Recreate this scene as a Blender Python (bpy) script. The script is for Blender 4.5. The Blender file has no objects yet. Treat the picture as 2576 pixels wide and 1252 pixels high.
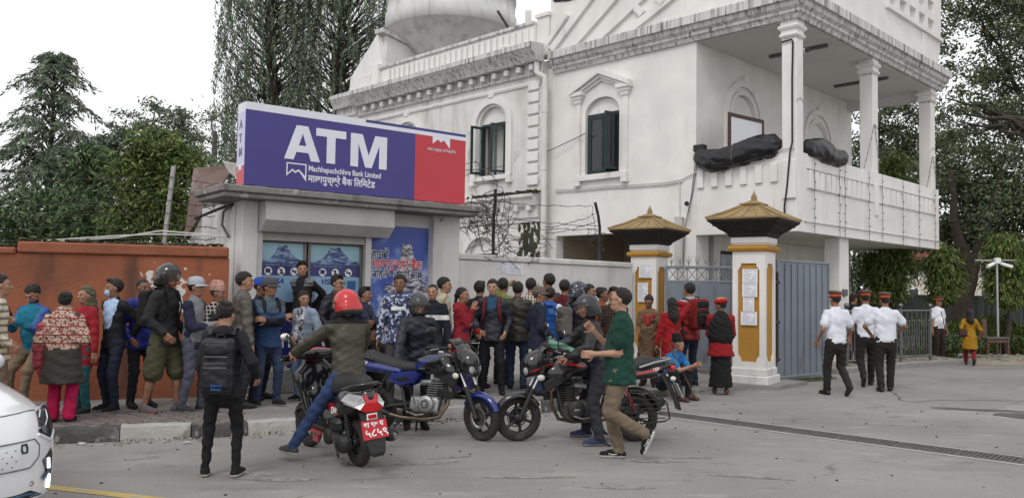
import bpy, bmesh, math, random
import numpy as np
from mathutils import Vector, Matrix, Euler
from mathutils.geometry import tessellate_polygon
PI=math.pi
rad=math.radians
scene=bpy.context.scene
COL=scene.collection
# ---------------------------------------------------------------- camera, sky, sun, exposure
CAM=Vector((0,0,1.68)); FPX=2100.0; PIT=rad(2.86); ROL=rad(.83)
_f=Vector((0,math.cos(PIT),math.sin(PIT))); _u=Vector((0,-math.sin(PIT),math.cos(PIT))); _r=Vector((1,0,0))
_RX=_r*math.cos(ROL)+_u*math.sin(ROL); _UP=_u*math.cos(ROL)-_r*math.sin(ROL)
cd=bpy.data.cameras.new('camera'); cam=bpy.data.objects.new('camera',cd); COL.objects.link(cam)
cd.sensor_fit='HORIZONTAL'; cd.sensor_width=36; cd.lens=36*FPX/2576; cd.clip_start=.1; cd.clip_end=2000
mw=Matrix.Identity(4)
for i in range(3):
    mw[i][0]=_RX[i]; mw[i][1]=_UP[i]; mw[i][2]=-_f[i]; mw[i][3]=CAM[i]
cam.matrix_world=mw
scene.camera=cam
SUN_EL,SUN_AZ=50,205      # degrees; azimuth measured clockwise from +Y: behind the camera, a little to the left
w=bpy.data.worlds.new('World'); scene.world=w; w.use_nodes=True
nt=w.node_tree; bg=nt.nodes['Background']
sk=nt.nodes.new('ShaderNodeTexSky'); sk.sky_type='NISHITA'; sk.sun_disc=False
sk.sun_elevation=rad(SUN_EL); sk.sun_rotation=rad(SUN_AZ); sk.air_density=1.0; sk.dust_density=1.2; sk.ozone_density=1.0
hs=nt.nodes.new('ShaderNodeHueSaturation'); hs.inputs['Saturation'].default_value=.10
ov=nt.nodes.new('ShaderNodeMix'); ov.data_type='RGBA'; ov.inputs[0].default_value=.80; ov.inputs[7].default_value=(7.1,7.15,7.3,1)   # even overcast
nt.links.new(sk.outputs[0],hs.inputs['Color']); nt.links.new(hs.outputs[0],ov.inputs[6]); nt.links.new(ov.outputs[2],bg.inputs[0]); bg.inputs[1].default_value=.15
sd=bpy.data.lights.new('sun','SUN'); sd.energy=.9; sd.angle=rad(16); sd.color=(1,.97,.93)
so=bpy.data.objects.new('sun',sd); COL.objects.link(so)
_d=Vector((math.sin(rad(SUN_AZ))*math.cos(rad(SUN_EL)),math.cos(rad(SUN_AZ))*math.cos(rad(SUN_EL)),math.sin(rad(SUN_EL))))
so.rotation_euler=_d.to_track_quat('Z','Y').to_euler(); so.location=_d*60
scene.view_settings.view_transform='Standard'; scene.view_settings.look='None'; scene.view_settings.gamma=1; scene.view_settings.exposure=0.14
def ray(x,y): return _f+_RX*((x-1288)/FPX)-_UP*((y-626)/FPX)
def at(x,y,Y):
    r=ray(x,y); return CAM+r*(Y/r.y)
def on_ground(x,y,z=0):
    r=ray(x,y); return CAM+r*((z-CAM.z)/r.z)
# ---------------------------------------------------------------- materials
MATS={}
def mat(name,col,rough=.75,var=.12,vs=3.,bump=0.,bs=60.,metal=0.,coat=0.,trans=0.,alpha=1.,emit=0.,stains=(),spec=.5,coords='Object',stretch=None,ior=1.45):
    """plain procedural material: base colour broken by two noises, fine bump, optional stains [(colour,scale xyz,lo,hi,amount)]"""
    if name in MATS: return MATS[name]
    m=bpy.data.materials.new(name); MATS[name]=m; m.use_nodes=True
    n=m.node_tree.nodes; l=m.node_tree.links; b=n['Principled BSDF']
    c4=tuple(col)+(1,) if len(col)==3 else col
    b.inputs['Roughness'].default_value=rough; b.inputs['Metallic'].default_value=metal
    b.inputs['Coat Weight'].default_value=coat; b.inputs['Transmission Weight'].default_value=trans
    b.inputs['Alpha'].default_value=alpha; b.inputs['Specular IOR Level'].default_value=spec; b.inputs['IOR'].default_value=ior
    b.inputs['Coat Roughness'].default_value=.08
    if emit: b.inputs['Emission Color'].default_value=c4; b.inputs['Emission Strength'].default_value=emit
    tc=n.new('ShaderNodeTexCoord'); src=tc.outputs[coords]
    cur=None
    def noise(scale,detail=4,xyz=None):
        t=n.new('ShaderNodeTexNoise'); t.inputs['Scale'].default_value=scale; t.inputs['Detail'].default_value=detail
        if xyz:
            mp=n.new('ShaderNodeMapping'); mp.inputs['Scale'].default_value=xyz; l.new(src,mp.inputs[0]); l.new(mp.outputs[0],t.inputs['Vector'])
        else: l.new(src,t.inputs['Vector'])
        return t.outputs['Fac']
    if var>0:
        r=n.new('ShaderNodeValToRGB'); l.new(noise(vs,6,stretch),r.inputs[0])
        r.color_ramp.elements[0].position=.3; r.color_ramp.elements[1].position=.7
        r.color_ramp.elements[0].color=tuple(c*(1-var) for c in c4[:3])+(1,); r.color_ramp.elements[1].color=tuple(min(1,c*(1+var)) for c in c4[:3])+(1,)
        cur=r.outputs[0]
    for (sc,xyz,lo,hi,am) in stains:
        r=n.new('ShaderNodeMapRange'); r.inputs[1].default_value=lo; r.inputs[2].default_value=hi; r.inputs[4].default_value=am
        l.new(noise(1,7,xyz),r.inputs[0])
        mx=n.new('ShaderNodeMix'); mx.data_type='RGBA'; l.new(r.outputs[0],mx.inputs[0])
        if cur is None: mx.inputs[6].default_value=c4
        else: l.new(cur,mx.inputs[6])
        mx.inputs[7].default_value=tuple(sc)+(1,); cur=mx.outputs[2]
    if cur is None: b.inputs['Base Color'].default_value=c4
    else: l.new(cur,b.inputs['Base Color'])
    if bump>0:
        bp=n.new('ShaderNodeBump'); bp.inputs['Strength'].default_value=bump; bp.inputs['Distance'].default_value=.02
        l.new(noise(bs,5),bp.inputs['Height']); l.new(bp.outputs[0],b.inputs['Normal'])
    return m
# ---------------------------------------------------------------- mesh building
class MB:
    def __init__(s): s.v=[];s.f=[];s.mi=[];s.T=Matrix.Identity(4);s.cur=0;s.sm=[];s.smooth=False
    def add(s,vs,fs,mi=None,smooth=None):
        o=len(s.v); T=s.T
        s.v.extend([tuple(T@Vector(p)) for p in vs]); s.f.extend([tuple(o+i for i in f) for f in fs])
        s.mi.extend([s.cur if mi is None else mi]*len(fs)); s.sm.extend([s.smooth if smooth is None else smooth]*len(fs)); return s
    def box(s,x0,x1,y0,y1,z0,z1,mi=None,ch=0):
        if ch: return s.rbox(((x0+x1)/2,(y0+y1)/2,(z0+z1)/2),(x1-x0,y1-y0,z1-z0),ch,mi=mi)
        vs=[(x,y,z) for x in(x0,x1) for y in(y0,y1) for z in(z0,z1)]
        return s.add(vs,[(0,1,3,2),(4,6,7,5),(0,4,5,1),(2,3,7,6),(0,2,6,4),(1,5,7,3)],mi,False)
    def rbox(s,c,sz,ch=.01,R=None,mi=None):
        """chamfered box"""
        hx,hy,hz=sz[0]/2,sz[1]/2,sz[2]/2; ch=min(ch,hx*.9,hy*.9,hz*.9)
        vs=[];ix={}
        for sx in(-1,1):
            for sy in(-1,1):
                for sz_ in(-1,1):
                    for k in range(3):
                        p=[sx*hx,sy*hy,sz_*hz]
                        for j in range(3):
                            if j!=k: p[j]-=(sx,sy,sz_)[j]*ch
                        ix[(sx,sy,sz_,k)]=len(vs); vs.append(p)
        fs=[]
        for k in range(3):
            a,b=[j for j in range(3) if j!=k]
            for sg in(-1,1):
                q=[]
                for (u,v) in((-1,-1),(1,-1),(1,1),(-1,1)):
                    t=[0,0,0];t[k]=sg;t[a]=u;t[b]=v;q.append(ix[(t[0],t[1],t[2],k)])
                fs.append(tuple(q))
            for u in(-1,1):
                for v in(-1,1):
                    t=[0,0,0];t[a]=u;t[b]=v
                    t[k]=-1;p0=(tuple(t));t[k]=1;p1=tuple(t)
                    fs.append((ix[p0+(a,)],ix[p1+(a,)],ix[p1+(b,)],ix[p0+(b,)]))
        for sx in(-1,1):
            for sy in(-1,1):
                for sz_ in(-1,1): fs.append(tuple(ix[(sx,sy,sz_,k)] for k in range(3)))
        if R is not None: vs=[R@Vector(p) for p in vs]
        vs=[(p[0]+c[0],p[1]+c[1],p[2]+c[2]) for p in vs]
        return s.add(vs,fs,mi,False)
    def prism(s,poly,lo,hi,ax=2,mi=None,smooth=False):
        """poly in the two other axes (in order), extruded lo..hi along ax"""
        def P(p,h):
            q=[p[0],p[1]];q.insert(ax,h);return tuple(q)
        n=len(poly);vs=[P(p,lo) for p in poly]+[P(p,hi) for p in poly]
        fs=[tuple(range(n-1,-1,-1)),tuple(range(n,2*n))]
        s.add(vs,fs,mi,False)
        vs=[P(p,lo) for p in poly]+[P(p,hi) for p in poly]
        return s.add(vs,[(i,(i+1)%n,n+(i+1)%n,n+i) for i in range(n)],mi,smooth)
    def tube(s,path,r,n=8,cap=True,mi=None,flat=1.0,closed=False):
        P=[Vector(p) for p in path];m=len(P);R=r if hasattr(r,'__len__') else [r]*m
        vs=[];up=None
        for i,p in enumerate(P):
            if closed: t=(P[(i+1)%m]-P[i-1])
            else: t=(P[min(i+1,m-1)]-P[max(i-1,0)])
            if t.length<1e-9: t=Vector((0,0,1))
            t.normalize()
            if up is None:
                up=Vector((0,0,1)) if abs(t.z)<.9 else Vector((0,1,0))
            a=t.cross(up)
            if a.length<1e-6: a=t.orthogonal()
            a.normalize();b=a.cross(t);b.normalize();up=b
            for k in range(n):
                q=2*PI*k/n;vs.append(p+a*(R[i]*math.cos(q))+b*(R[i]*flat*math.sin(q)))
        fs=[]
        for i in range(m if closed else m-1):
            j=(i+1)%m
            for k in range(n): fs.append((i*n+k,i*n+(k+1)%n,j*n+(k+1)%n,j*n+k))
        s.add(vs,fs,mi,n>5)
        if cap and not closed:
            s.add(vs[:n],[tuple(range(n-1,-1,-1))],mi,False); s.add(vs[-n:],[tuple(range(n))],mi,False)
        return s
    def lathe(s,prof,n=24,c=(0,0,0),ax=2,a0=0,a1=2*PI,mi=None,smooth=True,sx=1,sy=1):
        vs=[];full=abs(a1-a0-2*PI)<1e-6;m=n if full else n+1
        for (r,z) in prof:
            for k in range(m):
                q=a0+(a1-a0)*k/n;x,y=r*math.cos(q)*sx,r*math.sin(q)*sy
                p=(x,y,z) if ax==2 else((z,x,y) if ax==0 else (x,z,y))
                vs.append((p[0]+c[0],p[1]+c[1],p[2]+c[2]))
        fs=[]
        for i in range(len(prof)-1):
            for k in range(n):
                k2=(k+1)%m;fs.append((i*m+k,i*m+k2,(i+1)*m+k2,(i+1)*m+k))
        return s.add(vs,fs,mi,smooth)
    def loft(s,rings,closed=True,cap=True,mi=None,smooth=True):
        n=len(rings[0]);vs=[p for r in rings for p in r];fs=[]
        for i in range(len(rings)-1):
            for k in range(n if closed else n-1):
                k2=(k+1)%n;fs.append((i*n+k,i*n+k2,(i+1)*n+k2,(i+1)*n+k))
        s.add(vs,fs,mi,smooth)
        if cap and closed: s.add(rings[0],[tuple(range(n-1,-1,-1))],mi,False);s.add(rings[-1],[tuple(range(n))],mi,False)
        return s
    def holes(s,outer,hs,lo,hi,ax,mi=None):
        """plate with holes in the plane of the two other axes, thickness lo..hi along ax"""
        def P(p,h):
            q=[p[0],p[1]];q.insert(ax,h);return tuple(q)
        loops=[outer]+list(hs);flat=[p for L in loops for p in L]
        tri=tessellate_polygon([[Vector((p[0],p[1],0)) for p in L] for L in loops])
        s.add([P(p,lo) for p in flat],[tuple(t) for t in tri],mi,False); s.add([P(p,hi) for p in flat],[tuple(t) for t in tri],mi,False)
        for L in loops:
            n=len(L);s.add([P(p,lo) for p in L]+[P(p,hi) for p in L],[(i,(i+1)%n,n+(i+1)%n,n+i) for i in range(n)],mi,False)
        return s
    def sphere(s,c,r,n=12,m=8,mi=None):
        rx,ry,rz=(r,r,r) if not hasattr(r,'__len__') else r
        vs=[(c[0],c[1],c[2]-rz)]
        for i in range(1,m):
            a=-PI/2+PI*i/m
            for k in range(n):
                q=2*PI*k/n;vs.append((c[0]+rx*math.cos(a)*math.cos(q),c[1]+ry*math.cos(a)*math.sin(q),c[2]+rz*math.sin(a)))
        vs.append((c[0],c[1],c[2]+rz));fs=[]
        for k in range(n): fs.append((0,1+(k+1)%n,1+k))
        for i in range(m-2):
            for k in range(n): fs.append((1+i*n+k,1+i*n+(k+1)%n,1+(i+1)*n+(k+1)%n,1+(i+1)*n+k))
        L=len(vs)-1;o=1+(m-2)*n
        for k in range(n): fs.append((o+k,o+(k+1)%n,L))
        return s.add(vs,fs,mi,True)
    def mesh(s,name,mats):
        me=bpy.data.meshes.new(name);me.from_pydata(s.v,[],s.f)
        for m in (mats if isinstance(mats,(list,tuple)) else [mats]): me.materials.append(m)
        if len(s.f):
            me.polygons.foreach_set('material_index',s.mi);me.polygons.foreach_set('use_smooth',s.sm)
        bm=bmesh.new();bm.from_mesh(me);bmesh.ops.recalc_face_normals(bm,faces=bm.faces);bm.to_mesh(me);bm.free()
        return me
    def build(s,name,mats,parent=None,loc=None,rot=None,**k): return ob(name,s.mesh(name,mats),parent,loc,rot,**k)
def ob(name,me,parent=None,loc=None,rot=None,label=None,cat=None,group=None,kind=None):
    o=bpy.data.objects.new(name,me);COL.objects.link(o)
    if parent is not None:o.parent=parent
    if loc is not None:o.location=loc
    if rot is not None:o.rotation_euler=rot if hasattr(rot,'__len__') else (0,0,rot)
    tag(o,label,cat,group,kind);return o
def tag(o,label=None,cat=None,group=None,kind=None):
    if label:o['label']=label
    if cat:o['category']=cat
    if group:o['group']=group
    if kind:o['kind']=kind
    return o
def thing(name,label,cat,loc=(0,0,0),rz=0,group=None): return ob(name,None,None,loc,rz,label,cat,group)
def copy_tree(o,parent=None,loc=None,rz=None,label=None):
    c=o.copy();COL.objects.link(c)
    if parent is not None:c.parent=parent
    if loc is not None:c.location=loc
    if rz is not None:c.rotation_euler=(0,0,rz)
    if label:c['label']=label
    for ch in list(o.children): copy_tree(ch,c)
    return c
def rawmesh(name,V,Fq,mats,mi=None,smooth=True):
    """fast mesh from numpy arrays: V (n,3), Fq (m,k)"""
    me=bpy.data.meshes.new(name);V=np.asarray(V,dtype=np.float32);Fq=np.asarray(Fq,dtype=np.int32);k=Fq.shape[1]
    me.vertices.add(len(V));me.vertices.foreach_set('co',V.ravel())
    me.loops.add(Fq.size);me.loops.foreach_set('vertex_index',Fq.ravel())
    me.polygons.add(len(Fq));me.polygons.foreach_set('loop_start',np.arange(0,Fq.size,k,dtype=np.int32));me.polygons.foreach_set('loop_total',np.full(len(Fq),k,dtype=np.int32))
    for m in (mats if isinstance(mats,(list,tuple)) else [mats]): me.materials.append(m)
    if mi is not None: me.polygons.foreach_set('material_index',np.asarray(mi,dtype=np.int32))
    me.polygons.foreach_set('use_smooth',np.full(len(Fq),smooth));me.update(calc_edges=True);me.validate();return me
def text(body,size,m,parent,M,name='lettering',align='LEFT',depth=.004,bold=0.0,sx=1.0,space=1.0,shear=0.0,label=None):
    """flat lettering as a mesh; M: local matrix (x along the line, y up, z out)"""
    cu=bpy.data.curves.new('t','FONT');cu.body=body;cu.size=size;cu.align_x=align;cu.extrude=depth/2;cu.offset=bold;cu.space_character=space;cu.shear=shear;cu.resolution_u=3
    o=bpy.data.objects.new('t',cu);COL.objects.link(o)
    dg=bpy.context.evaluated_depsgraph_get();me=bpy.data.meshes.new_from_object(o.evaluated_get(dg));me.name=name
    bpy.data.objects.remove(o);bpy.data.curves.remove(cu)
    me.transform(M@Matrix.Diagonal((sx,1,1,1)));me.materials.clear();me.materials.append(m)
    return ob(name,me,parent,label=label)
def frame(origin,xdir,ydir):
    x=Vector(xdir).normalized();y=Vector(ydir);z=x.cross(y).normalized();y=z.cross(x)
    M=Matrix.Identity(4)
    for i in range(3): M[i][0]=x[i];M[i][1]=y[i];M[i][2]=z[i];M[i][3]=origin[i]
    return M
rng=random.Random(7)
# ---------------------------------------------------------------- materials of the place
plaster=mat('white_plaster',(.735,.715,.69),.85,.08,1.2,.25,45,stains=[((.50,.485,.46),(2.3,2.3,.5),.58,.80,.45),((.27,.262,.245),(6,6,.4),.66,.80,.6),((.40,.36,.29),(.9,.9,.5),.62,.82,.35)])
plaster_warm=mat('weathered_plaster',(.66,.645,.625),.88,.07,1.5,.3,45,stains=[((.44,.41,.36),(2.2,2.2,.5),.52,.75,.6),((.20,.19,.175),(5,5,.45),.60,.76,.65),((.10,.10,.085),(1.4,1.4,1.1),.63,.74,.6)])
cornice_m=mat('stained_cornice',(.60,.59,.575),.88,.1,2,.4,40,stains=[((.33,.32,.30),(9,9,.9),.47,.66,.8),((.085,.082,.075),(13,13,.7),.55,.68,.85)])
soffit_m=mat('soffit_plaster',(.62,.61,.59),.9,.05,1,.15,40)
interior_m=mat('room_plaster',(.42,.37,.29),.9,.1,1)
green_wood=mat('dark_green_wood',(.016,.034,.034),.55,.35,9,.2,60)
glass_dark=mat('window_glass',(.016,.019,.021),.10,.1,2,spec=.7)
glass_clear=mat('clear_glass',(.9,.95,.95),.03,0,trans=1.0,alpha=.35)
moss_m=mat('moss_dark',(.035,.040,.022),.95,.5,6,.6,30,stains=[((.09,.10,.04),(5,5,5),.52,.66,.8)])
black_tarp=mat('black_tarp',(.014,.014,.016),.30,.25,5,1.0,5)
purple_tarp=mat('dark_purple_tarp',(.035,.033,.05),.42,.25,5,.5,14)
pvc=mat('pvc_pipe',(.62,.60,.57),.5,.08,3)
steel=mat('brushed_steel',(.42,.42,.42),.32,.1,8,metal=.9)
iron=mat('dark_rusty_iron',(.05,.043,.04),.75,.35,12,.3,50)
wire_m=mat('wire_grey',(.10,.10,.105),.7,.1,9)
cable_black=mat('cable_black',(.012,.012,.013),.6,0)
cable_white=mat('cable_white',(.55,.55,.53),.6,.1,5)
paper_plain=mat('paper_white',(.75,.76,.80),.8,.03,4)
blackp=mat('black_plastic',(.012,.012,.013),.42,.15,12,.1,80)
greyp=mat('grey_plastic',(.10,.10,.105),.5,.15,8)
concrete=mat('concrete_grey',(.24,.235,.225),.92,.14,2,.4,40,stains=[((.11,.105,.10),(2.5,2.5,2.5),.55,.72,.6)])
def print_mat(name,base=(.75,.76,.80),ink=(.13,.13,.16),rows=26.,thr=.47):
    """paper with rows of illegible small print"""
    m=mat(name,base,.8,.03,4);n=m.node_tree.nodes;l=m.node_tree.links;b=n['Principled BSDF']
    tc=n.new('ShaderNodeTexCoord');sp=n.new('ShaderNodeSeparateXYZ');l.new(tc.outputs['Generated'],sp.inputs[0])
    def mth(op,a,bv=None):
        q=n.new('ShaderNodeMath');q.operation=op
        for i,x in enumerate((a,bv)):
            if x is None: continue
            if isinstance(x,(int,float)): q.inputs[i].default_value=x
            else: l.new(x,q.inputs[i])
        return q.outputs[0]
    row=mth('FRACT',mth('MULTIPLY',sp.outputs[2],rows)); on=mth('GREATER_THAN',row,.55)
    cmb=n.new('ShaderNodeCombineXYZ');l.new(mth('MULTIPLY',sp.outputs[0],46.),cmb.inputs[0]);l.new(mth('FLOOR',mth('MULTIPLY',sp.outputs[2],rows)),cmb.inputs[2])
    t=n.new('ShaderNodeTexNoise');t.inputs['Scale'].default_value=1;l.new(cmb.outputs[0],t.inputs['Vector'])
    ink_on=mth('MULTIPLY',on,mth('GREATER_THAN',t.outputs['Fac'],thr))
    t2=n.new('ShaderNodeTexNoise');t2.inputs['Scale'].default_value=2.2;l.new(tc.outputs['Generated'],t2.inputs['Vector'])
    ink_on=mth('MULTIPLY',ink_on,mth('GREATER_THAN',t2.outputs['Fac'],.42))
    edge=mth('MULTIPLY',mth('GREATER_THAN',sp.outputs[0],.1),mth('LESS_THAN',sp.outputs[0],.9));ink_on=mth('MULTIPLY',ink_on,edge)
    mx=n.new('ShaderNodeMix');mx.data_type='RGBA';l.new(mth('MULTIPLY',ink_on,.75),mx.inputs[0]);mx.inputs[6].default_value=base+(1,);mx.inputs[7].default_value=ink+(1,)
    l.new(mx.outputs[2],b.inputs['Base Color']);return m
notice_m=print_mat('printed_notice')
# ---------------------------------------------------------------- ground
def road_material():
    m=mat('worn_road',(.262,.247,.236),.88,.14,.4,.9,55,stains=[((.165,.157,.15),(.20,.5,1),.47,.68,.75),((.355,.33,.305),(.42,1.0,1),.52,.72,.75),((.12,.115,.11),(2.1,3.2,1),.60,.72,.6),((.36,.34,.315),(1.5,4.5,1),.58,.70,.6),((.43,.41,.385),(60,60,1),.60,.66,.55),((.10,.095,.09),(75,75,1),.61,.67,.6)])
    n=m.node_tree.nodes;l=m.node_tree.links;b=n['Principled BSDF']
    # fine cracks and a damp patch with lower gloss
    tc=n.new('ShaderNodeTexCoord');v=n.new('ShaderNodeTexVoronoi');v.feature='DISTANCE_TO_EDGE';v.inputs['Scale'].default_value=.33
    nz=n.new('ShaderNodeTexNoise');nz.inputs['Scale'].default_value=1.3;nz.inputs['Detail'].default_value=6
    l.new(tc.outputs['Object'],nz.inputs['Vector'])
    ad=n.new('ShaderNodeMix');ad.data_type='VECTOR';ad.inputs[0].default_value=.35;l.new(tc.outputs['Object'],ad.inputs[4]);l.new(nz.outputs['Color'],ad.inputs[5]);l.new(ad.outputs[1],v.inputs['Vector'])
    mr=n.new('ShaderNodeMapRange');mr.inputs[1].default_value=.0;mr.inputs[2].default_value=.007;mr.inputs[3].default_value=.55;mr.inputs[4].default_value=0;l.new(v.outputs['Distance'],mr.inputs[0])
    gate=n.new('ShaderNodeMapRange');gate.inputs[1].default_value=.5;gate.inputs[2].default_value=.6;l.new(nz.outputs['Fac'],gate.inputs[0])
    mu=n.new('ShaderNodeMath');mu.operation='MULTIPLY';l.new(mr.outputs[0],mu.inputs[0]);l.new(gate.outputs[0],mu.inputs[1])
    old=b.inputs['Base Color'].links[0].from_socket
    mx=n.new('ShaderNodeMix');mx.data_type='RGBA';l.new(mu.outputs[0],mx.inputs[0]);l.new(old,mx.inputs[6]);mx.inputs[7].default_value=(.09,.085,.08,1);l.new(mx.outputs[2],b.inputs['Base Color'])
    return m
road_m=road_material()
G=MB();G.add([(-400,-60,0),(400,-60,0),(400,700,0),(-400,700,0)],[(0,1,2,3)]);G.build('road',road_m,kind='structure')
def pz(x): return .15 if x<.6 else max(.06,.15-(x-.6)*.034)
KERB=[(-14,8.62),(-4.71,8.92),(-3.66,9.24),(-2.72,9.68),(.54,11.73),(3.1,14.26),(4.05,15.0)]
def kerb_pt(s):
    for (a,b) in zip(KERB,KERB[1:]):
        L=math.hypot(b[0]-a[0],b[1]-a[1])
        if s<=L: return (a[0]+(b[0]-a[0])*s/L,a[1]+(b[1]-a[1])*s/L),math.atan2(b[1]-a[1],b[0]-a[0])
        s-=L
    return b,math.atan2(b[1]-a[1],b[0]-a[0])
KLEN=sum(math.hypot(b[0]-a[0],b[1]-a[1]) for a,b in zip(KERB,KERB[1:]))
pave_m=mat('pavement_concrete',(.235,.225,.215),.9,.12,.8,.45,30,stains=[((.13,.125,.12),(1.1,1.1,1),.52,.7,.6),((.33,.31,.29),(2.5,2.5,1),.6,.72,.5)])
P=MB();N=60;fr=[];bk=[]
for i in range(N+1):
    (q,a)=kerb_pt(KLEN*i/N);x,y=q[0]-math.sin(a)*.12,q[1]+math.cos(a)*.12
    z=pz(x);fr.append((x,y,z-.004))
    t=i/N
    bk.append((x-.3*t,y+4.6+t*1.2,z-.004))
P.add(fr+bk,[(i,i+1,N+2+i,N+1+i) for i in range(N)]);pave=P.build('pavement',pave_m,kind='structure')
# broken brick paving at the left end of the pavement: each brick its own piece
brick_m=mat('paving_brick',(.15,.13,.118),.9,.25,6,.4,40);bm_=MB();bm_.rbox((0,0,0),(.21,.10,.05),.008);brick_me=bm_.mesh('paving_brick',brick_m)
r_=random.Random(3)
for i in range(14):
    for j in range(9):
        x=-6.35+i*.225+(.11 if j%2 else 0);y=9.12+j*.112+.33*(i*.225)*.3
        if r_.random()<.12: continue
        ob('brick',brick_me,pave,(x,y,.128+r_.uniform(0,.012)),(r_.uniform(-.04,.04),r_.uniform(-.04,.04),.1+r_.uniform(-.05,.05)))
# kerb stones, painted black and white by turns, chipped
kw=mat('kerb_white_paint',(.40,.385,.36),.85,.12,4,.6,25,stains=[((.17,.16,.15),(5,5,5),.56,.66,.85)])
kb=mat('kerb_black_paint',(.085,.083,.081),.85,.35,4,.8,25,stains=[((.24,.23,.21),(4,4,4),.54,.64,.75),((.34,.32,.30),(11,11,11),.60,.66,.6)])
kerb=MB();kerb.box(-.02,.02,-.02,.02,-.06,-.02);kerb=kerb.build('kerb',concrete,kind='structure')
s=3.0;i=0
while s<KLEN-.35:
    L=r_.uniform(.52,.72)
    (q,a)=kerb_pt(s+L/2);h=pz(q[0])+.008+r_.uniform(-.008,.008)
    k=MB();n=8
    for e in range(n):    # uneven top and face
        pass
    prof=lambda d:[(-.02+d,0),( -.0+d*.5,h*.55),(.02+d,h-.012),(.05,h),(.17,h),(.17,0)]
    rings=[]
    for e in range(n+1):
        u=-L/2+.006+(L-.012)*e/n;d=r_.uniform(-.014,.012);hz=r_.uniform(-.008,.006)
        rings.append([(u,y,(z+hz if z>0 else -.02)) for (y,z) in prof(d)])
    k.loft(rings,smooth=False)
    far=q[0]>1.5
    k.build('kerb_stone',(concrete if far and i%3 else (kw if i%2 else kb)),kerb,(q[0],q[1],0),a);s+=L;i+=1
# gutter dirt and puddles
wet=mat('damp_ground',(.13,.125,.12),.28,.25,3,.15,20)
dirt=mat('gutter_dirt',(.16,.145,.125),.95,.3,5,.6,30)
def blob(name,cx,cy,rx,ry,z,m,seed,ang=0,**k):
    q=random.Random(seed);n=36;ph=[q.uniform(0,6.28) for _ in range(4)];b=MB();vs=[(cx,cy,z)]
    for i in range(n):
        t=2*PI*i/n;f=1+.22*math.sin(2*t+ph[0])+.14*math.sin(3*t+ph[1])+.09*math.sin(5*t+ph[2])+.06*math.sin(9*t+ph[3])
        x,y=rx*f*math.cos(t),ry*f*math.sin(t);vs.append((cx+x*math.cos(ang)-y*math.sin(ang),cy+x*math.sin(ang)+y*math.cos(ang),z))
    b.add(vs,[(0,1+i,1+(i+1)%n) for i in range(n)]);return b.build(name,m,**k)
for nm,px,py,rx,ry,sd_ in [('puddle',2455,1030,.55,.16,4),('puddle',2560,1045,.35,.25,6)]:
    g=on_ground(px,py);blob(nm,g.x,g.y,rx,ry,.004,wet,sd_,-.25,kind='structure')
crack_m=mat('road_crack',(.11,.105,.10),.95,.2,6)
def crack(pts,w,seed):
    q=random.Random(seed);L=[];G_=[on_ground(*p) for p in pts];P=[]
    for a,b_ in zip(G_,G_[1:]):
        n=max(3,int((b_-a).length/.12))
        for i in range(n): P.append(a.lerp(b_,i/n)+Vector((q.gauss(0,.02),q.gauss(0,.02),0)))
    P.append(G_[-1]);b=MB();vs=[]
    for i,p in enumerate(P):
        t=(P[min(i+1,len(P)-1)]-P[max(i-1,0)]).normalized();n=Vector((-t.y,t.x,0))*w*q.uniform(.2,1.2)*(.3 if i in(0,len(P)-1) else 1);vs+=[p+n+Vector((0,0,.003)),p-n+Vector((0,0,.003))]
    b.add(vs,[(2*i,2*i+1,2*i+3,2*i+2) for i in range(len(P)-1)]);b.build('road_crack',crack_m,kind='structure')
crack([(2225,978),(2258,992),(2262,1006),(2300,1012),(2350,1006),(2450,1006),(2620,1008)],.018,1);crack([(1660,1030),(1750,1044),(1900,1066),(2080,1092),(2300,1118),(2620,1150)],.010,2)
for px,py,rx,ry,sd_,an in [(1060,1165,.32,.07,1,.2),(1130,1150,.2,.05,11,.5),(1640,1160,.30,.06,2,-.1),(1740,1150,.18,.05,12,.2),(1560,1225,.3,.06,5,.1),(700,1205,.4,.06,6,.0),(1330,1200,.35,.05,7,.1),(1900,1200,.3,.05,13,-.2)]:
    g=on_ground(px,py);blob('road_patch',g.x,g.y,rx,ry,.003+.0004*sd_*.1,mat('worn_patch',(.215,.195,.175),.95,.35,9,.8,30,stains=[((.33,.31,.285),(12,12,1),.5,.6,.7)]),sd_,an,kind='structure')
# yellow line at the bottom left
yl=mat('yellow_road_paint',(.50,.37,.13),.8,.15,5,.3,40,stains=[((.27,.26,.25),(5,5,1),.55,.66,.8)])
b=MB();a0=on_ground(100,1222);a1=on_ground(420,1258);d=(a1-a0).normalized();nn=Vector((-d.y,d.x,0))*.06
b.add([a0-d*3-nn,a1+d*3-nn,a1+d*3+nn,a0-d*3+nn],[(0,1,2,3)]);o=b.build('road_line',yl,kind='structure');o.location.z=.004
# trench drain with cast grates across the gate apron
grate_m=mat('cast_grate',(.095,.092,.09),.8,.3,8,.5,40);rim_m=mat('drain_rim',(.36,.35,.335),.9,.12,4,.4,40)
A0=Vector((1.6,12.22,0));A1=Vector((6.4,7.64,0));dd=(A1-A0).normalized();ang=math.atan2(dd.y,dd.x);LD=(A1-A0).length
dr=MB();dr.box(0,LD,-.26,.26,-.2,.0035);dr=dr.build('drain_channel',mat('drain_floor',(.21,.2,.195),.95,.2,3),None,A0,ang,kind='structure')
for y in(-.26,.20): 
    q=MB();q.box(0,LD,y,y+.06,.0,.010);q.build('rim',rim_m,dr)
gm=MB();gw,gl=.39,.62
gm.box(0,gl,-gw/2,gw/2,-.03,.006)
for sidey in(-gw/2,gw/2-.05): gm.box(0,gl,sidey,sidey+.05,.006,.014)
for k in range(12): gm.box(.03+k*.049,.03+k*.049+.028,-gw/2+.05,gw/2-.05,.006,.013)
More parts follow.
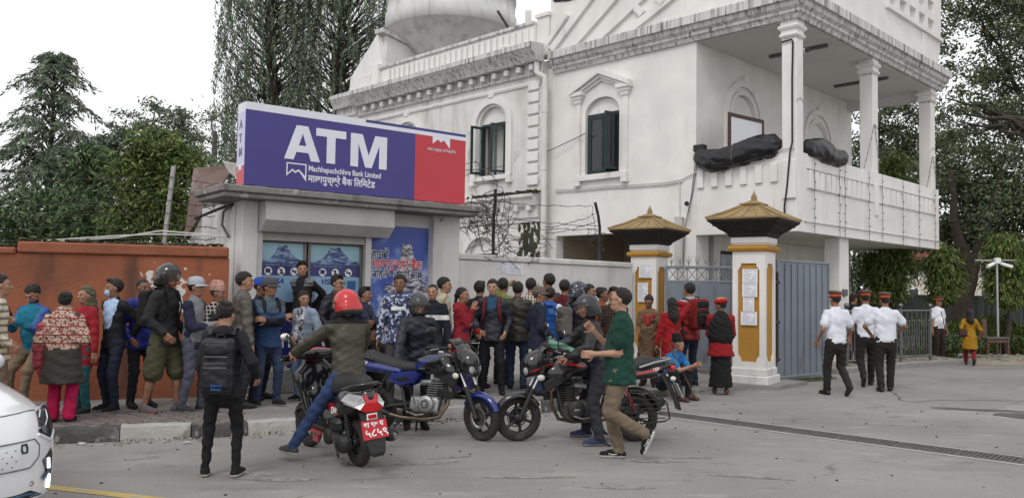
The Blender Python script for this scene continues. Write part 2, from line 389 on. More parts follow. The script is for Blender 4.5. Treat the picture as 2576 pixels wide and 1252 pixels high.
for sidex in(0,gl-.025): gm.box(sidex,sidex+.025,-gw/2+.05,gw/2-.05,.0062,.0142)
slot_m=mat('grate_slot',(.03,.03,.03),.9,.2,6)
gm.mi=[1]*6+[0]*(len(gm.f)-6);gme=gm.mesh('drain_grate',[grate_m,slot_m])
for k in range(int(LD/.64)): ob('drain_grate',gme,dr,(k*.64,0,.0),None)
# gravelly inner path behind the railing, with a low kerb
path_m=mat('dusty_path',(.30,.26,.205),.95,.2,4,.7,25,stains=[((.16,.13,.10),(6,6,1),.58,.68,.7)])
b=MB();b.prism([(7.05,18.1),(10.7,20.8),(11.4,21.0),(11.6,33),(8,33),(4,22)],-.05,.11,2);b.build('path',path_m,kind='structure')
b=MB();b.add([(11.3,20.95,.006),(14,20.6,.006),(40,21.5,.006),(40,33,.006),(11.3,33,.006)],[tuple(range(5))]);b.build('path',path_m,kind='structure')
ik=MB();ik.box(-.02,.02,-.02,.02,-.06,-.02);ik=ik.build('inner_kerb',concrete,kind='structure')
IK=[(6.95,18.0),(8.0,18.82),(9.3,19.82),(10.6,20.72),(11.6,20.95)]
for (p,q) in zip(IK,IK[1:]):
    L=math.hypot(q[0]-p[0],q[1]-p[1]);n=max(1,round(L/.9))
    for e in range(n):
        c=(p[0]+(q[0]-p[0])*(e+.5)/n,p[1]+(q[1]-p[1])*(e+.5)/n,.05+r_.uniform(-.01,.01));k=MB();k.rbox((0,0,0),(L/n-.012,.2,.17),.03);k.build('kerb_stone',concrete,ik,c,math.atan2(q[1]-p[1],q[0]-p[0]))
# ---------------------------------------------------------------- the white palace building
palace=thing('palace_building','white stuccoed palace building with a columned corner balcony and green windows','building',(6.16,18.0,0),rad(45))
def part(name,m,fn,parent=None,**k):
    b=MB();fn(b);return b.build(name,m,parent or palace,**k)
def arch(yc,w,zb,zs,rise,n=14):
    pts=[(yc-w/2,zb),(yc+w/2,zb),(yc+w/2,zs)]
    for i in range(1,n): t=PI*i/n;pts.append((yc+w/2*math.cos(t),zs+rise*math.sin(t)))
    return pts+[(yc-w/2,zs)]
# walls
part('wall',plaster,lambda b:b.holes([(2.54,0),(7.35,0),(7.35,7.9),(2.54,7.9)],[arch(5.42,1.14,4.8,6.42,.41),[(4.25,1.6),(7.0,1.6),(7.0,3.2),(4.25,3.2)]],0,.3,0))
part('wall',plaster_warm,lambda b:b.holes([(7.352,0),(16.7,0),(16.7,8.1),(7.352,8.1)],[arch(9.35,1.1,5.05,6.62,.48),arch(13.4,1.1,5.05,6.62,.48),arch(9.65,1.25,1.2,2.75,.45)],-.25,.1,0))
part('wall',plaster,lambda b:b.holes([(.002,3.1),(8.9,3.1),(8.9,7.75),(.002,7.75)],[arch(2.2,1.2,3.42,6.25,.55),arch(6.5,1.2,3.42,6.2,.5)],2.545,2.84,1))
part('wall',plaster,lambda b:b.holes([(.9,0),(8.9,0),(8.9,3.09),(.9,3.09)],[[(1.2,1.0),(3.4,1.0),(3.4,2.75),(1.2,2.75)]],2.6,2.85,1))
part('wall',plaster,lambda b:b.box(-.25,5,16.7,16.9,0,8.1))
part('wall',plaster,lambda b:b.box(.35,8.9,9,16.5,0,8.0))      # body of the block
part('wall',plaster,lambda b:b.box(8.6,8.9,2.86,8.98,0,8.0))
part('roof',concrete,lambda b:b.box(.12,8.88,0.3,16.6,8.02,8.2))
def room(b,y0,y1,z0,z1,x0=.32,x1=3.2):
    for q in((x1,x1+.05,y0,y1,z0,z1),(x0,x1,y0-.05,y0,z0,z1),(x0,x1,y1,y1+.05,z0,z1),(x0,x1,y0,y1,z0-.05,z0),(x0,x1,y0,y1,z1,z1+.05)): b.box(*q)
part('interior',interior_m,lambda b:room(b,4.2,6.9,3.6,7.5));part('interior',interior_m,lambda b:room(b,8.4,8.95,4.6,7.5,.12));part('interior',interior_m,lambda b:room(b,4.1,7.1,.1,3.4))
part('interior',interior_m,lambda b:(b.box(.8,3.6,4.6,4.65,3.1,7.6),b.box(5.6,7.4,4.6,4.65,3.1,7.6),b.box(.75,.8,2.86,4.6,3.1,7.6),b.box(3.6,3.65,2.86,4.6,3.1,7.6),b.box(.8,3.6,2.86,4.6,7.0,7.05)))
# cornices: facade with the pediment window and the balcony front
CP=[(0,7.72),(-.07,7.72),(-.10,7.80),(-.16,7.84),(-.16,7.90),(-.24,7.96),(-.26,8.06),(-.34,8.07),(-.34,8.27),(-.30,8.30),(0,8.34)]
part('cornice',cornice_m,lambda b:b.loft([[(x,y,z) for x,z in CP] for y in [-.34+.34,.6,1.5,2.5,3.6,4.7,5.8,6.7,7.1]],smooth=False))
part('cornice',cornice_m,lambda b:b.loft([[(y,x,z) for x,z in CP] for y in [0,1,2.2,3.4,4.6,5.8,7,8.2,9.1]],smooth=False))
part('cornice',cornice_m,lambda b:b.loft([[(x,x,z) if t==0 else ((x,.002,z) if t==1 else (.002,x,z)) for x,z in CP] for t in (1,0,2)],smooth=False))
# parapet above, with raised diagonal bands
part('parapet',plaster,lambda b:b.box(.0,.25,.0,7.3,8.345,10.2))
part('parapet',plaster,lambda b:b.holes([(.252,8.345),(8.9,8.345),(9.1,8.9),(9.25,9.6),(9.3,10.6),(.252,10.6)],[[(5.3+i*.72+.0,9.42+j*.55),(5.78+i*.72,9.42+j*.55),(5.78+i*.72,9.75+j*.55),(5.3+i*.72,9.75+j*.55)] for i in range(5) for j in range(2)],0,.2,1))
part('ledge',plaster,lambda b:b.box(5.0,9.15,-.09,-.002,9.22,9.33))
part('pilaster',plaster,lambda b:b.box(1.2,1.55,-.03,-.002,8.35,9.9));part('pilaster',plaster,lambda b:b.box(7.6,7.95,-.03,-.002,8.35,9.2))
for (y0,z0,y1,z1,wd) in [(7.51,8.5,6.64,9.3,.13),(7.22,8.42,5.6,9.75,.2),(6.4,8.4,4.5,9.72,.2),(5.56,8.4,3.9,9.3,.22),(4.49,8.4,3.0,9.08,.2)]:
    def band(b):
        d=Vector((y1-y0,z1-z0)).normalized();n=Vector((-d.y,d.x))*wd/2
        b.prism([(y0+n.x,z0+n.y),(y0-n.x,z0-n.y),(y1-n.x,z1-n.y),(y1+n.x,z1+n.y)],-.09,-.002,0)
    part('diagonal_band',plaster,band)
for y,z in((4.2,8.83),(3.58,8.98)): 
    def bs_(b): b.prism([(y-.2,z-.05),(y-.05,z-.16),(y+.16,z+.05),(y+.02,z+.17)],-.11,-.003,0)
    part('boss',plaster,bs_)
part('post',plaster,lambda b:(b.box(-.08,.3,7.31,7.75,8.3,9.42),b.box(-.13,.35,7.27,7.79,9.42,9.52)))
# balcony parapet, slab, columns, soffit
part('balcony_slab',soffit_m,lambda b:b.box(.02,8.88,.02,2.58,3.08,3.38))
part('balcony_parapet',plaster,lambda b:b.box(0,.2,.0,2.535,3.06,4.8))
part('balcony_parapet',plaster,lambda b:b.box(.202,8.9,.0,.2,3.06,4.8))
part('beam',plaster,lambda b:b.box(.05,.35,2.6,9.0,3.22,3.5,ch=.01))
for i in range(6):
    part('raised_strip',plaster,lambda b:b.rbox((-.03,2.40-i*.375,4.37),(.06,.17,.42),.012))
part('raised_strip',plaster,lambda b:b.rbox((-.03,.17,4.2),(.06,.3,.85),.012))
for i in range(12): part('raised_strip',plaster,lambda b:b.rbox((.62+i*.29,-.016,4.24),(.17,.04,.40),.01))
for i in range(11): part('raised_strip',plaster,lambda b:b.rbox((4.72+i*.345,-.016,4.24),(.2,.04,.40),.01))
for (x0,x1,z,h) in((.45,4.15,4.46,.02),(4.45,8.55,4.47,.02),(.45,4.15,4.022,.022),(4.45,8.55,4.022,.022),(.3,8.88,3.28,.02)):
    part('groove_strip',cornice_m,lambda b:b.box(x0,x1,-.026,-.001,z,z+h))  # recess shade of the grooves drawn as thin strips in darker stained colour
part('raised_strip',plaster,lambda b:b.rbox((4.3,-.016,4.1),(.2,.045,.8),.01))
part('soffit',soffit_m,lambda b:b.box(.03,9.0,.03,2.54,7.70,7.80));part('beam',soffit_m,lambda b:b.box(8.55,8.88,.36,2.54,7.45,7.70))
CH=[(.17,0),(.17,.04),(.20,.06),(.215,.09),(.20,.12),(.18,.14),(.18,.20),(.22,.23),(.24,.27),(.22,.31),(.19,.33),(.185,.45)]
for x in(.18,4.35,8.55):
    col=part('column',plaster,lambda b:b.rbox((x,.19,6.12),(.34,.34,2.75),.015))
    part('capital',plaster,lambda b:b.loft([[(x-r,.19-r,7.3+z),(x+r,.19-r,7.3+z),(x+r,.19+r,7.3+z),(x-r,.19+r,7.3+z)] for r,z in CH],smooth=False),col)
    part('string_light_tie',wire_m,lambda b:b.tube([(x-.175,.015,5.9),(x,.012,6.0),(x+.175,.015,5.92),(x+.176,.365,5.95)],.006,5),col)
def arch_ring(b,yc,w,zb,zs,rise,t,x0,x1,ax=0,n=18,key=True):
    def ring(e):
        p=[(yc-w/2-e,zb)]+[(yc-(w/2+e)*math.cos(PI*i/n),zs+(rise+e)*math.sin(PI*i/n)) for i in range(n+1)]+[(yc+w/2+e,zb)]
        return p
    o,i_=ring(t),ring(0);m=len(o)
    def P(p,h): q=[p[0],p[1]];q.insert(ax,h);return tuple(q)
    vs=[P(p,x0) for p in o]+[P(p,x0) for p in i_]+[P(p,x1) for p in o]+[P(p,x1) for p in i_]
    fs=[]
    for k in range(m-1): fs+=[(k,k+1,m+k+1,m+k),(2*m+k,2*m+k+1,k+1,k),(m+k,m+k+1,3*m+k+1,3*m+k)]
    b.add(vs,fs)
    if key: 
        zt=zs+rise+t;q=[(yc-.1,zt-.02),(yc+.1,zt-.02),(yc+.1,zt+.07),(yc+.05,zt+.13),(yc-.05,zt+.13),(yc-.1,zt+.07)];b.prism(q,x0-.03 if x0<x1 else x0+.03,x1,ax)
for xc,zs in((2.2,6.25),(6.5,6.2)):
    dr_=part('doorway',plaster,lambda b:arch_ring(b,xc,1.55,3.42,zs,.75,.16,2.47,2.545,1))
    part('arch_moulding',plaster,lambda b:arch_ring(b,xc,1.2,3.42,zs,.55,.1,2.50,2.5455,1,key=False),dr_)
    part('tympanum',plaster,lambda b:b.prism(arch(xc,1.2,zs-.03,zs,.53),2.62,2.66,1),dr_)
    part('frame',green_wood,lambda b:(b.box(xc-.6,xc-.52,2.60,2.70,3.42,zs-.03),b.box(xc+.52,xc+.6,2.60,2.70,3.42,zs-.03),b.box(xc-.52,xc+.52,2.60,2.70,zs-.13,zs-.03)),dr_)
    part('door_leaf',green_wood,lambda b:(b.box(xc-.52,xc-.46,2.66,3.15,3.42,zs-.14),b.box(xc+.02,xc+.5,2.68,2.72,3.42,zs-.14)),dr_)
    part('pane',glass_dark,lambda b:b.box(xc+.08,xc+.44,2.674,2.678,4.6,zs-.25),dr_)
part('ceiling_light',greyp,lambda b:b.rbox((2.2,1.05,7.66),(.11,1.5,.07),.01));part('ceiling_light',greyp,lambda b:b.rbox((6.2,1.15,7.66),(.11,1.5,.07),.01))
# under the balcony
part('pillar',plaster,lambda b:b.rbox((2.75,.35,1.54),(.5,.4,3.08),.02));part('pillar',plaster,lambda b:b.rbox((.35,2.75,1.6),(.5,.4,3.2),.02))
wn=part('window',green_wood,lambda b:(b.box(1.2,3.4,2.63,2.7,1.0,1.08),b.box(1.2,3.4,2.63,2.7,2.67,2.75),b.box(1.2,1.28,2.63,2.7,1.08,2.67),b.box(3.32,3.4,2.63,2.7,1.08,2.67),b.box(2.26,2.34,2.63,2.7,1.08,2.67)))
for x in(1.28,2.34): part('pane',glass_dark,lambda b:b.box(x,x+.98,2.66,2.667,1.08,2.67),wn)
part('junction_box',greyp,lambda b:b.rbox((2.7,.12,1.75),(.22,.05,.16),.01))
# window with pediment
def sash(b,hinge,w,h,z0,ang,xh=0.02,t=.045):
    """one casement leaf hinged at y=hinge; ang opens it outwards (towards -x)"""
    M=Matrix.Translation((xh,hinge,z0))@Matrix.Rotation(ang,4,'Z');b.T=M
    f=.07;sg=1 if w>0 else -1;W=abs(w)
    def bx(y0,y1,z0,z1,x0,x1,mi): b.box(x0,x1,min(y0*sg,y1*sg),max(y0*sg,y1*sg),z0,z1,mi)
    bx(0,f,0,h,0,t,0);bx(W-f,W,0,h,0,t,0);bx(f,W-f,0,f,0,t,0);bx(f,W-f,h-f,h,0,t,0);bx(f,W-f,f,h-f,t*.4,t*.55,1);b.T=Matrix.Identity(4)
def window(yc,w,zb,zt,x,la,ra,clear=False):
    wd=part('window',green_wood,lambda b:(b.box(x,x+.1,yc-w/2,yc-w/2+.06,zb,zt),b.box(x,x+.1,yc+w/2-.06,yc+w/2,zb,zt),b.box(x,x+.1,yc-w/2+.06,yc+w/2-.06,zt-.07,zt),b.box(x,x+.1,yc-w/2+.06,yc+w/2-.06,zb,zb+.05),b.box(x+.02,x+.08,yc-.03,yc+.03,zb+.05,zt-.07)))
    h=zt-zb-.13
    part('shutter',[green_wood,glass_clear if clear else glass_dark],lambda b:sash(b,yc-w/2+.06,w/2-.09,h,zb+.055,ra,x-.002),wd)
    part('shutter',[green_wood,glass_clear if clear else glass_dark],lambda b:sash(b,yc+w/2-.06,-(w/2-.09),h,zb+.055,la,x-.002),wd)
    return wd
w2=window(5.42,1.14,4.8,6.42,.1,rad(0),rad(78))
part('tympanum',plaster,lambda b:b.prism(arch(5.42,1.14,6.425,6.426,.40),.13,.17,0),w2)
part('sill',plaster,lambda b:(b.rbox((-.04,5.42,4.70),(.16,1.75,.15),.01),b.rbox((-.05,6.2,4.56),(.14,.2,.13),.01),b.rbox((-.05,4.62,4.56),(.14,.2,.13),.01)),w2)
for y in(4.64,6.22): 
    part('pilaster',plaster,lambda b:b.rbox((-.025,y,5.75),(.05,.17,2.0),.008),w2)
    part('capital',plaster,lambda b:b.loft([[(.0,y-r,6.74+z),(-r*.75,y-r,6.74+z),(-r*.75,y+r,6.74+z),(0,y+r,6.74+z)] for r,z in((.1,0),(.12,.04),(.13,.1),(.16,.11),(.18,.18),(.23,.2),(.23,.3))],smooth=False),w2)
part('pediment',plaster,lambda b:[b.prism(q,x0,-.002,0) for q,x0 in(([(4.43,6.98),(4.43,7.1),(5.43,7.55),(6.43,7.1),(6.43,6.98),(5.43,7.42)],-.2),([(4.62,6.98),(4.43+.08,6.995),(5.43,7.415),(6.43-.08,6.995),(6.24,6.98),(5.43,7.33)],-.12),([(4.75,6.97),(4.64,6.985),(5.43,7.325),(6.22,6.985),(6.11,6.97),(5.43,7.25)],-.06))],w2)
# L section windows, arches, quoins, dentils, balusters
for yc,la,ra in((9.35,rad(-98),rad(58)),(13.4,rad(0),rad(0))):
    wd=window(yc,1.1,5.05,6.62,-.16,la,ra,clear=yc<10)
    part('tympanum',plaster,lambda b:b.prism(arch(yc,1.1,6.625,6.626,.47),-.12,-.08,0),wd)
    part('arch_moulding',plaster,lambda b:arch_ring(b,yc,1.3,5.0,6.62,.55,.2,-.33,-.252,0),wd)
    part('sill',plaster,lambda b:(b.rbox((-.29,yc,4.97),(.16,1.7,.14),.01),b.rbox((-.30,yc+.78,4.84),(.14,.2,.12),.01),b.rbox((-.30,yc-.78,4.84),(.14,.2,.12),.01)),wd)
lw=part('window',green_wood,lambda b:b.box(-.12,-.07,9.03,10.27,1.2,2.76))
part('tympanum',plaster,lambda b:b.prism(arch(9.65,1.25,2.765,2.766,.43),-.14,-.1,0),lw);part('arch_moulding',plaster,lambda b:arch_ring(b,9.65,1.4,1.2,2.75,.5,.18,-.33,-.252,0),lw)
for i in range(9): part('quoin',plaster,lambda b:b.rbox((-.28,7.66,4.76+i*.335),(.07,.42,.27),.02))
dm=MB();dm.rbox((0,0,0),(.2,.16,.17),.012);dme=dm.mesh('dentil',plaster_warm)
for i in range(17): ob('dentil',dme,palace,(-.37,7.62+i*.5,7.93),None)
LC=[(0,7.72),(-.08,7.73),(-.10,7.80),(-.06,7.82),(-.06,8.05),(-.30,8.05),(-.33,8.10),(-.40,8.2),(-.55,8.36),(-.58,8.38),(-.58,8.52),(-.2,8.56),(0,8.56)]
part('cornice',cornice_m,lambda b:b.loft([[(x-.25,y,z) for x,z in LC] for y in (7.30,8.5,9.7,10.9,12.1,13.3,14.5,15.7,16.2)],smooth=False))
part('cornice',cornice_m,lambda b:b.loft([[(x*.6-.25,y,z+.1) for x,z in LC] for y in (16.21,16.9,17.6)],smooth=False))
part('cornice',plaster,lambda b:b.loft([[(x-.25,y,z) for x,z in((0,7.45),(-.05,7.46),(-.07,7.52),(-.04,7.56),(0,7.57))] for y in(7.4,16.0)],smooth=False))
part('parapet',plaster,lambda b:b.box(-.2,.02,7.76,15.0,8.562,9.22));part('coping',cornice_m,lambda b:b.rbox((-.09,11.4,9.275),(.36,7.3,.11),.02))
bme=MB();bme.rbox((0,0,0),(.07,.13,.5),.012);bme=bme.mesh('baluster',plaster)
for i in range(26): ob('baluster',bme,palace,(-.232,8.0+i*.262,8.88),None)
part('pilaster',plaster,lambda b:b.rbox((-.24,15.3,9.0),(.2,.5,.9),.02));part('panel',plaster,lambda b:b.rbox((-.36,15.75,8.85),(.1,.62,.55),.02))
part('parapet',plaster,lambda b:b.box(-.2,.0,15.02,16.9,8.562,9.2))
part('gable',plaster,lambda b:b.prism([(15.0,9.22),(15.0,9.3),(15.35,10.55),(16.9,9.3),(16.9,9.22)],-.16,.05,0))
part('gable',plaster,lambda b:b.prism([(.06,8.6),(5.2,8.6),(5.2,9.55),(.06,10.5)],15.1,15.35,1));part('coping',cornice_m,lambda b:b.prism([(-.2,10.56),(5.2,9.56),(5.2,9.7),(-.2,10.7)],15.0,15.45,1))
# string course between the floors, overgrown
SC=[(0,3.6),(-.06,3.6),(-.06,3.7),(-.12,3.72),(-.14,3.95),(-.25,4.05),(-.3,4.2),(-.38,4.28),(-.38,4.36),(0,4.42)]
part('cornice',plaster_warm,lambda b:b.loft([[(x-.25,y,z) for x,z in SC] for y in(7.36,8.2,9,10,11,12,16.6)],smooth=False))
for i in range(10): ob('dentil',dme,palace,(-.41,7.62+i*.5,3.98),None)
rr=random.Random(11)
def moss(b):
    for i in range(260):
        y=7.3+abs(rr.gauss(0,1.6));
        if y>11: continue
        x=-.25-rr.uniform(0,.38);z=4.40+rr.uniform(-.02,.05);b.sphere((x,y,z),(rr.uniform(.02,.06),rr.uniform(.03,.09),rr.uniform(.015,.04)),6,4)
    for i in range(120):
        y=7.3+rr.uniform(0,.9);b.sphere((-.253,y,rr.uniform(2.4,4.4)),(.008,rr.uniform(.04,.1),rr.uniform(.05,.17)),6,4)
part('moss',moss_m,moss,kind='stuff')
part('downpipe',pvc,lambda b:(b.tube([(-.33,7.18,0),(-.33,7.18,7.5),(-.33,7.2,7.6),(-.40,7.34,7.68),(-.42,7.42,7.76),(-.42,7.42,8.2),(-.42,7.46,8.32),(-.5,7.6,8.4),(-.55,8.6,8.66)],.085,10)))
for z in(3.0,5.0,6.6): part('pipe_clamp',pvc,lambda b:b.tube([(-.33,7.18,z),(-.33,7.18,z+.05)],.098,10))
part('downpipe',pvc,lambda b:b.tube([(-.1,2.95,0),(-.1,2.95,3.45),(-.1,2.95,3.5)],[.1,.1,.12],10))
# cables on the facade
part('cable',cable_white,lambda b:b.tube([(-.04,y,z) for y,z in((7.0,4.47),(6.2,4.44),(5.2,4.44),(4.2,4.4),(3.4,4.38),(2.9,4.42),(2.5,4.56),(1.6,4.62),(.8,4.66),(.35,4.86),(.05,4.88))],.014,6))
part('cable',cable_white,lambda b:b.tube([(-.04,y,z-.05) for y,z in((7.0,4.47),(6.2,4.44),(5.2,4.44),(4.2,4.4),(3.4,4.38),(2.9,4.42))],.014,6))
part('cable',cable_white,lambda b:b.tube([(-.03,2.98,4.4),(-.03,2.97,3.45)],.012,6));part('cable',wire_m,lambda b:b.tube([(-.03,2.55,4.75),(-.03,2.65,4.0),(-.05,2.8,3.3),(-.06,2.85,2.3)],.009,6));part('cable',wire_m,lambda b:b.tube([(-.03,2.5,4.75),(-.03,2.6,4.1),(-.05,2.78,3.4)],.009,6))
part('cable',cable_black,lambda b:b.tube([(-.03,.35,7.25),(-.03,.1,7.27),(-.02,.08,7.2),(-.02,.1,6.4),(-.02,.1,5.0),(-.08,.12,4.8),(-.07,.2,4.0),(-.07,.26,3.6),(-.07,.25,3.3)],.02,6))
for x in(.75,2.05,2.35,3.75,4.6,6.0,7.2,8.45):
    part('string_light',wire_m,lambda b:(b.tube([(x+.02*math.sin(z*9),-.045,4.8-z*.22) for z in range(9)],.006,5),[b.sphere((x+.03*(1 if k%2 else -1),-.05,3.2+k*.2),.018,6,4) for k in range(8)]))
for (x0,z0,x1,z1) in((4.2,6.0,3.55,4.85),(4.25,6.0,4.5,4.85),(8.4,5.7,7.9,4.8),(8.45,5.7,8.75,4.85)): part('string_light',wire_m,lambda b:(b.tube([(x0,.0,z0),((x0+x1)/2,-.01,(z0+z1)/2),(x1,-.012,z1)],.007,5),[b.sphere((x0+(x1-x0)*k/6,-.01,z0+(z1-z0)*k/6),.017,6,4) for k in range(7)]))
# water tank on the roof
tank_m=mat('tank_plaster',(.56,.555,.54),.9,.1,2,.3,30,stains=[((.3,.29,.275),(3,3,.5),.52,.7,.65),((.14,.135,.125),(8,8,.7),.62,.75,.5)])
tank=thing('water_tank','big round white concrete water tank on the palace roof','water tank',(-2.35,30.2,0))
part('tank_wall',tank_m,lambda b:b.lathe([(2.36,10.95),(2.40,10.97),(2.40,11.55),(2.34,11.57),(2.34,12.1),(2.38,12.12),(2.38,12.4),(2.34,12.42),(2.34,14.5),(0,14.7)],56),tank)
part('tank_base',tank_m,lambda b:b.lathe([(2.36,10.95),(1.2,9.9),(1.15,8.2)],56),tank)
# rooftop odds and ends
b=MB();b.box(-.1,.1,-.1,.1,0,1.4);o=thing('roof_post','pale weathered post and leaning plank on the roof beside the tank','post',(.42,26.6,9.3));b.build('post',plaster_warm,o)
b=MB();b.tube([(-1.0,.3,1.5),(-.15,0,.1)],.05,6);b.tube([(-1.0,0,.2),(-.3,.2,.9)],.035,6);b.build('plank',iron,o);b=MB();b.prism([(-.75,.1),(-.2,.15),(-.15,.7)],-.05,.05,1);b.build('sheet',moss_m,o)
# ---------------------------------------------------------------- orange boundary wall
def orange_material():
    m=mat('orange_limewash',(.30,.100,.050),.9,.12,1.1,.4,30,stains=[((.15,.055,.033),(.55,.55,.45),.46,.62,.8),((.36,.15,.085),(1.3,1.3,1.0),.56,.72,.6),((.075,.04,.03),(2.0,2.0,.5),.55,.68,.8)])
    n=m.node_tree.nodes;l=m.node_tree.links;b=n['Principled BSDF'];tc=n.new('ShaderNodeTexCoord')
    # torn poster remains: white flakes inside a patch of wall, plus a few stray chips
    sp=n.new('ShaderNodeSeparateXYZ');l.new(tc.outputs['Object'],sp.inputs[0])
    def box(ax,c,h):
        a=n.new('ShaderNodeMath');a.operation='SUBTRACT';l.new(sp.outputs[ax],a.inputs[0]);a.inputs[1].default_value=c
        q=n.new('ShaderNodeMath');q.operation='ABSOLUTE';l.new(a.outputs[0],q.inputs[0])
        r=n.new('ShaderNodeMapRange');r.inputs[1].default_value=h*1.1;r.inputs[2].default_value=h*.55;r.inputs[3].default_value=-.12;r.inputs[4].default_value=.10;l.new(q.outputs[0],r.inputs[0]);return r.outputs[0]
    nz=n.new('ShaderNodeTexNoise');nz.inputs['Scale'].default_value=9;nz.inputs['Detail'].default_value=6;l.new(tc.outputs['Object'],nz.inputs['Vector'])
    s=nz.outputs['Fac']
    mn=n.new('ShaderNodeMath');mn.operation='MINIMUM';l.new(box(0,9.75,.34),mn.inputs[0]);l.new(box(2,1.62,.42),mn.inputs[1])
    ad=n.new('ShaderNodeMath');ad.operation='ADD';l.new(s,ad.inputs[0]);l.new(mn.outputs[0],ad.inputs[1])
    r=n.new('ShaderNodeMapRange');r.inputs[1].default_value=.575;r.inputs[2].default_value=.60;l.new(ad.outputs[0],r.inputs[0])
    n2=n.new('ShaderNodeTexNoise');n2.inputs['Scale'].default_value=3.1;n2.inputs['Detail'].default_value=8;l.new(tc.outputs['Object'],n2.inputs['Vector'])
    r2=n.new('ShaderNodeMapRange');r2.inputs[1].default_value=.735;r2.inputs[2].default_value=.745;l.new(n2.outputs['Fac'],r2.inputs[0])
    mxm=n.new('ShaderNodeMath');mxm.operation='MAXIMUM';l.new(r.outputs[0],mxm.inputs[0]);l.new(r2.outputs[0],mxm.inputs[1])
    old=b.inputs['Base Color'].links[0].from_socket;mx=n.new('ShaderNodeMix');mx.data_type='RGBA'
    l.new(mxm.outputs[0],mx.inputs[0]);l.new(old,mx.inputs[6]);mx.inputs[7].default_value=(.60,.57,.53,1);l.new(mx.outputs[2],b.inputs['Base Color']);return m
orange=orange_material()
W0=Vector((-14,8.42,0));W1=Vector((-3.98,11.76,0));wl=(W1-W0).length;wa=math.atan2(W1.y-W0.y,W1.x-W0.x)
ow=thing('boundary_wall','orange limewashed boundary wall with peeling white poster scraps, left of the kiosk','wall',W0,wa)
part('wall_panel',orange,lambda b:b.box(0,wl,0,.25,0,2.08),ow)
cop=mat('orange_coping',(.27,.092,.048),.9,.2,3,.5,30,stains=[((.08,.05,.035),(3,3,3),.55,.7,.7)])
part('coping',cop,lambda b:b.rbox((wl-1.32,.125,2.16),(2.62,.33,.15),.02),ow);part('coping',cop,lambda b:b.rbox((wl-3.6,.125,2.11),(1.9,.32,.09),.02),ow)
r_=random.Random(5);bkm=MB();bkm.rbox((0,0,0),(.23,.11,.065),.012);bkme=bkm.mesh('brick',mat('old_brick',(.25,.09,.05),.95,.3,6,.5,30))
for i in range(44):
    x=wl-4.62-i*.155
    if x<2.2: break
    ob('brick',bkme,ow,(x,.06+r_.uniform(0,.1),2.115+r_.uniform(-.015,.03)),(r_.uniform(-.1,.1),r_.uniform(-.1,.1),r_.uniform(-.4,.4)+(PI/2 if i%3==0 else 0)))
def mossr(b):
    for i in range(420):
        x=r_.uniform(2.5,wl-.1);z=2.26 if x>wl-2.63 else(2.18 if x>wl-4.5 else 2.15);b.sphere((x,r_.uniform(.1,.24),z+r_.uniform(-.03,.015)),(r_.uniform(.02,.06),r_.uniform(.02,.05),r_.uniform(.01,.03)),6,4)
part('moss',moss_m,mossr,ow,kind='stuff')
# ---------------------------------------------------------------- cash machine kiosk
KR=rad(38);KO=Vector((-3.93,12.1,0))
kiosk=thing('atm_kiosk','white cash machine kiosk with flat concrete roof and rolled-up shutter box','kiosk',KO,KR)
kplast=mat('kiosk_plaster',(.60,.595,.58),.88,.06,1.5,.3,40,stains=[((.36,.34,.31),(2.5,2.5,.6),.54,.74,.55),((.17,.16,.15),(6,6,.8),.66,.78,.5)])
kslab=mat('old_slab_concrete',(.20,.19,.18),.92,.2,2.5,.6,30,stains=[((.42,.41,.39),(6,6,6),.60,.68,.75),((.06,.058,.055),(4,4,1),.56,.7,.7)])
kp=lambda n,m,f,par=None,**k:part(n,m,f,par or kiosk,**k)
kp('pillar',kplast,lambda b:b.rbox((.12,.12,1.5),(.25,.26,2.9),.015));kp('pillar',kplast,lambda b:b.rbox((3.56,.13,1.5),(.54,.3,2.9),.02))
kp('wall',kplast,lambda b:b.box(-.02,.18,.25,1.75,0,2.93));kp('wall',kplast,lambda b:b.box(3.6,3.82,.28,1.75,0,2.93));kp('wall',kplast,lambda b:b.box(.18,3.6,1.6,1.75,0,2.93))
kp('wall',kplast,lambda b:b.box(2.14,3.29,.14,.3,0,2.93));kp('lintel',kplast,lambda b:b.box(.245,2.14,.12,.3,2.44,2.93))
kp('roof_slab',kslab,lambda b:(b.rbox((1.76,.16,3.055),(4.44,1.24,.10),.015),b.rbox((1.76,.17,2.968),(4.36,1.18,.07),.012)))
kp('rear_roof',kslab,lambda b:b.box(-.02,3.82,.79,1.75,2.931,3.04));kp('step',concrete,lambda b:b.rbox((1.15,-.12,.32),(1.9,.5,.36),.02));kp('floor',concrete,lambda b:b.box(.2,3.5,.13,1.6,.2,.48))
metal_l=mat('shutter_metal',(.50,.48,.46),.5,.08,2,.1,20,stains=[((.30,.28,.26),(1.2,1.2,1),.55,.75,.5)])
sb=kp('shutter_box',metal_l,lambda b:b.prism([(.118,2.5),(-.10,2.5),(-.27,2.66),(-.27,2.97-.04),(.118,2.93)],.25,2.38,0))
kp('shutter_rail',metal_l,lambda b:b.box(.246,.325,.02,.115,.48,2.5),sb);kp('shutter_rail',metal_l,lambda b:b.box(2.03,2.13,.02,.115,.48,2.5),sb)
kp('shutter_curtain',mat('shutter_slats',(.34,.32,.29),.6,.1,5),lambda b:(b.box(.33,2.025,.05,.08,2.40,2.5),b.box(.33,2.025,.03,.10,2.38,2.40)),sb)
skyb=mat('sticker_sky_blue',(.27,.45,.52),.35,.1,1.5,coat=.2);navy=mat('sticker_navy',(.022,.022,.14),.35,.12,2,coat=.2);lblue=mat('sticker_pale_blue',(.22,.36,.52),.35,.1,1.5,coat=.2)
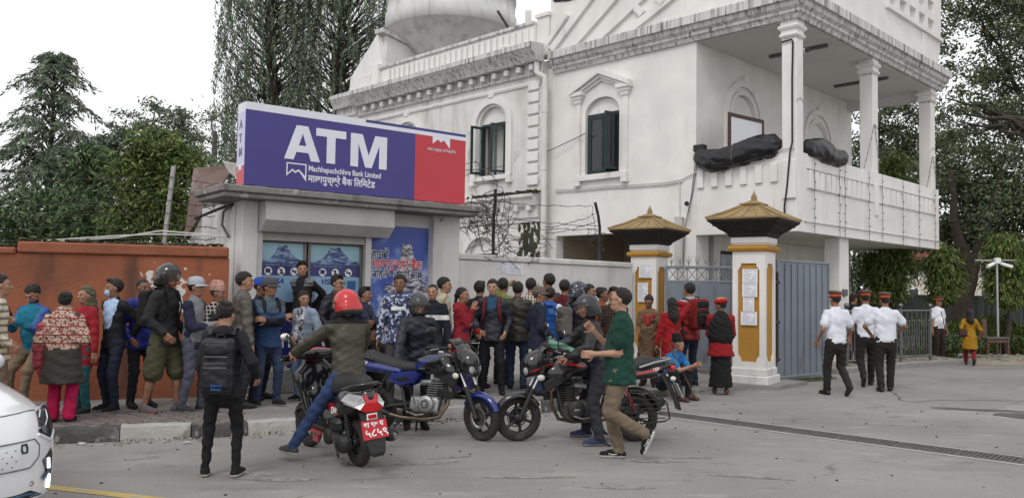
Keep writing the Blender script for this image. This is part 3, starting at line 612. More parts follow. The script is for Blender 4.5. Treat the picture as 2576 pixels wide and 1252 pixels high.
mt1=mat('sticker_rock_blue',(.055,.10,.24),.4,.35,9);mt2=mat('sticker_rock_dark',(.02,.028,.07),.4,.4,12);whitep=mat('print_white',(.78,.78,.80),.5,.03,3);deepb=mat('print_deep_blue',(.02,.03,.16),.45,.1,3)
alu=mat('grey_door_frame',(.16,.145,.14),.45,.1,5)
MT=[(0,.1),(.05,.2),(.1,.14),(.18,.22),(.27,.4),(.33,.62),(.38,.93),(.42,1.0),(.46,.9),(.52,.94),(.58,1.03),(.64,.78),(.72,.55),(.8,.34),(.88,.22),(.95,.2),(1,.08)]
def mountain(b,x0,x1,z0,h,y,mi=0):
    vs=[(x0+(x1-x0)*u,y,z0) for u,_ in MT]+[(x0+(x1-x0)*u,y,z0+h*v) for u,v in MT];n=len(MT)
    b.add(vs,[(i,i+1,n+i+1,n+i) for i in range(n-1)],mi)
def icon(kind,x,z,par,y=.142):
    s=kp('icon',whitep,lambda b:b.lathe([(0,0),(.062,0)],20,(x,y,z),1),par)
    if kind==0: kp('mark',deepb,lambda b:(b.sphere((x,y-.002,z+.012),(.042,.001,.03),12,6),b.box(x-.042,x+.02,y-.003,y-.001,z-.028,z)),s)
    elif kind==1: kp('mark',mat('print_brown',(.10,.05,.03),.6),lambda b:(b.sphere((x,y-.002,z+.015),(.02,.001,.024),12,6),b.prism([(x-.035,z-.045),(x+.035,z-.045),(x+.018,z-.012),(x-.018,z-.012)],y-.003,y-.001,1)),s)
    else: kp('mark',deepb,lambda b:(b.sphere((x-.022,y-.002,z),(.02,.001,.014),10,6),b.sphere((x+.022,y-.002,z),(.02,.001,.014),10,6)),s)
    kp('strike',blackp,lambda b:b.prism([(x+.034,z-.044),(x+.046,z-.036),(x-.034,z+.044),(x-.046,z+.036)],y-.0045,y-.0035,1),s)
def rock_material():
    m=bpy.data.materials.new('poster_rock_snow');m.use_nodes=True;n=m.node_tree.nodes;l=m.node_tree.links;b=n['Principled BSDF'];b.inputs['Roughness'].default_value=.4
    tc=n.new('ShaderNodeTexCoord');mp=n.new('ShaderNodeMapping');mp.inputs['Rotation'].default_value=(0,rad(35),0);mp.inputs['Scale'].default_value=(5,5,13);l.new(tc.outputs['Object'],mp.inputs[0])
    nz=n.new('ShaderNodeTexNoise');nz.inputs['Scale'].default_value=1.6;nz.inputs['Detail'].default_value=9;l.new(mp.outputs[0],nz.inputs['Vector'])
    r=n.new('ShaderNodeValToRGB');l.new(nz.outputs['Fac'],r.inputs[0]);e=r.color_ramp.elements;e[0].position=.38;e[0].color=(.025,.03,.08,1);e[1].position=.60;e[1].color=(.58,.58,.64,1);q=r.color_ramp.elements.new(.48);q.color=(.16,.14,.16,1)
    l.new(r.outputs[0],b.inputs['Base Color']);return m
def tinted_rock():
    m=rock_material();m.name='sticker_rock';r=[q for q in m.node_tree.nodes if q.type=='VALTORGB'][0];cs=((.02,.03,.09,1),(.06,.11,.26,1),(.24,.34,.50,1))
    for e,c_ in zip(r.color_ramp.elements,cs): e.color=c_
    return m
rk2=tinted_rock()
for (x0,x1,vis) in((.345,1.06,0),(1.12,2.02,1)):
    d=kp('door',alu,lambda b:(b.box(x0-.02,x0+.02,.13,.18,.48,2.41),b.box(x1-.03,x1+.01,.13,.18,.48,2.41),b.box(x0+.02,x1-.03,.13,.18,2.36,2.41),b.box(x0+.02,x1-.03,.13,.18,.48,.56)))
    a,c=x0+.02,x1-.03
    kp('glass',glass_dark,lambda b:b.box(a,c,.158,.168,.56,2.36),d)
    kp('sticker',skyb,lambda b:b.box(a,c,.152,.156,2.05,2.345),d)
    kp('mountain_print',rk2,lambda b:mountain(b,a+.01,c-.01,2.052,.27,.150),d)
    kp('sticker',navy,lambda b:b.box(a,c,.1505,.156,1.862,2.05),d)
    ic=[(0,.16),(1,.47),(2,.78)] if not vis else[(0,.25),(1,.5),(2,.77)]
    for k,u in ic: icon(k,a+(c-a)*u,1.925,d)
    text('िकपया हेल्मेट मास्क र चश्मा लगाएर प्रवेश',.036,lblue,d,frame((a+.06,.149,2.005),(1,0,0),(0,0,1)),sx=.85)
    kp('sticker',lblue,lambda b:b.box(a,c,.1505,.156,1.46,1.86),d)
    text('VISA',.115,deepb,d,frame((a+.13+.05*vis,.149,1.74),(1,0,0),(0,0,1)),bold=.002,shear=.25)
    kp('sticker',navy,lambda b:b.box(a,c,.1505,.156,.62,1.20),d)
    text('ATM',.27,whitep,d,frame((a+.1,.149,.78),(1,0,0),(0,0,1)),bold=.006)
    text('24 hrs',.09,lblue,d,frame((a+.12,.149,1.06),(1,0,0),(0,0,1)))
    kp('handle',steel,lambda b:b.tube([((c-.06) if not vis else (a+.06),.10,1.0),((c-.06) if not vis else (a+.06),.10,1.75)],.014,8),d)
kp('card_sticker',mat('sticker_card_blue',(.02,.10,.28),.4,.2,6),lambda b:b.box(1.78,1.93,.149,.1502,1.66,1.80))
# poster on the right of the shutter
def poster_material():
    m=bpy.data.materials.new('poster_cloud_sky');m.use_nodes=True;n=m.node_tree.nodes;l=m.node_tree.links;b=n['Principled BSDF'];b.inputs['Roughness'].default_value=.4
    tc=n.new('ShaderNodeTexCoord');nz=n.new('ShaderNodeTexNoise');nz.inputs['Scale'].default_value=2.6;nz.inputs['Detail'].default_value=8;nz.inputs['Distortion'].default_value=.5;l.new(tc.outputs['Object'],nz.inputs['Vector'])
    sp=n.new('ShaderNodeSeparateXYZ');l.new(tc.outputs['Generated'],sp.inputs[0])
    a=n.new('ShaderNodeMath');a.operation='MULTIPLY_ADD';l.new(sp.outputs[2],a.inputs[0]);a.inputs[1].default_value=-.28;l.new(nz.outputs['Fac'],a.inputs[2])
    r=n.new('ShaderNodeValToRGB');l.new(a.outputs[0],r.inputs[0]);e=r.color_ramp.elements
    e[0].position=.26;e[0].color=(.035,.075,.34,1);e[1].position=.50;e[1].color=(.62,.64,.72,1);q=r.color_ramp.elements.new(.36);q.color=(.12,.19,.48,1)
    l.new(r.outputs[0],b.inputs['Base Color']);return m
post=thing('poster','tall blue poster of a snowy mountain with red and navy lettering on the kiosk','poster',KO,KR)
part('sheet',poster_material(),lambda b:b.box(2.15,3.275,.128,.136,.75,2.72),post);rk=rock_material()
part('mountain_print',rk,lambda b:mountain(b,2.45,3.27,1.62,.86,.126),post);part('mountain_print',rk,lambda b:mountain(b,2.16,3.27,.95,.72,.1245),post)
part('header',mat('poster_header',(.10,.12,.35),.5,.1,3),lambda b:b.box(2.7,3.27,.1265,.1275,2.655,2.70),post)
red_p=mat('print_red',(.52,.02,.03),.5,.05,3);dk_p=mat('print_navy',(.02,.02,.07),.5,.05,3)
for s,z,m_,sz,sx_ in(('हाम्रो',2.19,dk_p,.175,.85),('माछापुच्छ्रे बैंक',2.02,red_p,.20,.83),('जहिले छ हाम्रो साथ...',1.87,dk_p,.165,.78)):
    s=s.replace('हिल','िहल')
    text(s,sz,whitep,post,frame((2.20,.1225,z),(1,0,0),(0,0,1)),bold=.011,depth=.001,sx=sx_);text(s,sz,m_,post,frame((2.20,.1205,z),(1,0,0),(0,0,1)),bold=.003,depth=.001,sx=sx_)
# ---------------------------------------------------------------- the sign on the kiosk roof
sign=thing('sign_board','large violet-blue and red box sign with white letters on the kiosk roof','sign',KO,KR)
vio=mat('sign_violet_blue',(.042,.034,.20),.38,.06,1.2,coat=.15);redm=mat('sign_red',(.50,.030,.045),.38,.05,1.2,coat=.15);swh=mat('sign_white',(.70,.71,.78),.45,.04,2);lav=mat('sign_lavender',(.55,.55,.72),.45,.04,2)
Y0=-.4;sp_=lambda n,m,f,par=None:part(n,m,f,par or sign)
sp_('side_panel',[lav],lambda b:b.box(-.14,-.11,Y0+.003,Y0+.3,3.42,4.16));sp_('side_panel',redm,lambda b:b.box(-.14,-.11,Y0+.003,Y0+.3,3.12,3.40));sp_('side_strip',swh,lambda b:b.box(-.141,-.11,Y0+.003,Y0+.3,3.40,3.42));sp_('side_strip',swh,lambda b:b.box(-.141,-.11,Y0+.002,Y0+.3,4.16,4.30))
sp_('back_panel',greyp,lambda b:b.box(-.105,3.63,Y0+.01,Y0+.29,3.13,4.29))
sp_('face_panel',vio,lambda b:b.box(-.14,2.648,Y0-.01,Y0,3.12,4.19));sp_('face_panel',redm,lambda b:b.box(2.65,3.64,Y0-.01,Y0,3.12,4.19))
sp_('top_strip',swh,lambda b:b.box(-.14,1.75,Y0-.012,Y0,4.192,4.30));sp_('top_strip',swh,lambda b:b.box(1.752,3.64,Y0-.012,Y0,4.192,4.255));sp_('top_strip',vio,lambda b:b.box(1.752,3.64,Y0-.012,Y0,4.257,4.30))
for poly_o,poly_i in(([(.44,3.55),(.62,4.06),(.80,4.06),(1.0,3.55),(.855,3.55),(.815,3.665),(.625,3.665),(.585,3.55)],[(.66,3.765),(.78,3.765),(.72,3.945)]),([(.93,4.06),(1.42,4.06),(1.42,3.945),(1.245,3.945),(1.245,3.55),(1.105,3.55),(1.105,3.945),(.93,3.945)],None),([(1.50,3.55),(1.50,4.06),(1.70,4.06),(1.81,3.735),(1.92,4.06),(2.13,4.06),(2.13,3.55),(1.995,3.55),(1.995,3.915),(1.865,3.55),(1.755,3.55),(1.63,3.915),(1.63,3.55)],None)):
    sp_('letter',swh,lambda b:b.holes(poly_o,[poly_i] if poly_i else [],Y0-.016,Y0-.0102,1))
text('Machhapuchchhre Bank Limited',.118,swh,sign,frame((.82,Y0-.013,3.405),(1,0,0),(0,0,1)),bold=.002,sx=.80)
text('माछापुच्छ्रे बैंक िलिमटेड',.145,swh,sign,frame((.82,Y0-.013,3.245),(1,0,0),(0,0,1)),bold=.003,sx=.86)
def logo(b,x,z,w,h,y):
    o=[(x,z),(x,z+h),(x+w,z+h),(x+w,z-.06),(x+w*.62,z+h*.42),(x+w*.42,z+h*.26),(x+w*.3,z+h*.42)]
    i=[(x+.018,z+.04),(x+.018,z+h-.018),(x+w-.018,z+h-.018),(x+w-.018,z+.02),(x+w*.62,z+h*.56),(x+w*.42,z+h*.40),(x+w*.3,z+h*.57)]
    n=len(o);b.add([(p[0],y,p[1]) for p in o+i],[(k,(k+1)%n,n+(k+1)%n,n+k) for k in range(n)])
sp_('logo',swh,lambda b:logo(b,.48,3.30,.31,.20,Y0-.013));
sp_('logo',swh,lambda b:b.prism([(2.98,4.19),(3.32,4.19),(3.32,4.02),(3.2,4.15),(3.14,4.11),(3.08,4.15),(2.98,4.07)],Y0-.014,Y0-.011,1))
text('सबल, उत्कृष्ट एवं िवस्तािरत',.062,swh,sign,frame((2.88,Y0-.013,3.955),(1,0,0),(0,0,1)),sx=.85)
for ch,z in(('A',3.94),('T',3.74),('M',3.54)): text(ch,.17,mat('print_slate',(.16,.17,.26),.5),sign,frame((-.143,Y0+.22,z),(0,-1,0),(0,0,1)),bold=.004)
sp_('logo',swh,lambda b:b.prism([(Y0+.1,3.4),(Y0+.22,3.4),(Y0+.22,3.3),(Y0+.18,3.36),(Y0+.16,3.33),(Y0+.14,3.36),(Y0+.1,3.32)],-.1435,-.1412,0))
for x in(.05,.5,1.1,1.7,2.3,2.9): sp_('sign_foot',steel,lambda b:b.box(x,x+.16,Y0+.02,Y0+.2,3.095,3.13))
# brown sheet lean-to behind the kiosk
lt=mat('rusty_sheet',(.15,.10,.085),.85,.25,2,.4,20,stains=[((.30,.26,.24),(2,2,2),.55,.7,.6)])
lean=thing('lean_to_roof','rusty brown sheet roof sloping behind the kiosk','roof',KO,KR)
def quadsheet(b,pts,t=.03):
    P=[Vector(at(*p))-KO for p in pts];P=[Matrix.Rotation(-KR,3,'Z')@p for p in P];n=(P[1]-P[0]).cross(P[3]-P[0]).normalized()*t;b.loft([P,[p+n for p in P]],smooth=False)
part('sheet',lt,lambda b:quadsheet(b,[(487,422,14.9),(592,414,14.6),(525,508,13.9),(462,604,14.1)]),lean);part('side_wall',kplast,lambda b:quadsheet(b,[(525,508,14.0),(600,500,14.2),(600,640,14.2),(462,640,14.15)]),lean)
part('gutter',metal_l,lambda b:quadsheet(b,[(560,406,14.2),(592,412,13.6),(592,446,13.6),(575,432,14.0)]),lean)
# ---------------------------------------------------------------- white boundary wall right of the kiosk
WW=Vector((-.93,14.48,0));ww=thing('boundary_wall','stained white boundary wall between kiosk and gate pillar','wall',WW,rad(45))
wwm=mat('stained_white_wall',(.62,.60,.575),.9,.1,1.3,.4,35,stains=[((.33,.30,.26),(1.5,1.5,.5),.52,.74,.6),((.15,.14,.13),(6,6,.7),.64,.76,.55)])
part('wall_panel',wwm,lambda b:b.box(.02,5.0,0,.24,0,2.20),ww);part('coping',wwm,lambda b:b.rbox((2.5,.12,2.265),(4.98,.30,.11),.02),ww)
# sheets pasted on it
for (x0,x1,z0,z1,lb) in((.94,1.2,2.0,2.2,'left half of the white printed notice pasted on the white wall'),(1.205,1.60,1.98,2.19,'right half of the white printed notice pasted on the white wall')):
    b=MB();b.box(x0,x1,-.008,-.003,z0,z1);b.build('notice_paper',notice_m,None,WW,rad(45),label=lb,cat='notice')
# ---------------------------------------------------------------- gate pillars with gilded roofs
ochre=mat('ochre_paint',(.43,.22,.035),.8,.12,1.5,.3,40,stains=[((.30,.15,.03),(2,2,.6),.55,.72,.6)])
gold=mat('gilded_metal',(.315,.225,.105),.5,.16,5,.3,30,metal=.25,stains=[((.20,.13,.05),(4,4,4),.58,.72,.6)])
darkw=mat('carved_dark_wood',(.022,.016,.013),.75,.4,20,.9,45)
def pillar(loc,label):
    p=thing('gate_pillar',label,'gate pillar',loc,rad(-35),'gate pillars with gilded roofs');q=lambda n,m,f,par=None:part(n,m,f,par or p)
    q('plinth',plaster_warm,lambda b:(b.rbox((0,0,.1),(.74,.74,.24),.02),b.rbox((0,0,.28),(.66,.66,.14),.02)))
    h=.30
    def pan(s=1.0):   # panel outline with stepped, concave corners
        w,t=.20,.0;z0,z1=.46,2.24;pts=[]
        def cc(cx,cz,a0):
            return [(cx+.055*math.cos(a0+i*PI/8),cz+.055*math.sin(a0+i*PI/8)) for i in range(5)]
        L=[(-w,z0+.13),(-w+.0,z0+.13)]
        return [(-w+.06,z0),(w-.06,z0)]+[(w-.06+.06*(1-math.cos(t)),z0+.10*math.sin(t)) for t in (.4,.8,1.2)]+[(w,z0+.13),(w,z1-.13)]+[(w-.06+.06*(1-math.cos(t)),z1-.10*math.sin(t)) for t in (1.2,.8,.4)]+[(w-.06,z1),(-w+.06,z1)]+[(-w+.06-.06*(1-math.cos(t)),z1-.10*math.sin(t)) for t in (.4,.8,1.2)]+[(-w,z1-.13),(-w,z0+.13)]+[(-w+.06-.06*(1-math.cos(t)),z0+.10*math.sin(t)) for t in (1.2,.8,.4)]
    q('shaft',ochre,lambda b:b.box(-h+.035,h-.035,-h+.035,h-.035,.3,2.5))
    for k in range(4):
        a=k*PI/2
        def face(b):
            b.T=Matrix.Rotation(a,4,'Z');b.holes([(-h,.35),(h-.036,.35),(h-.036,2.46),(-h,2.46)],[pan()],-h,-h+.034,1);b.T=Matrix.Identity(4)
        q('frame',plaster,face)
    q('neck',plaster,lambda b:b.rbox((0,0,2.66),(.66,.66,.12),.015));q('neck',plaster,lambda b:b.rbox((0,0,2.59),(.62,.62,.03),.01))
    q('torus_band',ochre,lambda b:b.loft([[(sx*(.33+o),sy*(.33+o),z) for sx,sy in((-1,-1),(1,-1),(1,1),(-1,1))] for o,z in((-.02,2.455),(.03,2.475),(.05,2.515),(.03,2.555),(-.02,2.575))],smooth=False))
    q('bracket',darkw,lambda b:b.loft([[(sx*r,sy*r,z) for sx,sy in((-1,-1),(1,-1),(1,1),(-1,1))] for r,z in((.34,2.722),(.37,2.76),(.38,2.79),(.50,2.87),(.60,2.96),(.655,3.0),(.655,3.03),(.2,3.04))],smooth=False))
    for k in range(4):
        for row in range(3):
            def studs(b):
                b.T=Matrix.Rotation(k*PI/2,4,'Z');w=.40+row*.085;z=2.815+row*.06
                for i in range(12+row*2): 
                    x=-w+.04+(2*w-.08)*i/(11+row*2);b.rbox((x,-w-.012,z),(.03,.03,.034),.006)
                b.T=Matrix.Identity(4)
            o=q('stud_row',darkw,studs);o['kind']='stuff'
    rf=q('roof',gold,lambda b:b.loft([[(sx*r,sy*r,z) for sx,sy in((-1,-1),(1,-1),(1,1),(-1,1))] for r,z in((.67,3.032),(.675,3.06),(.42,3.17),(.17,3.31),(.17,3.32))],smooth=False))
    def ribs(b,k):
        b.T=Matrix.Rotation(k*PI/2,4,'Z')
        for i in range(-2,3): b.tube([(i*.27,-.675,3.068),(i*.165,-.42,3.178),(i*.065,-.17,3.318)],.012,6)
        b.T=Matrix.Identity(4)
    for k in range(4): o=q('seam_rib',gold,lambda b:ribs(b,k),rf);o['kind']='stuff'
    for sx in(-1,1):
        for sy in(-1,1): q('hip_rib',gold,lambda b:b.tube([(sx*.68,sy*.68,3.07),(sx*.42,sy*.42,3.185),(sx*.17,sy*.17,3.325)],.02,6),rf)
    q('cap_plate',gold,lambda b:b.loft([[(sx*r,sy*r,z) for sx,sy in((-1,-1),(1,-1),(1,1),(-1,1))] for r,z in((.17,3.31),(.20,3.33),(.205,3.35),(.15,3.36),(.06,3.41))],smooth=False),rf)
    q('finial',gold,lambda b:b.lathe([(.06,3.40),(.07,3.42),(.045,3.44),(.06,3.455),(.062,3.47),(.035,3.485),(.05,3.50),(.05,3.51),(.025,3.525),(.035,3.54),(.018,3.555),(0,3.62)],14),rf)
    return p
P2=pillar((4.48,15.43,.0),'front gate pillar with four pasted papers and gilded roof, beside the open leaf')
P1=pillar((3.02,18.3,.0),'farther gate pillar with gilded roof at the end of the white wall')
def paper(P,x0,x1,z0,z1,lb,m=notice_m):
    M=Matrix.Translation(P.location)@Matrix.Rotation(rad(-35),4,'Z');b=MB();b.box(x0,x1,-.001,.001,z0,z1);o=b.build('notice_paper',m,None,M@Vector((0,-.308,0)),rad(-35),label=lb,cat='notice');return o
for (x0,x1,z0,z1,lb) in((-.11,.17,1.88,2.14,'topmost paper notice on the front gate pillar'),(-.115,.165,1.63,1.875,'second paper notice from the top on the front gate pillar'),(-.10,.11,1.37,1.62,'third narrower paper notice on the front gate pillar'),(-.14,.16,1.12,1.365,'lowest paper notice on the front gate pillar')):
    paper(P2,x0,x1,z0,z1,lb)
paper(P1,-.10,.2,2.0,2.28,'upper paper notice on the farther gate pillar');paper(P1,-.13,.12,1.48,1.9,'lower paper notice on the farther gate pillar')
gm_=mat('gate_grey_blue',(.19,.215,.25),.45,.08,2,.1,30,metal=.2,stains=[((.09,.08,.075),(2,2,1),.6,.75,.6)])
# open leaf, hinged on the front pillar
L0=Vector((5.06,15.93,.06));ga=math.atan2(17.15-15.93,6.50-5.06);gl=1.9
leaf=thing('gate_leaf','open grey-blue sheet metal gate leaf hinged on the front pillar','gate',L0,ga)
for i in range(8): part('panel',gm_,lambda b:b.box(.03+i*.23,.03+i*.23+.222,-.012,.012,.06,2.24),leaf);part('rib',gm_,lambda b:b.rbox((.03+i*.23+.226,-.02,1.15),(.022,.03,2.12),.006),leaf)
part('frame',gm_,lambda b:(b.rbox((0,0,1.15),(.06,.06,2.3),.01),b.rbox((gl-.02,0,1.15),(.05,.06,2.3),.01),b.rbox((gl/2,-.01,2.27),(gl-.04,.05,.05),.01),b.rbox((gl/2,-.01,.045),(gl-.04,.05,.05),.01)),leaf)
part('hinge_pipe',iron,lambda b:(b.tube([(-.07,-.05,.35),(-.07,-.05,2.05)],.028,8),[b.tube([(-.2,-.05,z),(.0,-.04,z)],.035,8) for z in(.4,1.1,1.85)]),leaf)
# closed leaf between the pillars
C0=Vector((3.30,17.78,.06));C1=Vector((4.95,17.5,.06));ca=math.atan2(C1.y-C0.y,C1.x-C0.x);cl=(C1-C0).length
cg=thing('gate_leaf','closed grey-blue gate leaf with crossed bars and spikes between the pillars','gate',C0,ca)
for i in range(5): part('panel',gm_,lambda b:b.box(.03+i*.32,.03+i*.32+.312,-.012,.012,.05,1.84),cg);part('rib',gm_,lambda b:b.rbox((.03+i*.32+.316,-.02,.93),(.025,.03,1.76),.006),cg)
part('frame',gm_,lambda b:(b.rbox((.0,0,1.1),(.06,.07,2.2),.01),b.rbox((cl,0,1.1),(.06,.07,2.2),.01),b.rbox((cl/2,0,2.17),(cl-.06,.06,.06),.01),b.rbox((cl/2,0,1.87),(cl-.06,.06,.05),.01)),cg)
for i in range(8): part('crossed_bar',gm_,lambda b:(b.tube([(.04+i*.2,0,1.9),(.04+i*.2+.18,0,2.14)],.009,6),b.tube([(.04+i*.2+.18,.012,1.9),(.04+i*.2,.012,2.14)],.009,6),b.tube([(.04+i*.2+.19,.006,1.9),(.04+i*.2+.19,.006,2.14)],.009,6)),cg)
for i in range(9): part('spike',gm_,lambda b:(b.tube([(.1+i*.18,0,2.2),(.1+i*.18,0,2.42)],[.011,.003],6),b.tube([(.1+i*.18,0,2.24),(.13+i*.18,0,2.3),(.155+i*.18,0,2.4)],[.01,.009,.003],6),b.tube([(.1+i*.18,0,2.24),(.07+i*.18,0,2.3),(.045+i*.18,0,2.4)],[.01,.009,.003],6)),cg)
# low concrete slab under the front pillar
b=MB();b.prism([(3.3,14.45),(4.15,14.85),(4.75,14.82),(5.55,15.7),(5.1,16.2),(4.2,16.4),(3.2,15.2)],0,.075,2);b.build('pillar_base_slab',concrete,kind='structure')
steel=mat('railing_steel',(.16,.16,.165),.35,.1,8,metal=.8)
# ---------------------------------------------------------------- steel railing inside the gate
R0=Vector((7.42,18.5,.12));R1=Vector((10.4,20.78,.12));ra_=math.atan2(R1.y-R0.y,R1.x-R0.x);rl=(R1-R0).length
rail=thing('steel_railing','stainless steel railing with ball-topped posts inside the gate','railing',R0,ra_)
for x in(0,rl*.62,rl): part('post',steel,lambda b:b.tube([(x,0,0),(x,0,1.28)],.035,10),rail);part('ball',steel,lambda b:b.sphere((x,0,1.34),.06,12,8),rail)
for z in(1.22,.12): part('rail',steel,lambda b:b.tube([(0,0,z),(rl,0,z)],.026,8),rail)
for i in range(32):
    x=.08+i*(rl-.16)/31;tall=i%2==0
    part('bar',steel,lambda b:(b.tube([(x,0,.12),(x,0,1.2 if tall else .95)],.011,6),) if tall else (b.tube([(x,0,.12),(x,0,.95)],.011,6),b.sphere((x,0,.97),.024,8,6)),rail)
for i in range(15):
    x=.13+i*(rl-.26)/14;part('loop',steel,lambda b:b.tube([(x-.06,0,.62),(x-.06,0,.42),(x-.035,0,.36),(x+.035,0,.36),(x+.06,0,.42),(x+.06,0,.62)],.010,6),rail)
# ---------------------------------------------------------------- implicit surfaces (bodies, heads, hands, soft shapes)
class Vox:
    def __init__(s,lo,hi,h):
        s.lo=np.array(lo,float);s.h=h;n=np.ceil((np.array(hi)-s.lo)/h).astype(int)+2;s.n=n
        s.ax=[s.lo[i]+h*np.arange(n[i]) for i in range(3)];s.g={};s.order=[]
    def grp(s,name):
        if name not in s.g: s.g[name]=np.ones(tuple(s.n),np.float32);s.order.append(name)
        return s.g[name]
    def put(s,name,lo,hi,fn,k=.02,sub=False):
        G=s.grp(name);sl=[];ax=[]
        for i in range(3):
            a=max(0,int((lo[i]-s.lo[i])/s.h));b=min(s.n[i],int((hi[i]-s.lo[i])/s.h)+2)
            if b<=a: return
            sl.append(slice(a,b));ax.append(s.ax[i][a:b])
        X=ax[0][:,None,None];Y=ax[1][None,:,None];Z=ax[2][None,None,:]
        d=fn(X,Y,Z).astype(np.float32);A=G[tuple(sl)]
        if sub: G[tuple(sl)]=np.maximum(A,-d)
        elif k<=0: G[tuple(sl)]=np.minimum(A,d)
        else:
            t=np.clip(.5+.5*(d-A)/k,0,1);G[tuple(sl)]=d*(1-t)+A*t-k*t*(1-t)
    def cone(s,name,a,b,ra,rb,k=.02,sub=False,clip=None):
        a=np.array(a,float);b=np.array(b,float);m=max(ra,rb)+.05;ba=b-a;L2=float(ba@ba)+1e-12
        def fn(X,Y,Z):
            px,py,pz_=X-a[0],Y-a[1],Z-a[2];t=np.clip((px*ba[0]+py*ba[1]+pz_*ba[2])/L2,0,1)
            d=np.sqrt((px-t*ba[0])**2+(py-t*ba[1])**2+(pz_-t*ba[2])**2)-(ra+(rb-ra)*t)
            return np.maximum(d,clip(X,Y,Z)) if clip else d
        s.put(name,np.minimum(a,b)-m,np.maximum(a,b)+m,fn,k,sub)
    def ell(s,name,c,r,R=None,k=.02,sub=False,clip=None):
        c=np.array(c,float);r=np.array(r,float);m=r.max()+.05
        def fn(X,Y,Z):
            x,y,z=X-c[0],Y-c[1],Z-c[2]
            if R is not None: x,y,z=[R[0,i]*x+R[1,i]*y+R[2,i]*z for i in range(3)]
            k0=np.sqrt((x/r[0])**2+(y/r[1])**2+(z/r[2])**2);k1=np.sqrt((x/r[0]**2)**2+(y/r[1]**2)**2+(z/r[2]**2)**2)+1e-9
            d=k0*(k0-1)/k1
            return np.maximum(d,clip(x,y,z)) if clip else d
        s.put(name,c-m,c+m,fn,k,sub)
    def slab(s,name,a,b,R,ra,rb,flat,k=.02,clip=None):
        """tapered elliptical trunk section from a to b; R columns: across, front, up; flat: depth over width"""
        a=np.array(a,float);b=np.array(b,float);m=max(ra,rb)+.06;L=np.linalg.norm(b-a)
        def fn(X,Y,Z):
            px,py,pz_=X-a[0],Y-a[1],Z-a[2];x,y,z=[R[0,i]*px+R[1,i]*py+R[2,i]*pz_ for i in range(3)]
            t=np.clip(z/L,0,1);d=(np.sqrt(x**2+(y/flat)**2+(z-t*L)**2)-(ra+(rb-ra)*t))*.8
            return np.maximum(d,clip(X,Y,Z)) if clip else d
        s.put(name,np.minimum(a,b)-m,np.maximum(a,b)+m,fn,k)
    def rbox(s,name,c,hs,r,R=None,k=.01,sub=False):
        c=np.array(c,float);hs=np.array(hs,float)-r;m=np.linalg.norm(hs)+r+.04
        def fn(X,Y,Z):
            x,y,z=X-c[0],Y-c[1],Z-c[2]
            if R is not None: x,y,z=[R[0,i]*x+R[1,i]*y+R[2,i]*z for i in range(3)]
            qx,qy,qz=np.abs(x)-hs[0],np.abs(y)-hs[1],np.abs(z)-hs[2]
            return np.sqrt(np.maximum(qx,0)**2+np.maximum(qy,0)**2+np.maximum(qz,0)**2)+np.minimum(np.maximum(qx,np.maximum(qy,qz)),0)-r
        s.put(name,c-m,c+m,fn,k,sub)
    def wob(s,name,amp,f=1.0,seed=0):
        G=s.g.get(name)
        if G is None: return
        X=s.ax[0][:,None,None];Y=s.ax[1][None,:,None];Z=s.ax[2][None,None,:];q=seed*1.7
        G+= (amp*(np.sin(f*(23*X+31*Z)+q)*np.sin(f*(29*Y-11*Z)+2*q)+.7*np.sin(f*(47*Z+19*X-13*Y)+3*q)+.5*np.sin(f*(71*Z-33*X+24*Y)+q))).astype(np.float32)
    def mesh(s):
        st=np.stack([s.g[n] for n in s.order]);S=st.min(0);W=st.argmin(0).astype(np.int8)
        for sl in((0,),(-1,),(slice(None),0),(slice(None),-1),(slice(None),slice(None),0),(slice(None),slice(None),-1)): S[sl]=1.
        V,F=surfnet(S,s.lo,s.h)
        c=V[F].mean(1);ix=np.clip(np.rint((c-s.lo)/s.h).astype(int),0,s.n-1)
        return V,F,W[ix[:,0],ix[:,1],ix[:,2]],c
def surfnet(S,lo,h):
    I=S<0;n=S.shape
    cs=[(i,j,k) for i in(0,1) for j in(0,1) for k in(0,1)]
    cnt=np.zeros(tuple(q-1 for q in n),np.uint8)
    for i,j,k in cs: cnt+=I[i:n[0]-1+i,j:n[1]-1+j,k:n[2]-1+k]
    act=(cnt>0)&(cnt<8);ijk=np.argwhere(act);idx=np.full(act.shape,-1,np.int32);idx[act]=np.arange(len(ijk))
    val=np.stack([S[ijk[:,0]+i,ijk[:,1]+j,ijk[:,2]+k] for i,j,k in cs],1);cc=np.array(cs,float)
    acc=np.zeros((len(ijk),3));w=np.zeros(len(ijk))
    for a in range(8):
        for b in range(a+1,8):
            if np.abs(cc[a]-cc[b]).sum()!=1: continue
            va,vb=val[:,a],val[:,b];m=(va<0)!=(vb<0);t=np.where(m,va/np.where(m,va-vb,1),0)
            acc+=np.where(m[:,None],cc[a]+t[:,None]*(cc[b]-cc[a]),0);w+=m
    V=lo+h*(ijk+acc/np.maximum(w,1)[:,None]);Fs=[]
    for ax in range(3):
        A=np.moveaxis(I,ax,0);D=A[:-1]!=A[1:];D=D[:,1:-1,1:-1];e=np.argwhere(D);e[:,1:]+=1
        if not len(e): continue
        ins=A[e[:,0],e[:,1],e[:,2]];ID=np.moveaxis(idx,ax,0)
        q=np.stack([ID[e[:,0],e[:,1]-1,e[:,2]-1],ID[e[:,0],e[:,1],e[:,2]-1],ID[e[:,0],e[:,1],e[:,2]],ID[e[:,0],e[:,1]-1,e[:,2]]],1)
        fl=ins if ax!=1 else ~ins
        q[~fl]=q[~fl][:,::-1];Fs.append(q)
    return V,np.concatenate(Fs)
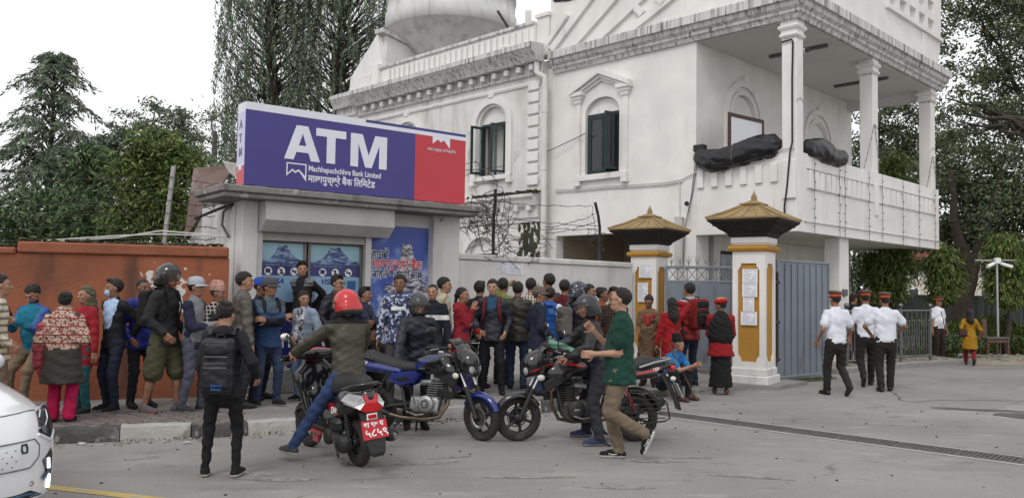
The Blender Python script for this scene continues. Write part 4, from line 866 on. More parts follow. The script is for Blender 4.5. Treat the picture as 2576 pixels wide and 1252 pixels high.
def rot(yaw=0,pitch=0,roll=0):
    """columns: right, front, up; pitch>0 leans forward (nod), yaw>0 turns left, roll>0 tips to the right"""
    cy,sy=math.cos(rad(yaw)),math.sin(rad(yaw));cp,sp=math.cos(rad(-pitch)),math.sin(rad(-pitch));cr,sr=math.cos(rad(roll)),math.sin(rad(roll))
    Rz=np.array([[cy,-sy,0],[sy,cy,0],[0,0,1]]);Rx=np.array([[1,0,0],[0,cp,-sp],[0,sp,cp]]);Ry=np.array([[cr,0,sr],[0,1,0],[-sr,0,cr]])
    return Rz@Rx@Ry
def ik(a,t,l1,l2,hint):
    a=np.array(a,float);t=np.array(t,float);v=t-a;D=np.linalg.norm(v);mx=(l1+l2)*.999
    if D>mx: t=a+v/D*mx;v=t-a;D=mx
    if D<abs(l1-l2)+.02: D=abs(l1-l2)+.02
    u=v/np.linalg.norm(v);x=(l1*l1-l2*l2+D*D)/(2*D);y=math.sqrt(max(l1*l1-x*x,0));h=np.array(hint,float);h=h-u*(h@u)
    nh=np.linalg.norm(h);h=h/nh if nh>1e-6 else np.array([0,0,-1.]);return a+u*x+h*y,t
# ---------------------------------------------------------------- cloth, skin and hair
def fab(c,kind='plain',c2=None,c3=None):
    nm='cloth_%s_%02x%02x%02x'%(kind,*[int(255*min(1,x)**.45) for x in c])
    if c2: nm+='_%02x%02x%02x'%tuple(int(255*min(1,x)**.45) for x in c2)
    if nm in MATS: return MATS[nm]
    if kind=='leather': return mat(nm,c,.38,.2,7,.35,22)
    if kind=='shell': return mat(nm,c,.5,.2,6,.9,10)
    if kind=='denim': return mat(nm,c,.85,.30,9,.45,35,stains=[(tuple(min(1,x*1.8+.02) for x in c),(4,4,1.6),.54,.72,.6)])
    if kind in('plain','knit'): return mat(nm,c,.88,.18,7,.45 if min(c)>.4 else .7,17 if kind=='plain' else 60)
    m=mat(nm,c,.88,0,8,.45,16);n=m.node_tree.nodes;l=m.node_tree.links;b=n['Principled BSDF'];tc=n.new('ShaderNodeTexCoord');O=tc.outputs['Object']
    def mix(f,a,bb):
        q=n.new('ShaderNodeMix');q.data_type='RGBA';l.new(f,q.inputs[0])
        for i,x in((6,a),(7,bb)):
            if isinstance(x,tuple): q.inputs[i].default_value=x+(1,)
            else: l.new(x,q.inputs[i])
        return q.outputs[2]
    def thr(sock,lo,hi):
        r=n.new('ShaderNodeMapRange');r.inputs[1].default_value=lo;r.inputs[2].default_value=hi;l.new(sock,r.inputs[0]);return r.outputs[0]
    def wave(axis,scale,prof='SIN'):
        t=n.new('ShaderNodeTexWave');t.wave_type='BANDS';t.bands_direction=axis;t.wave_profile=prof;t.inputs['Scale'].default_value=scale;t.inputs['Distortion'].default_value=.3;l.new(O,t.inputs['Vector']);return t.outputs['Fac']
    if kind=='camo':
        t=n.new('ShaderNodeTexNoise');t.inputs['Scale'].default_value=19;t.inputs['Detail'].default_value=2;l.new(O,t.inputs['Vector']);t2=n.new('ShaderNodeTexNoise');t2.inputs['Scale'].default_value=14;l.new(O,t2.inputs['Vector'])
        col=mix(thr(t.outputs['Fac'],.52,.54),c,c2);col=mix(thr(t2.outputs['Fac'],.57,.585),col,c3 or c2)
    elif kind=='plaid': col=mix(thr(wave('X',6.5),.80,.86),c,c2);col=mix(thr(wave('Z',6.5),.80,.86),col,c2)
    elif kind=='stripe': col=mix(thr(wave('Z',4.2),.62,.7),c,c2)
    elif kind=='vstripe': col=mix(thr(wave('X',4.0),.62,.7),c,c2)
    elif kind in('print','dhaka'):
        v=n.new('ShaderNodeTexVoronoi');v.inputs['Scale'].default_value=42 if kind=='print' else 55;l.new(O,v.inputs['Vector'])
        col=mix(thr(v.outputs['Distance'],.42,.5),c2,c);col=mix(thr(v.outputs['Distance'],.20,.16),col,c3 or c)
        if kind=='print': col=mix(thr(wave('Z',3.4),.93,.96),col,c2)
    l.new(col,b.inputs['Base Color']);return m
def skin(c=(.20,.095,.058)):
    return mat('skin_%02x%02x'%(int(c[0]*999)%255,int(c[1]*999)%255),c,.5,.10,14,.12,60,spec=.45)
SK=[(.33,.175,.112),(.26,.130,.080),(.19,.090,.055),(.38,.215,.145)]
hairm=mat('black_hair',(.012,.009,.0075),.5,.5,60,1.0,90);hairg=mat('greying_hair',(.045,.042,.040),.55,.5,60,.9,55)
eye_m=mat('eye_dark',(.012,.009,.008),.25,0);lip_m=mat('lips',(.24,.095,.075),.5,.05,30);tee_m=mat('teeth',(.6,.57,.5),.4,0)
sole_w=mat('sole_white',(.50,.49,.46),.7,.1,12);sole_k=mat('sole_dark',(.03,.03,.03),.8,.1,12)
def head_parts(vx,c,R,s,hair,nb,bald=False,hl=True,face=True):
    """head, neck into group skin"""
    W=lambda p:c+R@(np.array(p)*s)
    E=lambda p,r,k=.02,sub=False:vx.ell('skin',W(p),np.array(r)*s,R,k,sub)
    E((0,-.012,.025),(.073,.092,.086));E((0,.020,-.032),(.060,.070,.085),.03);E((0,.047,-.088),(.040,.036,.028),.025)
    E((.034,.058,-.032),(.024,.02,.024),.02);E((-.034,.058,-.032),(.024,.02,.024),.02)
    if face:
        E((0,.081,.018),(.050,.013,.011),.016)
        for sx in(-1,1): E((sx*.031,.1,-.004),(.017,.018,.012),0,True)
        for sx in(-1,1): E((sx*.031,.078,-.004),(.015,.012,.0095),.004)
        vx.cone('skin',W((0,.088,.004)),W((0,.106,-.034)),.009*s,.0135*s,.012);E((.012,.094,-.038),(.009,.009,.008),.008);E((-.012,.094,-.038),(.009,.009,.008),.008)
        E((0,.085,-.064),(.024,.012,.007),.008);E((0,.083,-.076),(.021,.012,.007),.008)
    for sx in(-1,1): E((sx*.075,-.006,-.012),(.010,.020,.031),.008)
    vx.cone('skin',W((0,-.012,-.06)),nb,.050*s,.056*s,.025)
def face_paint(L,mi,idx,s,stache=False,beard=False):
    """repaint skin faces of the head: eyes, brows, lips. L: face centres in head space (unit scale)"""
    x,y,z=L[:,0],L[:,1],L[:,2];f=y>.045;ax=np.abs(x);sk=mi==idx['skin']
    mi[sk&f&(((ax-.031)/.0135)**2+((z+.003)/.0058)**2<1)]=idx['eye']
    mi[sk&f&(((ax-.033)/.019)**2+((z-.0215)/.0040)**2<1)]=idx['brow']
    mi[sk&f&((x/.022)**2+((z+.070)/.0075)**2<1)]=idx['lip']
    if stache: mi[sk&f&((x/.030)**2+((z+.055)/.0075)**2<1)]=idx['brow']
    if beard: mi[sk&(y>.0)&(z<-.075)&(z>-.125)]=idx['brow']
def hair_mesh(style,c,R,s,h=.0085,seed=0):
    W=lambda p:c+R@(np.array(p)*s)
    lo=c-.2*s;hi=c+.2*s
    if style in('long','ponytail','bun'): lo=lo-np.array([.04,.04,.45 if style=='long' else .22])
    vx=Vox(lo,hi,h)
    t={'short':.010,'thick':.015,'tousled':.018,'buzz':.005,'side':.013,'bald':.007,'receding':.008,'bun':.011,'long':.016,'ponytail':.009}.get(style,.014)
    top=.080 if style=='receding' else .062 if style in('thick','tousled','side') else .070
    def clip(x,y,z):
        u=np.clip((y/s+.062)/.122,0,1);u=u*u*(3-2*u);zb=(-.062+(top+.062)*u)+.006*np.sin(x/s*70+seed)+.004*np.sin(x/s*151+y/s*90);d=zb*s-z
        if style=='receding': d=np.maximum(d,(y/s+.25*np.abs(x/s)-.055)*s*.7-np.maximum(.0,.0))
        if style=='bald':
            d=np.maximum(d,(z/s-.055-.35*np.maximum(-y/s-.02,0))*s)
        return d
    vx.ell('hair',W((0,-.020,.029)),(np.array((.073,.092,.086))+t+np.array((0,.002,0)))*s,R,.01,clip=lambda x,y,z:clip(x,y-.020*s,z+.029*s))
    if style=='tousled':
        for i in range(9): 
            a=i*.7+seed;vx.ell('hair',W((.05*math.cos(a),.035+.03*math.sin(a),.105+.008*math.sin(3*a))),np.array((.028,.03,.022))*s,R,.012)
    if style=='side': vx.ell('hair',W((.015,.055,.105)),np.array((.055,.035,.022))*s,R,.015)
    if style=='bun': vx.ell('hair',W((0,-.085,.085)),np.array((.042,.042,.036))*s,R,.015);vx.ell('hair',W((0,-.05,.02)),np.array((.078,.075,.075))*s,R,.02)
    if style=='ponytail': vx.ell('hair',W((0,-.105,-.01)),np.array((.03,.03,.03))*s,R,.015);vx.cone('hair',W((0,-.11,-.01)),W((0,-.135,-.2)),.03*s,.018*s,.02)
    if style=='long':
        vx.cone('hair',W((0,-.05,.0)),W((.01,-.075,-.22)),.088*s,.105*s,.03);vx.cone('hair',W((.01,-.075,-.22)),W((.03,-.075,-.42)),.105*s,.05*s,.03)
    vx.wob('hair',.0026 if style not in('tousled','long','bun') else .0045,3.4 if style!='long' else 2.0,seed)
    V,F,_,_=vx.mesh();return V,F
def hand_mesh(w,R,s,right,curl=.45,spread=.06,thumb=.5,h=.0052,point=False):
    """w: wrist; R columns: towards the thumb, along the fingers, out of the back of the hand"""
    W=lambda p:w+R@(np.array(p)*s)
    vx=Vox(np.minimum(w-.06,W((0,.1,0))-.16),np.maximum(w+.06,W((0,.1,0))+.16),h)
    vx.cone('hand',W((0,-.03,0)),W((0,.02,0)),.027*s,.03*s,.01)
    vx.rbox('hand',W((.002,.055,0)),np.array((.041,.046,.0155))*s,.014*s,R,.015)
    for i,(x,L,r) in enumerate(((.031,.072,.0092),(.0105,.081,.0096),(-.0105,.075,.0092),(-.031,.058,.0082))):
        p=np.array((x,.092,0.));a=0.;yaw=(x*spread*8);cu=curl if not(point and i==0) else .05
        if point and i>0: cu=1.25
        for j,f in enumerate((.44,.31,.25)):
            a+=cu*(.8 if j==0 else 1.0);q=p+np.array((math.sin(yaw),math.cos(yaw)*math.cos(a),-math.sin(a)))*(L*f)
            vx.cone('hand',W(p),W(q),(r-.0006*j)*s,(r-.0006*(j+1))*s,.003);p=q
    p=np.array((.034,.022,-.006));d=np.array((.72,.66,-.25-thumb*.4));d/=np.linalg.norm(d);q=p+d*.042;vx.cone('hand',W(p),W(q),.0135*s,.0105*s,.012)
    d=np.array((.30,.88,-.3-thumb*.5));d/=np.linalg.norm(d);vx.cone('hand',W(q),W(q+d*.036),.0103*s,.0085*s,.004)
    V,F,_,_=vx.mesh();return V,F
def ell_patch(b,c,R,r,az0,az1,e0,e1,n=14,m=6,mi=0,tilt=0):
    """patch of an ellipsoid shell in head space, e.g. a visor"""
    vs=[]
    for j in range(m+1):
        for i in range(n+1):
            a=rad(az0+(az1-az0)*i/n);e=rad(e0+(e1-e0)*j/m);p=np.array((r[0]*math.sin(a)*math.cos(e),r[1]*math.cos(a)*math.cos(e),r[2]*math.sin(e)))
            t=rad(tilt);p=np.array((p[0],p[1]*math.cos(t)-p[2]*math.sin(t),p[1]*math.sin(t)+p[2]*math.cos(t)));vs.append(tuple(c+R@p))
    b.add(vs,[(j*(n+1)+i,j*(n+1)+i+1,(j+1)*(n+1)+i+1,(j+1)*(n+1)+i) for j in range(m) for i in range(n)],mi,True)
HANDS={'down':(.285,.05,.80),'pocket':(.22,.13,.93),'front':(.10,.28,1.02),'phone':(.075,.30,1.17),'back':(.09,-.20,.98),'hip':(.26,.02,1.02),'strap':(.16,.17,1.30)}
def person(label,px,d,H=None,face=180,top=None,bottom=None,shoe=None,hair='short',hands=('down','down'),feet=None,pelvis=None,lean=0,roll=0,twist=0,head=(0,0),sk=0,z=None,fem=False,fat=0.,h=None,paint=(),py=900,stache=False,beard=False,hairmat=None,loc=None,headgear=None,curl=(.45,.45),elbow=(None,None),hide_hands=False,glasses=False,mask=False,group=None,hframe=(None,None),seed=None,hideface=False,point=(False,False),yt=None):
    if loc is None:
        X=at(px,py,d).x;loc=Vector((X,d,pz(X) if z is None else z))
    if H is None: H=max(1.3,min(1.86,at(px,yt,d).z-loc.z-.012))
    s=H/1.7;T=top or {};B=bottom or {};seed=seed if seed is not None else int(abs(px)*7+d*13)%97
    hipz=.525*H;pel=np.array(pelvis if pelvis is not None else (0,0,hipz),float)
    if pelvis is not None: pel=pel*s
    Rt=rot(0,lean,roll);Rs=Rt@rot(twist);up=Rt[:,2]
    wd=(.92 if fem else 1.)
    waist=pel+up*.085*H;chest=pel+up*.215*H;nb=pel+up*.312*H+Rt[:,1]*.004;shc=pel+up*.276*H
    sh=[shc+Rs[:,0]*sx*.0985*H*wd for sx in(-1,1)]
    hc=nb+up*.062*H*.5+np.array([0,0,.068*H])+Rt[:,1]*.022*s;Rh=rot(head[0]+twist*.6,head[1])
    fe=feet or((-.105,.02,0,8),(.105,-.02,0,-8))
    fe=[tuple(list(f)+[0]*(5-len(f))) for f in fe]
    hips=[pel+Rt[:,0]*sx*.055*H+np.array([0,0,-.005*H]) for sx in(-1,1)]
    legs=[]
    for i,f in enumerate(fe):
        an=np.array([f[0]*s,f[1]*s,f[2]+.048*H]);Rf=rot(f[3],f[4])
        kn,an=ik(hips[i],an,.2425*H,.2375*H,Rf[:,1]+np.array([(-.12,.12)[i],0.25,0]));legs.append((hips[i],kn,an,Rf))
    arms=[]
    for i in(0,1):
        t=hands[i]
        if isinstance(t,str): t=HANDS[t];t=((-1,1)[i]*t[0],t[1],t[2]);rel=True
        t=np.array(t,float)*s
        hint=elbow[i] if elbow[i] is not None else np.array([(-1,1)[i]*.55,-1,-.55])
        el,wr=ik(sh[i],t,.172*H,.150*H,np.array(hint,float));arms.append((sh[i],el,wr))
    h=h or .0165
    pts=np.array([hc+.14,hc-.14]+[p for l in legs for p in l[:3]]+[p for a in arms for p in a]+[l[2]+l[3][:,1]*.19 for l in legs]+[l[2]-np.array([0,0,.06*H]) for l in legs])
    vx=Vox(pts.min(0)-.17,pts.max(0)+.17,h)
    lo_=T.get('loose',.010);ta=T.get('fat',0)+fat
    hem=T.get('hem',.49)*H;sl=T.get('sleeve',1.)
    tg='top'
    # trunk
    pz_h=pel[2]+(hem-hipz)
    trunkclip=lambda X,Y,Z:((pel[0]-X)*up[0]+(pel[1]-Y)*up[1]+(pel[2]-Z)*up[2])+(hem-hipz)*1.0+0*X
    hw=.083*H*(1.05 if fem else 1)+fat*.6
    vx.slab(tg,pel-up*.02*H,waist,Rt,hw+lo_+.016,.080*H*wd+lo_+ta,.72,.03,trunkclip)
    vx.slab(tg,waist,chest,Rt,.080*H*wd+lo_+ta,.090*H*wd+lo_+ta*.6,.68,.03)
    vx.slab(tg,chest,shc-up*.012*H,Rs,.090*H*wd+lo_+ta*.4,.072*H*wd+lo_*.6,.66,.03)
    if ta>.01: vx.ell(tg,pel+up*.10*H+Rt[:,1]*.05,np.array((.085,.075,.10))*H*.8+ta,Rt,.05)
    if fem:
        for sx in(-1,1): vx.ell(tg,chest+Rt[:,0]*sx*.043*H+Rt[:,1]*.055*H-up*.005*H,np.array((.036,.036,.036))*H,Rt,.03)
    vx.cone(tg,shc+up*.0*H,nb+up*.006*H,.052*H+lo_*.4,.034*H+lo_*.3,.035)
    for sx in(0,1): vx.cone(tg,nb-up*.022*H,sh[sx]+up*.002*H,.030*H+lo_*.5,.026*H+lo_*.7,.03)
    if T.get('collar'): vx.cone(tg,nb-up*.005,nb+up*T['collar'],.052*s,.060*s,.012)
    if hem<.47*H:   # tunic, coat or kurta: flared skirt part
        fl=T.get('flare',.02);zb=pel+up*(hem-hipz);vx.slab(tg,zb,pel,Rt,hw+lo_+fl+.022,hw+lo_+.016,.80,.03,trunkclip)
    if T.get('hood'): vx.ell(tg,nb-Rs[:,1]*.075+up*.0,np.array((.10,.055,.06))*s,Rs,.03)
    for i,(a,e,w_) in enumerate(arms):
        vx.cone(tg,a,a+(e-a)*(1 if sl>.55 else .62),.0305*H+lo_,.0260*H+lo_*(1.0 if sl>.55 else 1.9),.022)
        if sl>.55: vx.cone(tg,e,e+(w_-e)*(.97 if sl>.9 else .45),.0245*H+lo_,.0185*H+lo_*.9,.015)
        vx.cone('skin',a+(e-a)*.4,e,.025*H,.0215*H,.01);vx.cone('skin',e,w_,.022*H,.0148*H,.01)
    # legs
    kind=B.get('kind','trousers');bl=B.get('loose',.010);blen=B.get('len',1.)
    if kind=='skirt':
        zb=np.array([pel[0],pel[1],B.get('hem',.08)*H]);vx.slab('bottom',zb,pel+up*.06*H,Rt,B.get('width',.15)*H,hw+.004,.8,.03,lambda X,Y,Z:zb[2]-Z+0*X+0*Y)
    else: vx.slab('bottom',pel-up*.03*H,pel+up*.05*H,Rt,hw+bl*.5,hw*.88,.72,.03)
    for i,(a,k_,an,Rf) in enumerate(legs):
        if kind!='skirt':
            vx.cone('bottom',a,k_,.048*H+bl+fat*.3,.033*H+bl*(1 if blen>.6 else 2.4),.03)
            if blen>.6: vx.cone('bottom',k_,k_+(an-k_)*(blen-.5)*2*.99,.033*H+bl,(.0225*H+bl*B.get('cuff',1.4)),.02)
        if kind=='skirt' or blen<=.6:
            vx.cone('skin',k_+(a-k_)*(.25 if kind!='skirt' else 0),k_,.034*H,.029*H,.01);vx.cone('skin',k_,k_+(an-k_)*.45,.028*H,.030*H,.02)
        vx.cone('skin',k_+(an-k_)*(.4 if (kind=='skirt' or blen<=.6) else .75),an,.029*H if (kind=='skirt' or blen<=.6) else .02*H,.0195*H,.02)
        f0=np.array([an[0],an[1],an[2]]);base=an-Rf[:,2]*.048*H
        heel=base+Rf[:,2]*.036-Rf[:,1]*.035*s;toe=base+Rf[:,2]*.028+Rf[:,1]*.165*s;mid=base+Rf[:,2]*.045+Rf[:,1]*.03*s
        def under(X,Y,Z,base=base,n=Rf[:,2]): return (base[0]-X)*n[0]+(base[1]-Y)*n[1]+(base[2]-Z)*n[2]
        vx.cone('shoe',heel,toe,.039*s,.036*s,.02,clip=under);vx.cone('shoe',mid,mid+Rf[:,1]*.06*s,.042*s,.040*s,.02,clip=under);vx.cone('shoe',mid-Rf[:,1]*.02,an+Rf[:,2]*.01,.042*s,.036*s,.02)
        if shoe and shoe.get('sandal'): pass
    vx.wob('top',T.get('wob',.0042),1.2,seed);vx.wob('bottom',.0044,1.25,seed+3)
    V,F,mi,c=vx.mesh()
    order=vx.order;skm=skin(SK[sk] if isinstance(sk,int) else sk)
    tm=T.get('m') or fab((.03,.03,.035));bmm=B.get('m') or fab((.03,.035,.06));shm=(shoe or {}).get('m') or fab((.02,.02,.022),'leather');som=(shoe or {}).get('sole') or sole_k
    mats=[skm,tm,bmm,shm,som,eye_m,hairmat or hairm,lip_m];idx={'skin':0,'top':1,'bottom':2,'shoe':3,'sole':4,'eye':5,'brow':6,'lip':7}
    m2=np.zeros(len(F),int)
    for gi,g in enumerate(order): m2[mi==gi]=idx[g]
    for i,(a,k_,an,Rf) in enumerate(legs):
        base=an-Rf[:,2]*.048*H;hh=(c-base)@Rf[:,2];near=np.linalg.norm(c-(base+Rf[:,1]*.06),axis=1)<.17
        m2[(m2==3)&near&(hh<(shoe or {}).get('soleh',.024))]=4
    # painted-on colour areas of the clothes, in trunk space (units of height)
    Lc=(c-pel)@Rt/H
    for (grp,mm,pred) in paint:
        sel=(m2==idx[grp])&pred(Lc[:,0],Lc[:,1],Lc[:,2],c)
        if mm not in mats: mats.append(mm)
        m2[sel]=mats.index(mm)
    Vs=[V];Fs=[F];Ms=[m2];off=len(V)
    # finer head
    hv=Vox(hc-np.array([.13,.15,.26])*s,hc+np.array([.13,.15,.15])*s,.0074)
    head_parts(hv,hc,Rh,s,hair,nb-up*.03,face=not hideface);V,F,mi,c=hv.mesh();m3=np.zeros(len(F),int)
    face_paint((c-hc)@Rh/s,m3,idx,s,stache,beard);Vs.append(V);Fs.append(F+off);Ms.append(m3);off+=len(V)
    if not hide_hands:
        for i,(a,e,w_) in enumerate(arms):
            if hide_hands in('L',) : pass
            y=(w_-e);y/=np.linalg.norm(y);hf=hframe[i]
            if hf is not None: y=np.array(hf[0],float);y/=np.linalg.norm(y);zb=np.array(hf[1],float)
            else: zb=np.array([(-1,1)[i]*1.,.15,0])     # back of the hand faces outwards
            x=np.cross(y,zb);x/=np.linalg.norm(x);zz=np.cross(x,y)
            sg=1 if i==1 else -1;Rm=np.stack([x*(-1 if i==0 else 1)*1.0,y,zz],1)
            if np.linalg.det(Rm)<0: pass
            V,F=hand_mesh(w_,Rm,s,i==1,curl[i],point=point[i]);
            if np.linalg.det(Rm)<0: F=F
            Vs.append(V);Fs.append(F+off);Ms.append(np.zeros(len(F),int));off+=len(V)
    me=rawmesh('person',np.concatenate(Vs),np.concatenate(Fs),mats,np.concatenate(Ms))
    o=ob('person',me,None,loc,rad(face),label,'person',group)
    if hair and hair!='none' and headgear not in('helmet','full'):
        V,F=hair_mesh(hair,hc,Rh,s,seed=seed);ob('hair',rawmesh('hair',V,F,hairmat or hairm),o)
    if glasses:
        b=MB()
        for sx in(-1,1):
            ring=[hc+Rh@(np.array((sx*.033+.024*math.cos(t),.101,-.002+.018*math.sin(t)))*s) for t in np.linspace(0,2*PI,13)[:-1]];b.tube(ring,.0028,5,closed=True);b.tube([hc+Rh@(np.array((sx*.057,.098,.002))*s),hc+Rh@(np.array((sx*.078,.0,.004))*s)],.0026,5)
        b.tube([hc+Rh@(np.array((-.01,.103,.002))*s),hc+Rh@(np.array((.01,.103,.002))*s)],.0026,5);b.build('glasses',blackp,o)
    if mask:
        b=MB();ell_patch(b,hc+Rh@(np.array((0,.028,-.062))*s),Rh,np.array((.068,.088,.058))*s,-62,62,-50,50);b.build('face_mask',mat('mask_blue',(.33,.50,.62),.8,.05,9),o)
    o_=dict(o=o,hc=hc,Rh=Rh,s=s,nb=nb,Rs=Rs,pel=pel,up=up,Rt=Rt,chest=chest,shc=shc,H=H,arms=arms,legs=legs)
    if headgear: HEADGEAR[headgear](o_)
    return o_
def H_(P,p): return P['hc']+P['Rh']@(np.array(p)*P['s'])
helmet_black=mat('helmet_black',(.012,.012,.013),.16,.05,6,coat=.6);visor_m=mat('smoked_visor',(.05,.052,.055),.06,0,trans=.35,alpha=.6);visor_c=mat('clear_visor',(.75,.78,.8),.05,0,trans=.9,alpha=.28)
def helmet(P,m=None,full=False,visor=visor_m,tilt=0,paint=None):
    m=m or helmet_black;hc,R,s=P['hc'],P['Rh'],P['s'];c=hc+R@(np.array((0,-.004,.018))*s)
    vx=Vox(c-.2*s,c+.2*s,.0085);vx.ell('shell',c,np.array((.124,.147,.138))*s,R,0)
    vx.rbox('shell',c+R@(np.array((0,-.02,-.08))*s),np.array((.112,.125,.07))*s,.05*s,R,.03)
    vx.ell('shell',c+R@(np.array((0,.0,-.012))*s),np.array((.102,.122,.112))*s,R,0,True)
    vx.rbox('shell',c+R@(np.array((0,.0,-.20))*s),np.array((.098,.118,.10))*s,.04*s,R,0,True)
    if full: vx.rbox('shell',c+R@(np.array((0,.16,-.005))*s),np.array((.098,.12,.050))*s,.03*s,R,0,True);
    else: vx.rbox('shell',c+R@(np.array((0,.165,-.085))*s),np.array((.2,.125,.125))*s,.04*s,R,0,True)
    V,F,_,_=vx.mesh();o=ob('helmet',rawmesh('helmet',V,F,[m]+([paint[0]] if paint else [])),P['o'])
    if paint:
        Lc=(V[F].mean(1)-c)@R/s;o.data.polygons.foreach_set('material_index',paint[1](Lc).astype(np.int32))
    if visor:
        b=MB();ell_patch(b,c,R,np.array((.127,.152,.14))*s,-72,72,-34 if not full else -24,20,tilt=tilt);b.build('visor',visor,o)
        b=MB()
        for sx in(-1,1): b.sphere(tuple(c+R@(np.array((sx*.122,.03,.012))*s)),.018*s,10,6)
        b.build('visor_pivot',greyp,o)
    b=MB();b.tube([hc+R@(np.array((-.085,.02,-.05))*s),hc+R@(np.array((-.05,.045,-.115))*s),hc+R@(np.array((.05,.045,-.115))*s),hc+R@(np.array((.085,.02,-.05))*s)],.008,6);b.build('chin_strap',cable_black,o);return o
def cap(P,m,brim=None,fwd=0,lm=None):
    hc,R,s=P['hc'],P['Rh'],P['s'];c=hc+R@(np.array((0,-.010,.045))*s);b=MB();rings=[]
    for r,z in((1.02,-.012),(1.03,.015),(.98,.05),(.80,.078),(.45,.094),(.02,.099)): rings.append([tuple(c+R@(np.array((.087*r*math.cos(t),.108*r*math.sin(t),z+.010*math.sin(t)*(1 if z<.02 else 0)))*s)) for t in np.linspace(0,2*PI,25)[:-1]])
    b.loft(rings);o=b.build('cap',m,P['o']);b=MB();vs=[];n=12
    for i in range(n+1):
        t=rad(20+140*i/n);p0=np.array((.085*math.cos(t),.104*math.sin(t),-.002));L=.075*math.sin(PI*i/n)**.6;p1=p0+np.array((.012*math.cos(t),L,-.020-.010*math.cos(t)**2));vs+=[p0,p1,p1-np.array((0,0,.006)),p0-np.array((0,0,.006))]
    vs=[tuple(c+R@(p*s)) for p in vs];fs=[]
    for i in range(n):
        for k in range(4): fs.append((4*i+k,4*i+(k+1)%4,4*i+4+(k+1)%4,4*i+4+k))
    b.add(vs,fs,0,True);b.build('brim',brim or m,o);return o
def topi(P,m,h=.10,tilt=.018):
    hc,R,s=P['hc'],P['Rh'],P['s'];c=hc+R@(np.array((0,-.012,.050))*s);b=MB();rings=[]
    for r,z in((1.0,-.01),(1.02,.02),(.96,.06),(.86,h-.012),(.74,h),(.1,h-.008)): rings.append([tuple(c+R@(np.array((.086*r*math.cos(t)+tilt*z/h,.108*r*math.sin(t)-.004*z/h,z+.010*math.sin(t)*(z/h)+.02*math.cos(t)*(z/h)))*s)) for t in np.linspace(0,2*PI,25)[:-1]])
    b.loft(rings,smooth=False);return b.build('topi',m,P['o'])
def peaked(P):
    hc,R,s=P['hc'],P['Rh'],P['s'];c=hc+R@(np.array((0,-.008,.058))*s);br=fab((.075,.055,.045));rd=fab((.62,.085,.02))
    def ring(r,z,k=0): return [tuple(c+R@(np.array((.085*r*math.cos(t),.105*r*math.sin(t),z+k*math.sin(t)))*s)) for t in np.linspace(0,2*PI,29)[:-1]]
    b=MB();b.loft([ring(1.0,-.008),ring(1.02,.035)],cap=False);o=b.build('peaked_cap',rd,P['o'])
    b=MB();b.loft([ring(1.02,.034),ring(1.14,.050),ring(1.34,.066,.012),ring(1.30,.076,.016),ring(.9,.085,.014),ring(.1,.088)]);b.build('crown',br,o)
    b=MB();n=12;vs=[]
    for i in range(n+1):
        t=rad(25+130*i/n);p0=np.array((.086*math.cos(t),.106*math.sin(t),.0));L=.05*math.sin(PI*i/n)**.7;p1=p0+np.array((0,L,-.025));vs+=[p0,p1,p1-np.array((0,0,.005)),p0-np.array((0,0,.005))]
    fs=[(4*i+k,4*i+(k+1)%4,4*i+4+(k+1)%4,4*i+4+k) for i in range(n) for k in range(4)];b.add([tuple(c+R@(p*s)) for p in vs],fs,0,True);b.build('visor',fab((.012,.012,.013),'leather'),o)
HEADGEAR={'helmet':lambda P:helmet(P),'full':lambda P:helmet(P,full=True),'peaked':peaked}
def onto(P,p):
    """trunk space (right, front, up from the pelvis; metres for a 1.7 m body) to person space"""
    return P['pel']+P['Rt']@(np.array(p,float)*P['s'])
def soft(name,m,P,fn,lo,hi,h=.012,label=None,cat=None,parent=True,**k):
    """soft object modelled in trunk space of a person, e.g. a bag; top-level when it has a category"""
    vx=Vox(lo,hi,h);fn(vx);V,F,mi,c=vx.mesh()
    V=np.array(V)*P['s'];V=(P['Rt']@V.T).T+P['pel'];me=rawmesh(name,V,F,m,mi if isinstance(m,(list,tuple)) and len(m)>1 else None)
    if cat: return ob(name,me,None,P['o'].location.copy(),tuple(P['o'].rotation_euler),label,cat,**k)
    return ob(name,me,P['o'])
def straps(P,m,owner=None,x=.105,t=.011,low=.12,back=.17):
    for sx in(-1,1):
        b=MB();pts=[(sx*x,-.13,.50),(sx*x,-.06,.555),(sx*x,.02,.56),(sx*x,.10,.50),(sx*(x+.01),.135,.36),(sx*(x+.03),.10,.22),(sx*(x+.05),-.02,low),(sx*(x+.02),-.13,low)]
        b.tube([tuple(onto(P,p)) for p in pts],.022,6,flat=.35)
        ob('strap',b.mesh('strap',m),owner or P['o'])
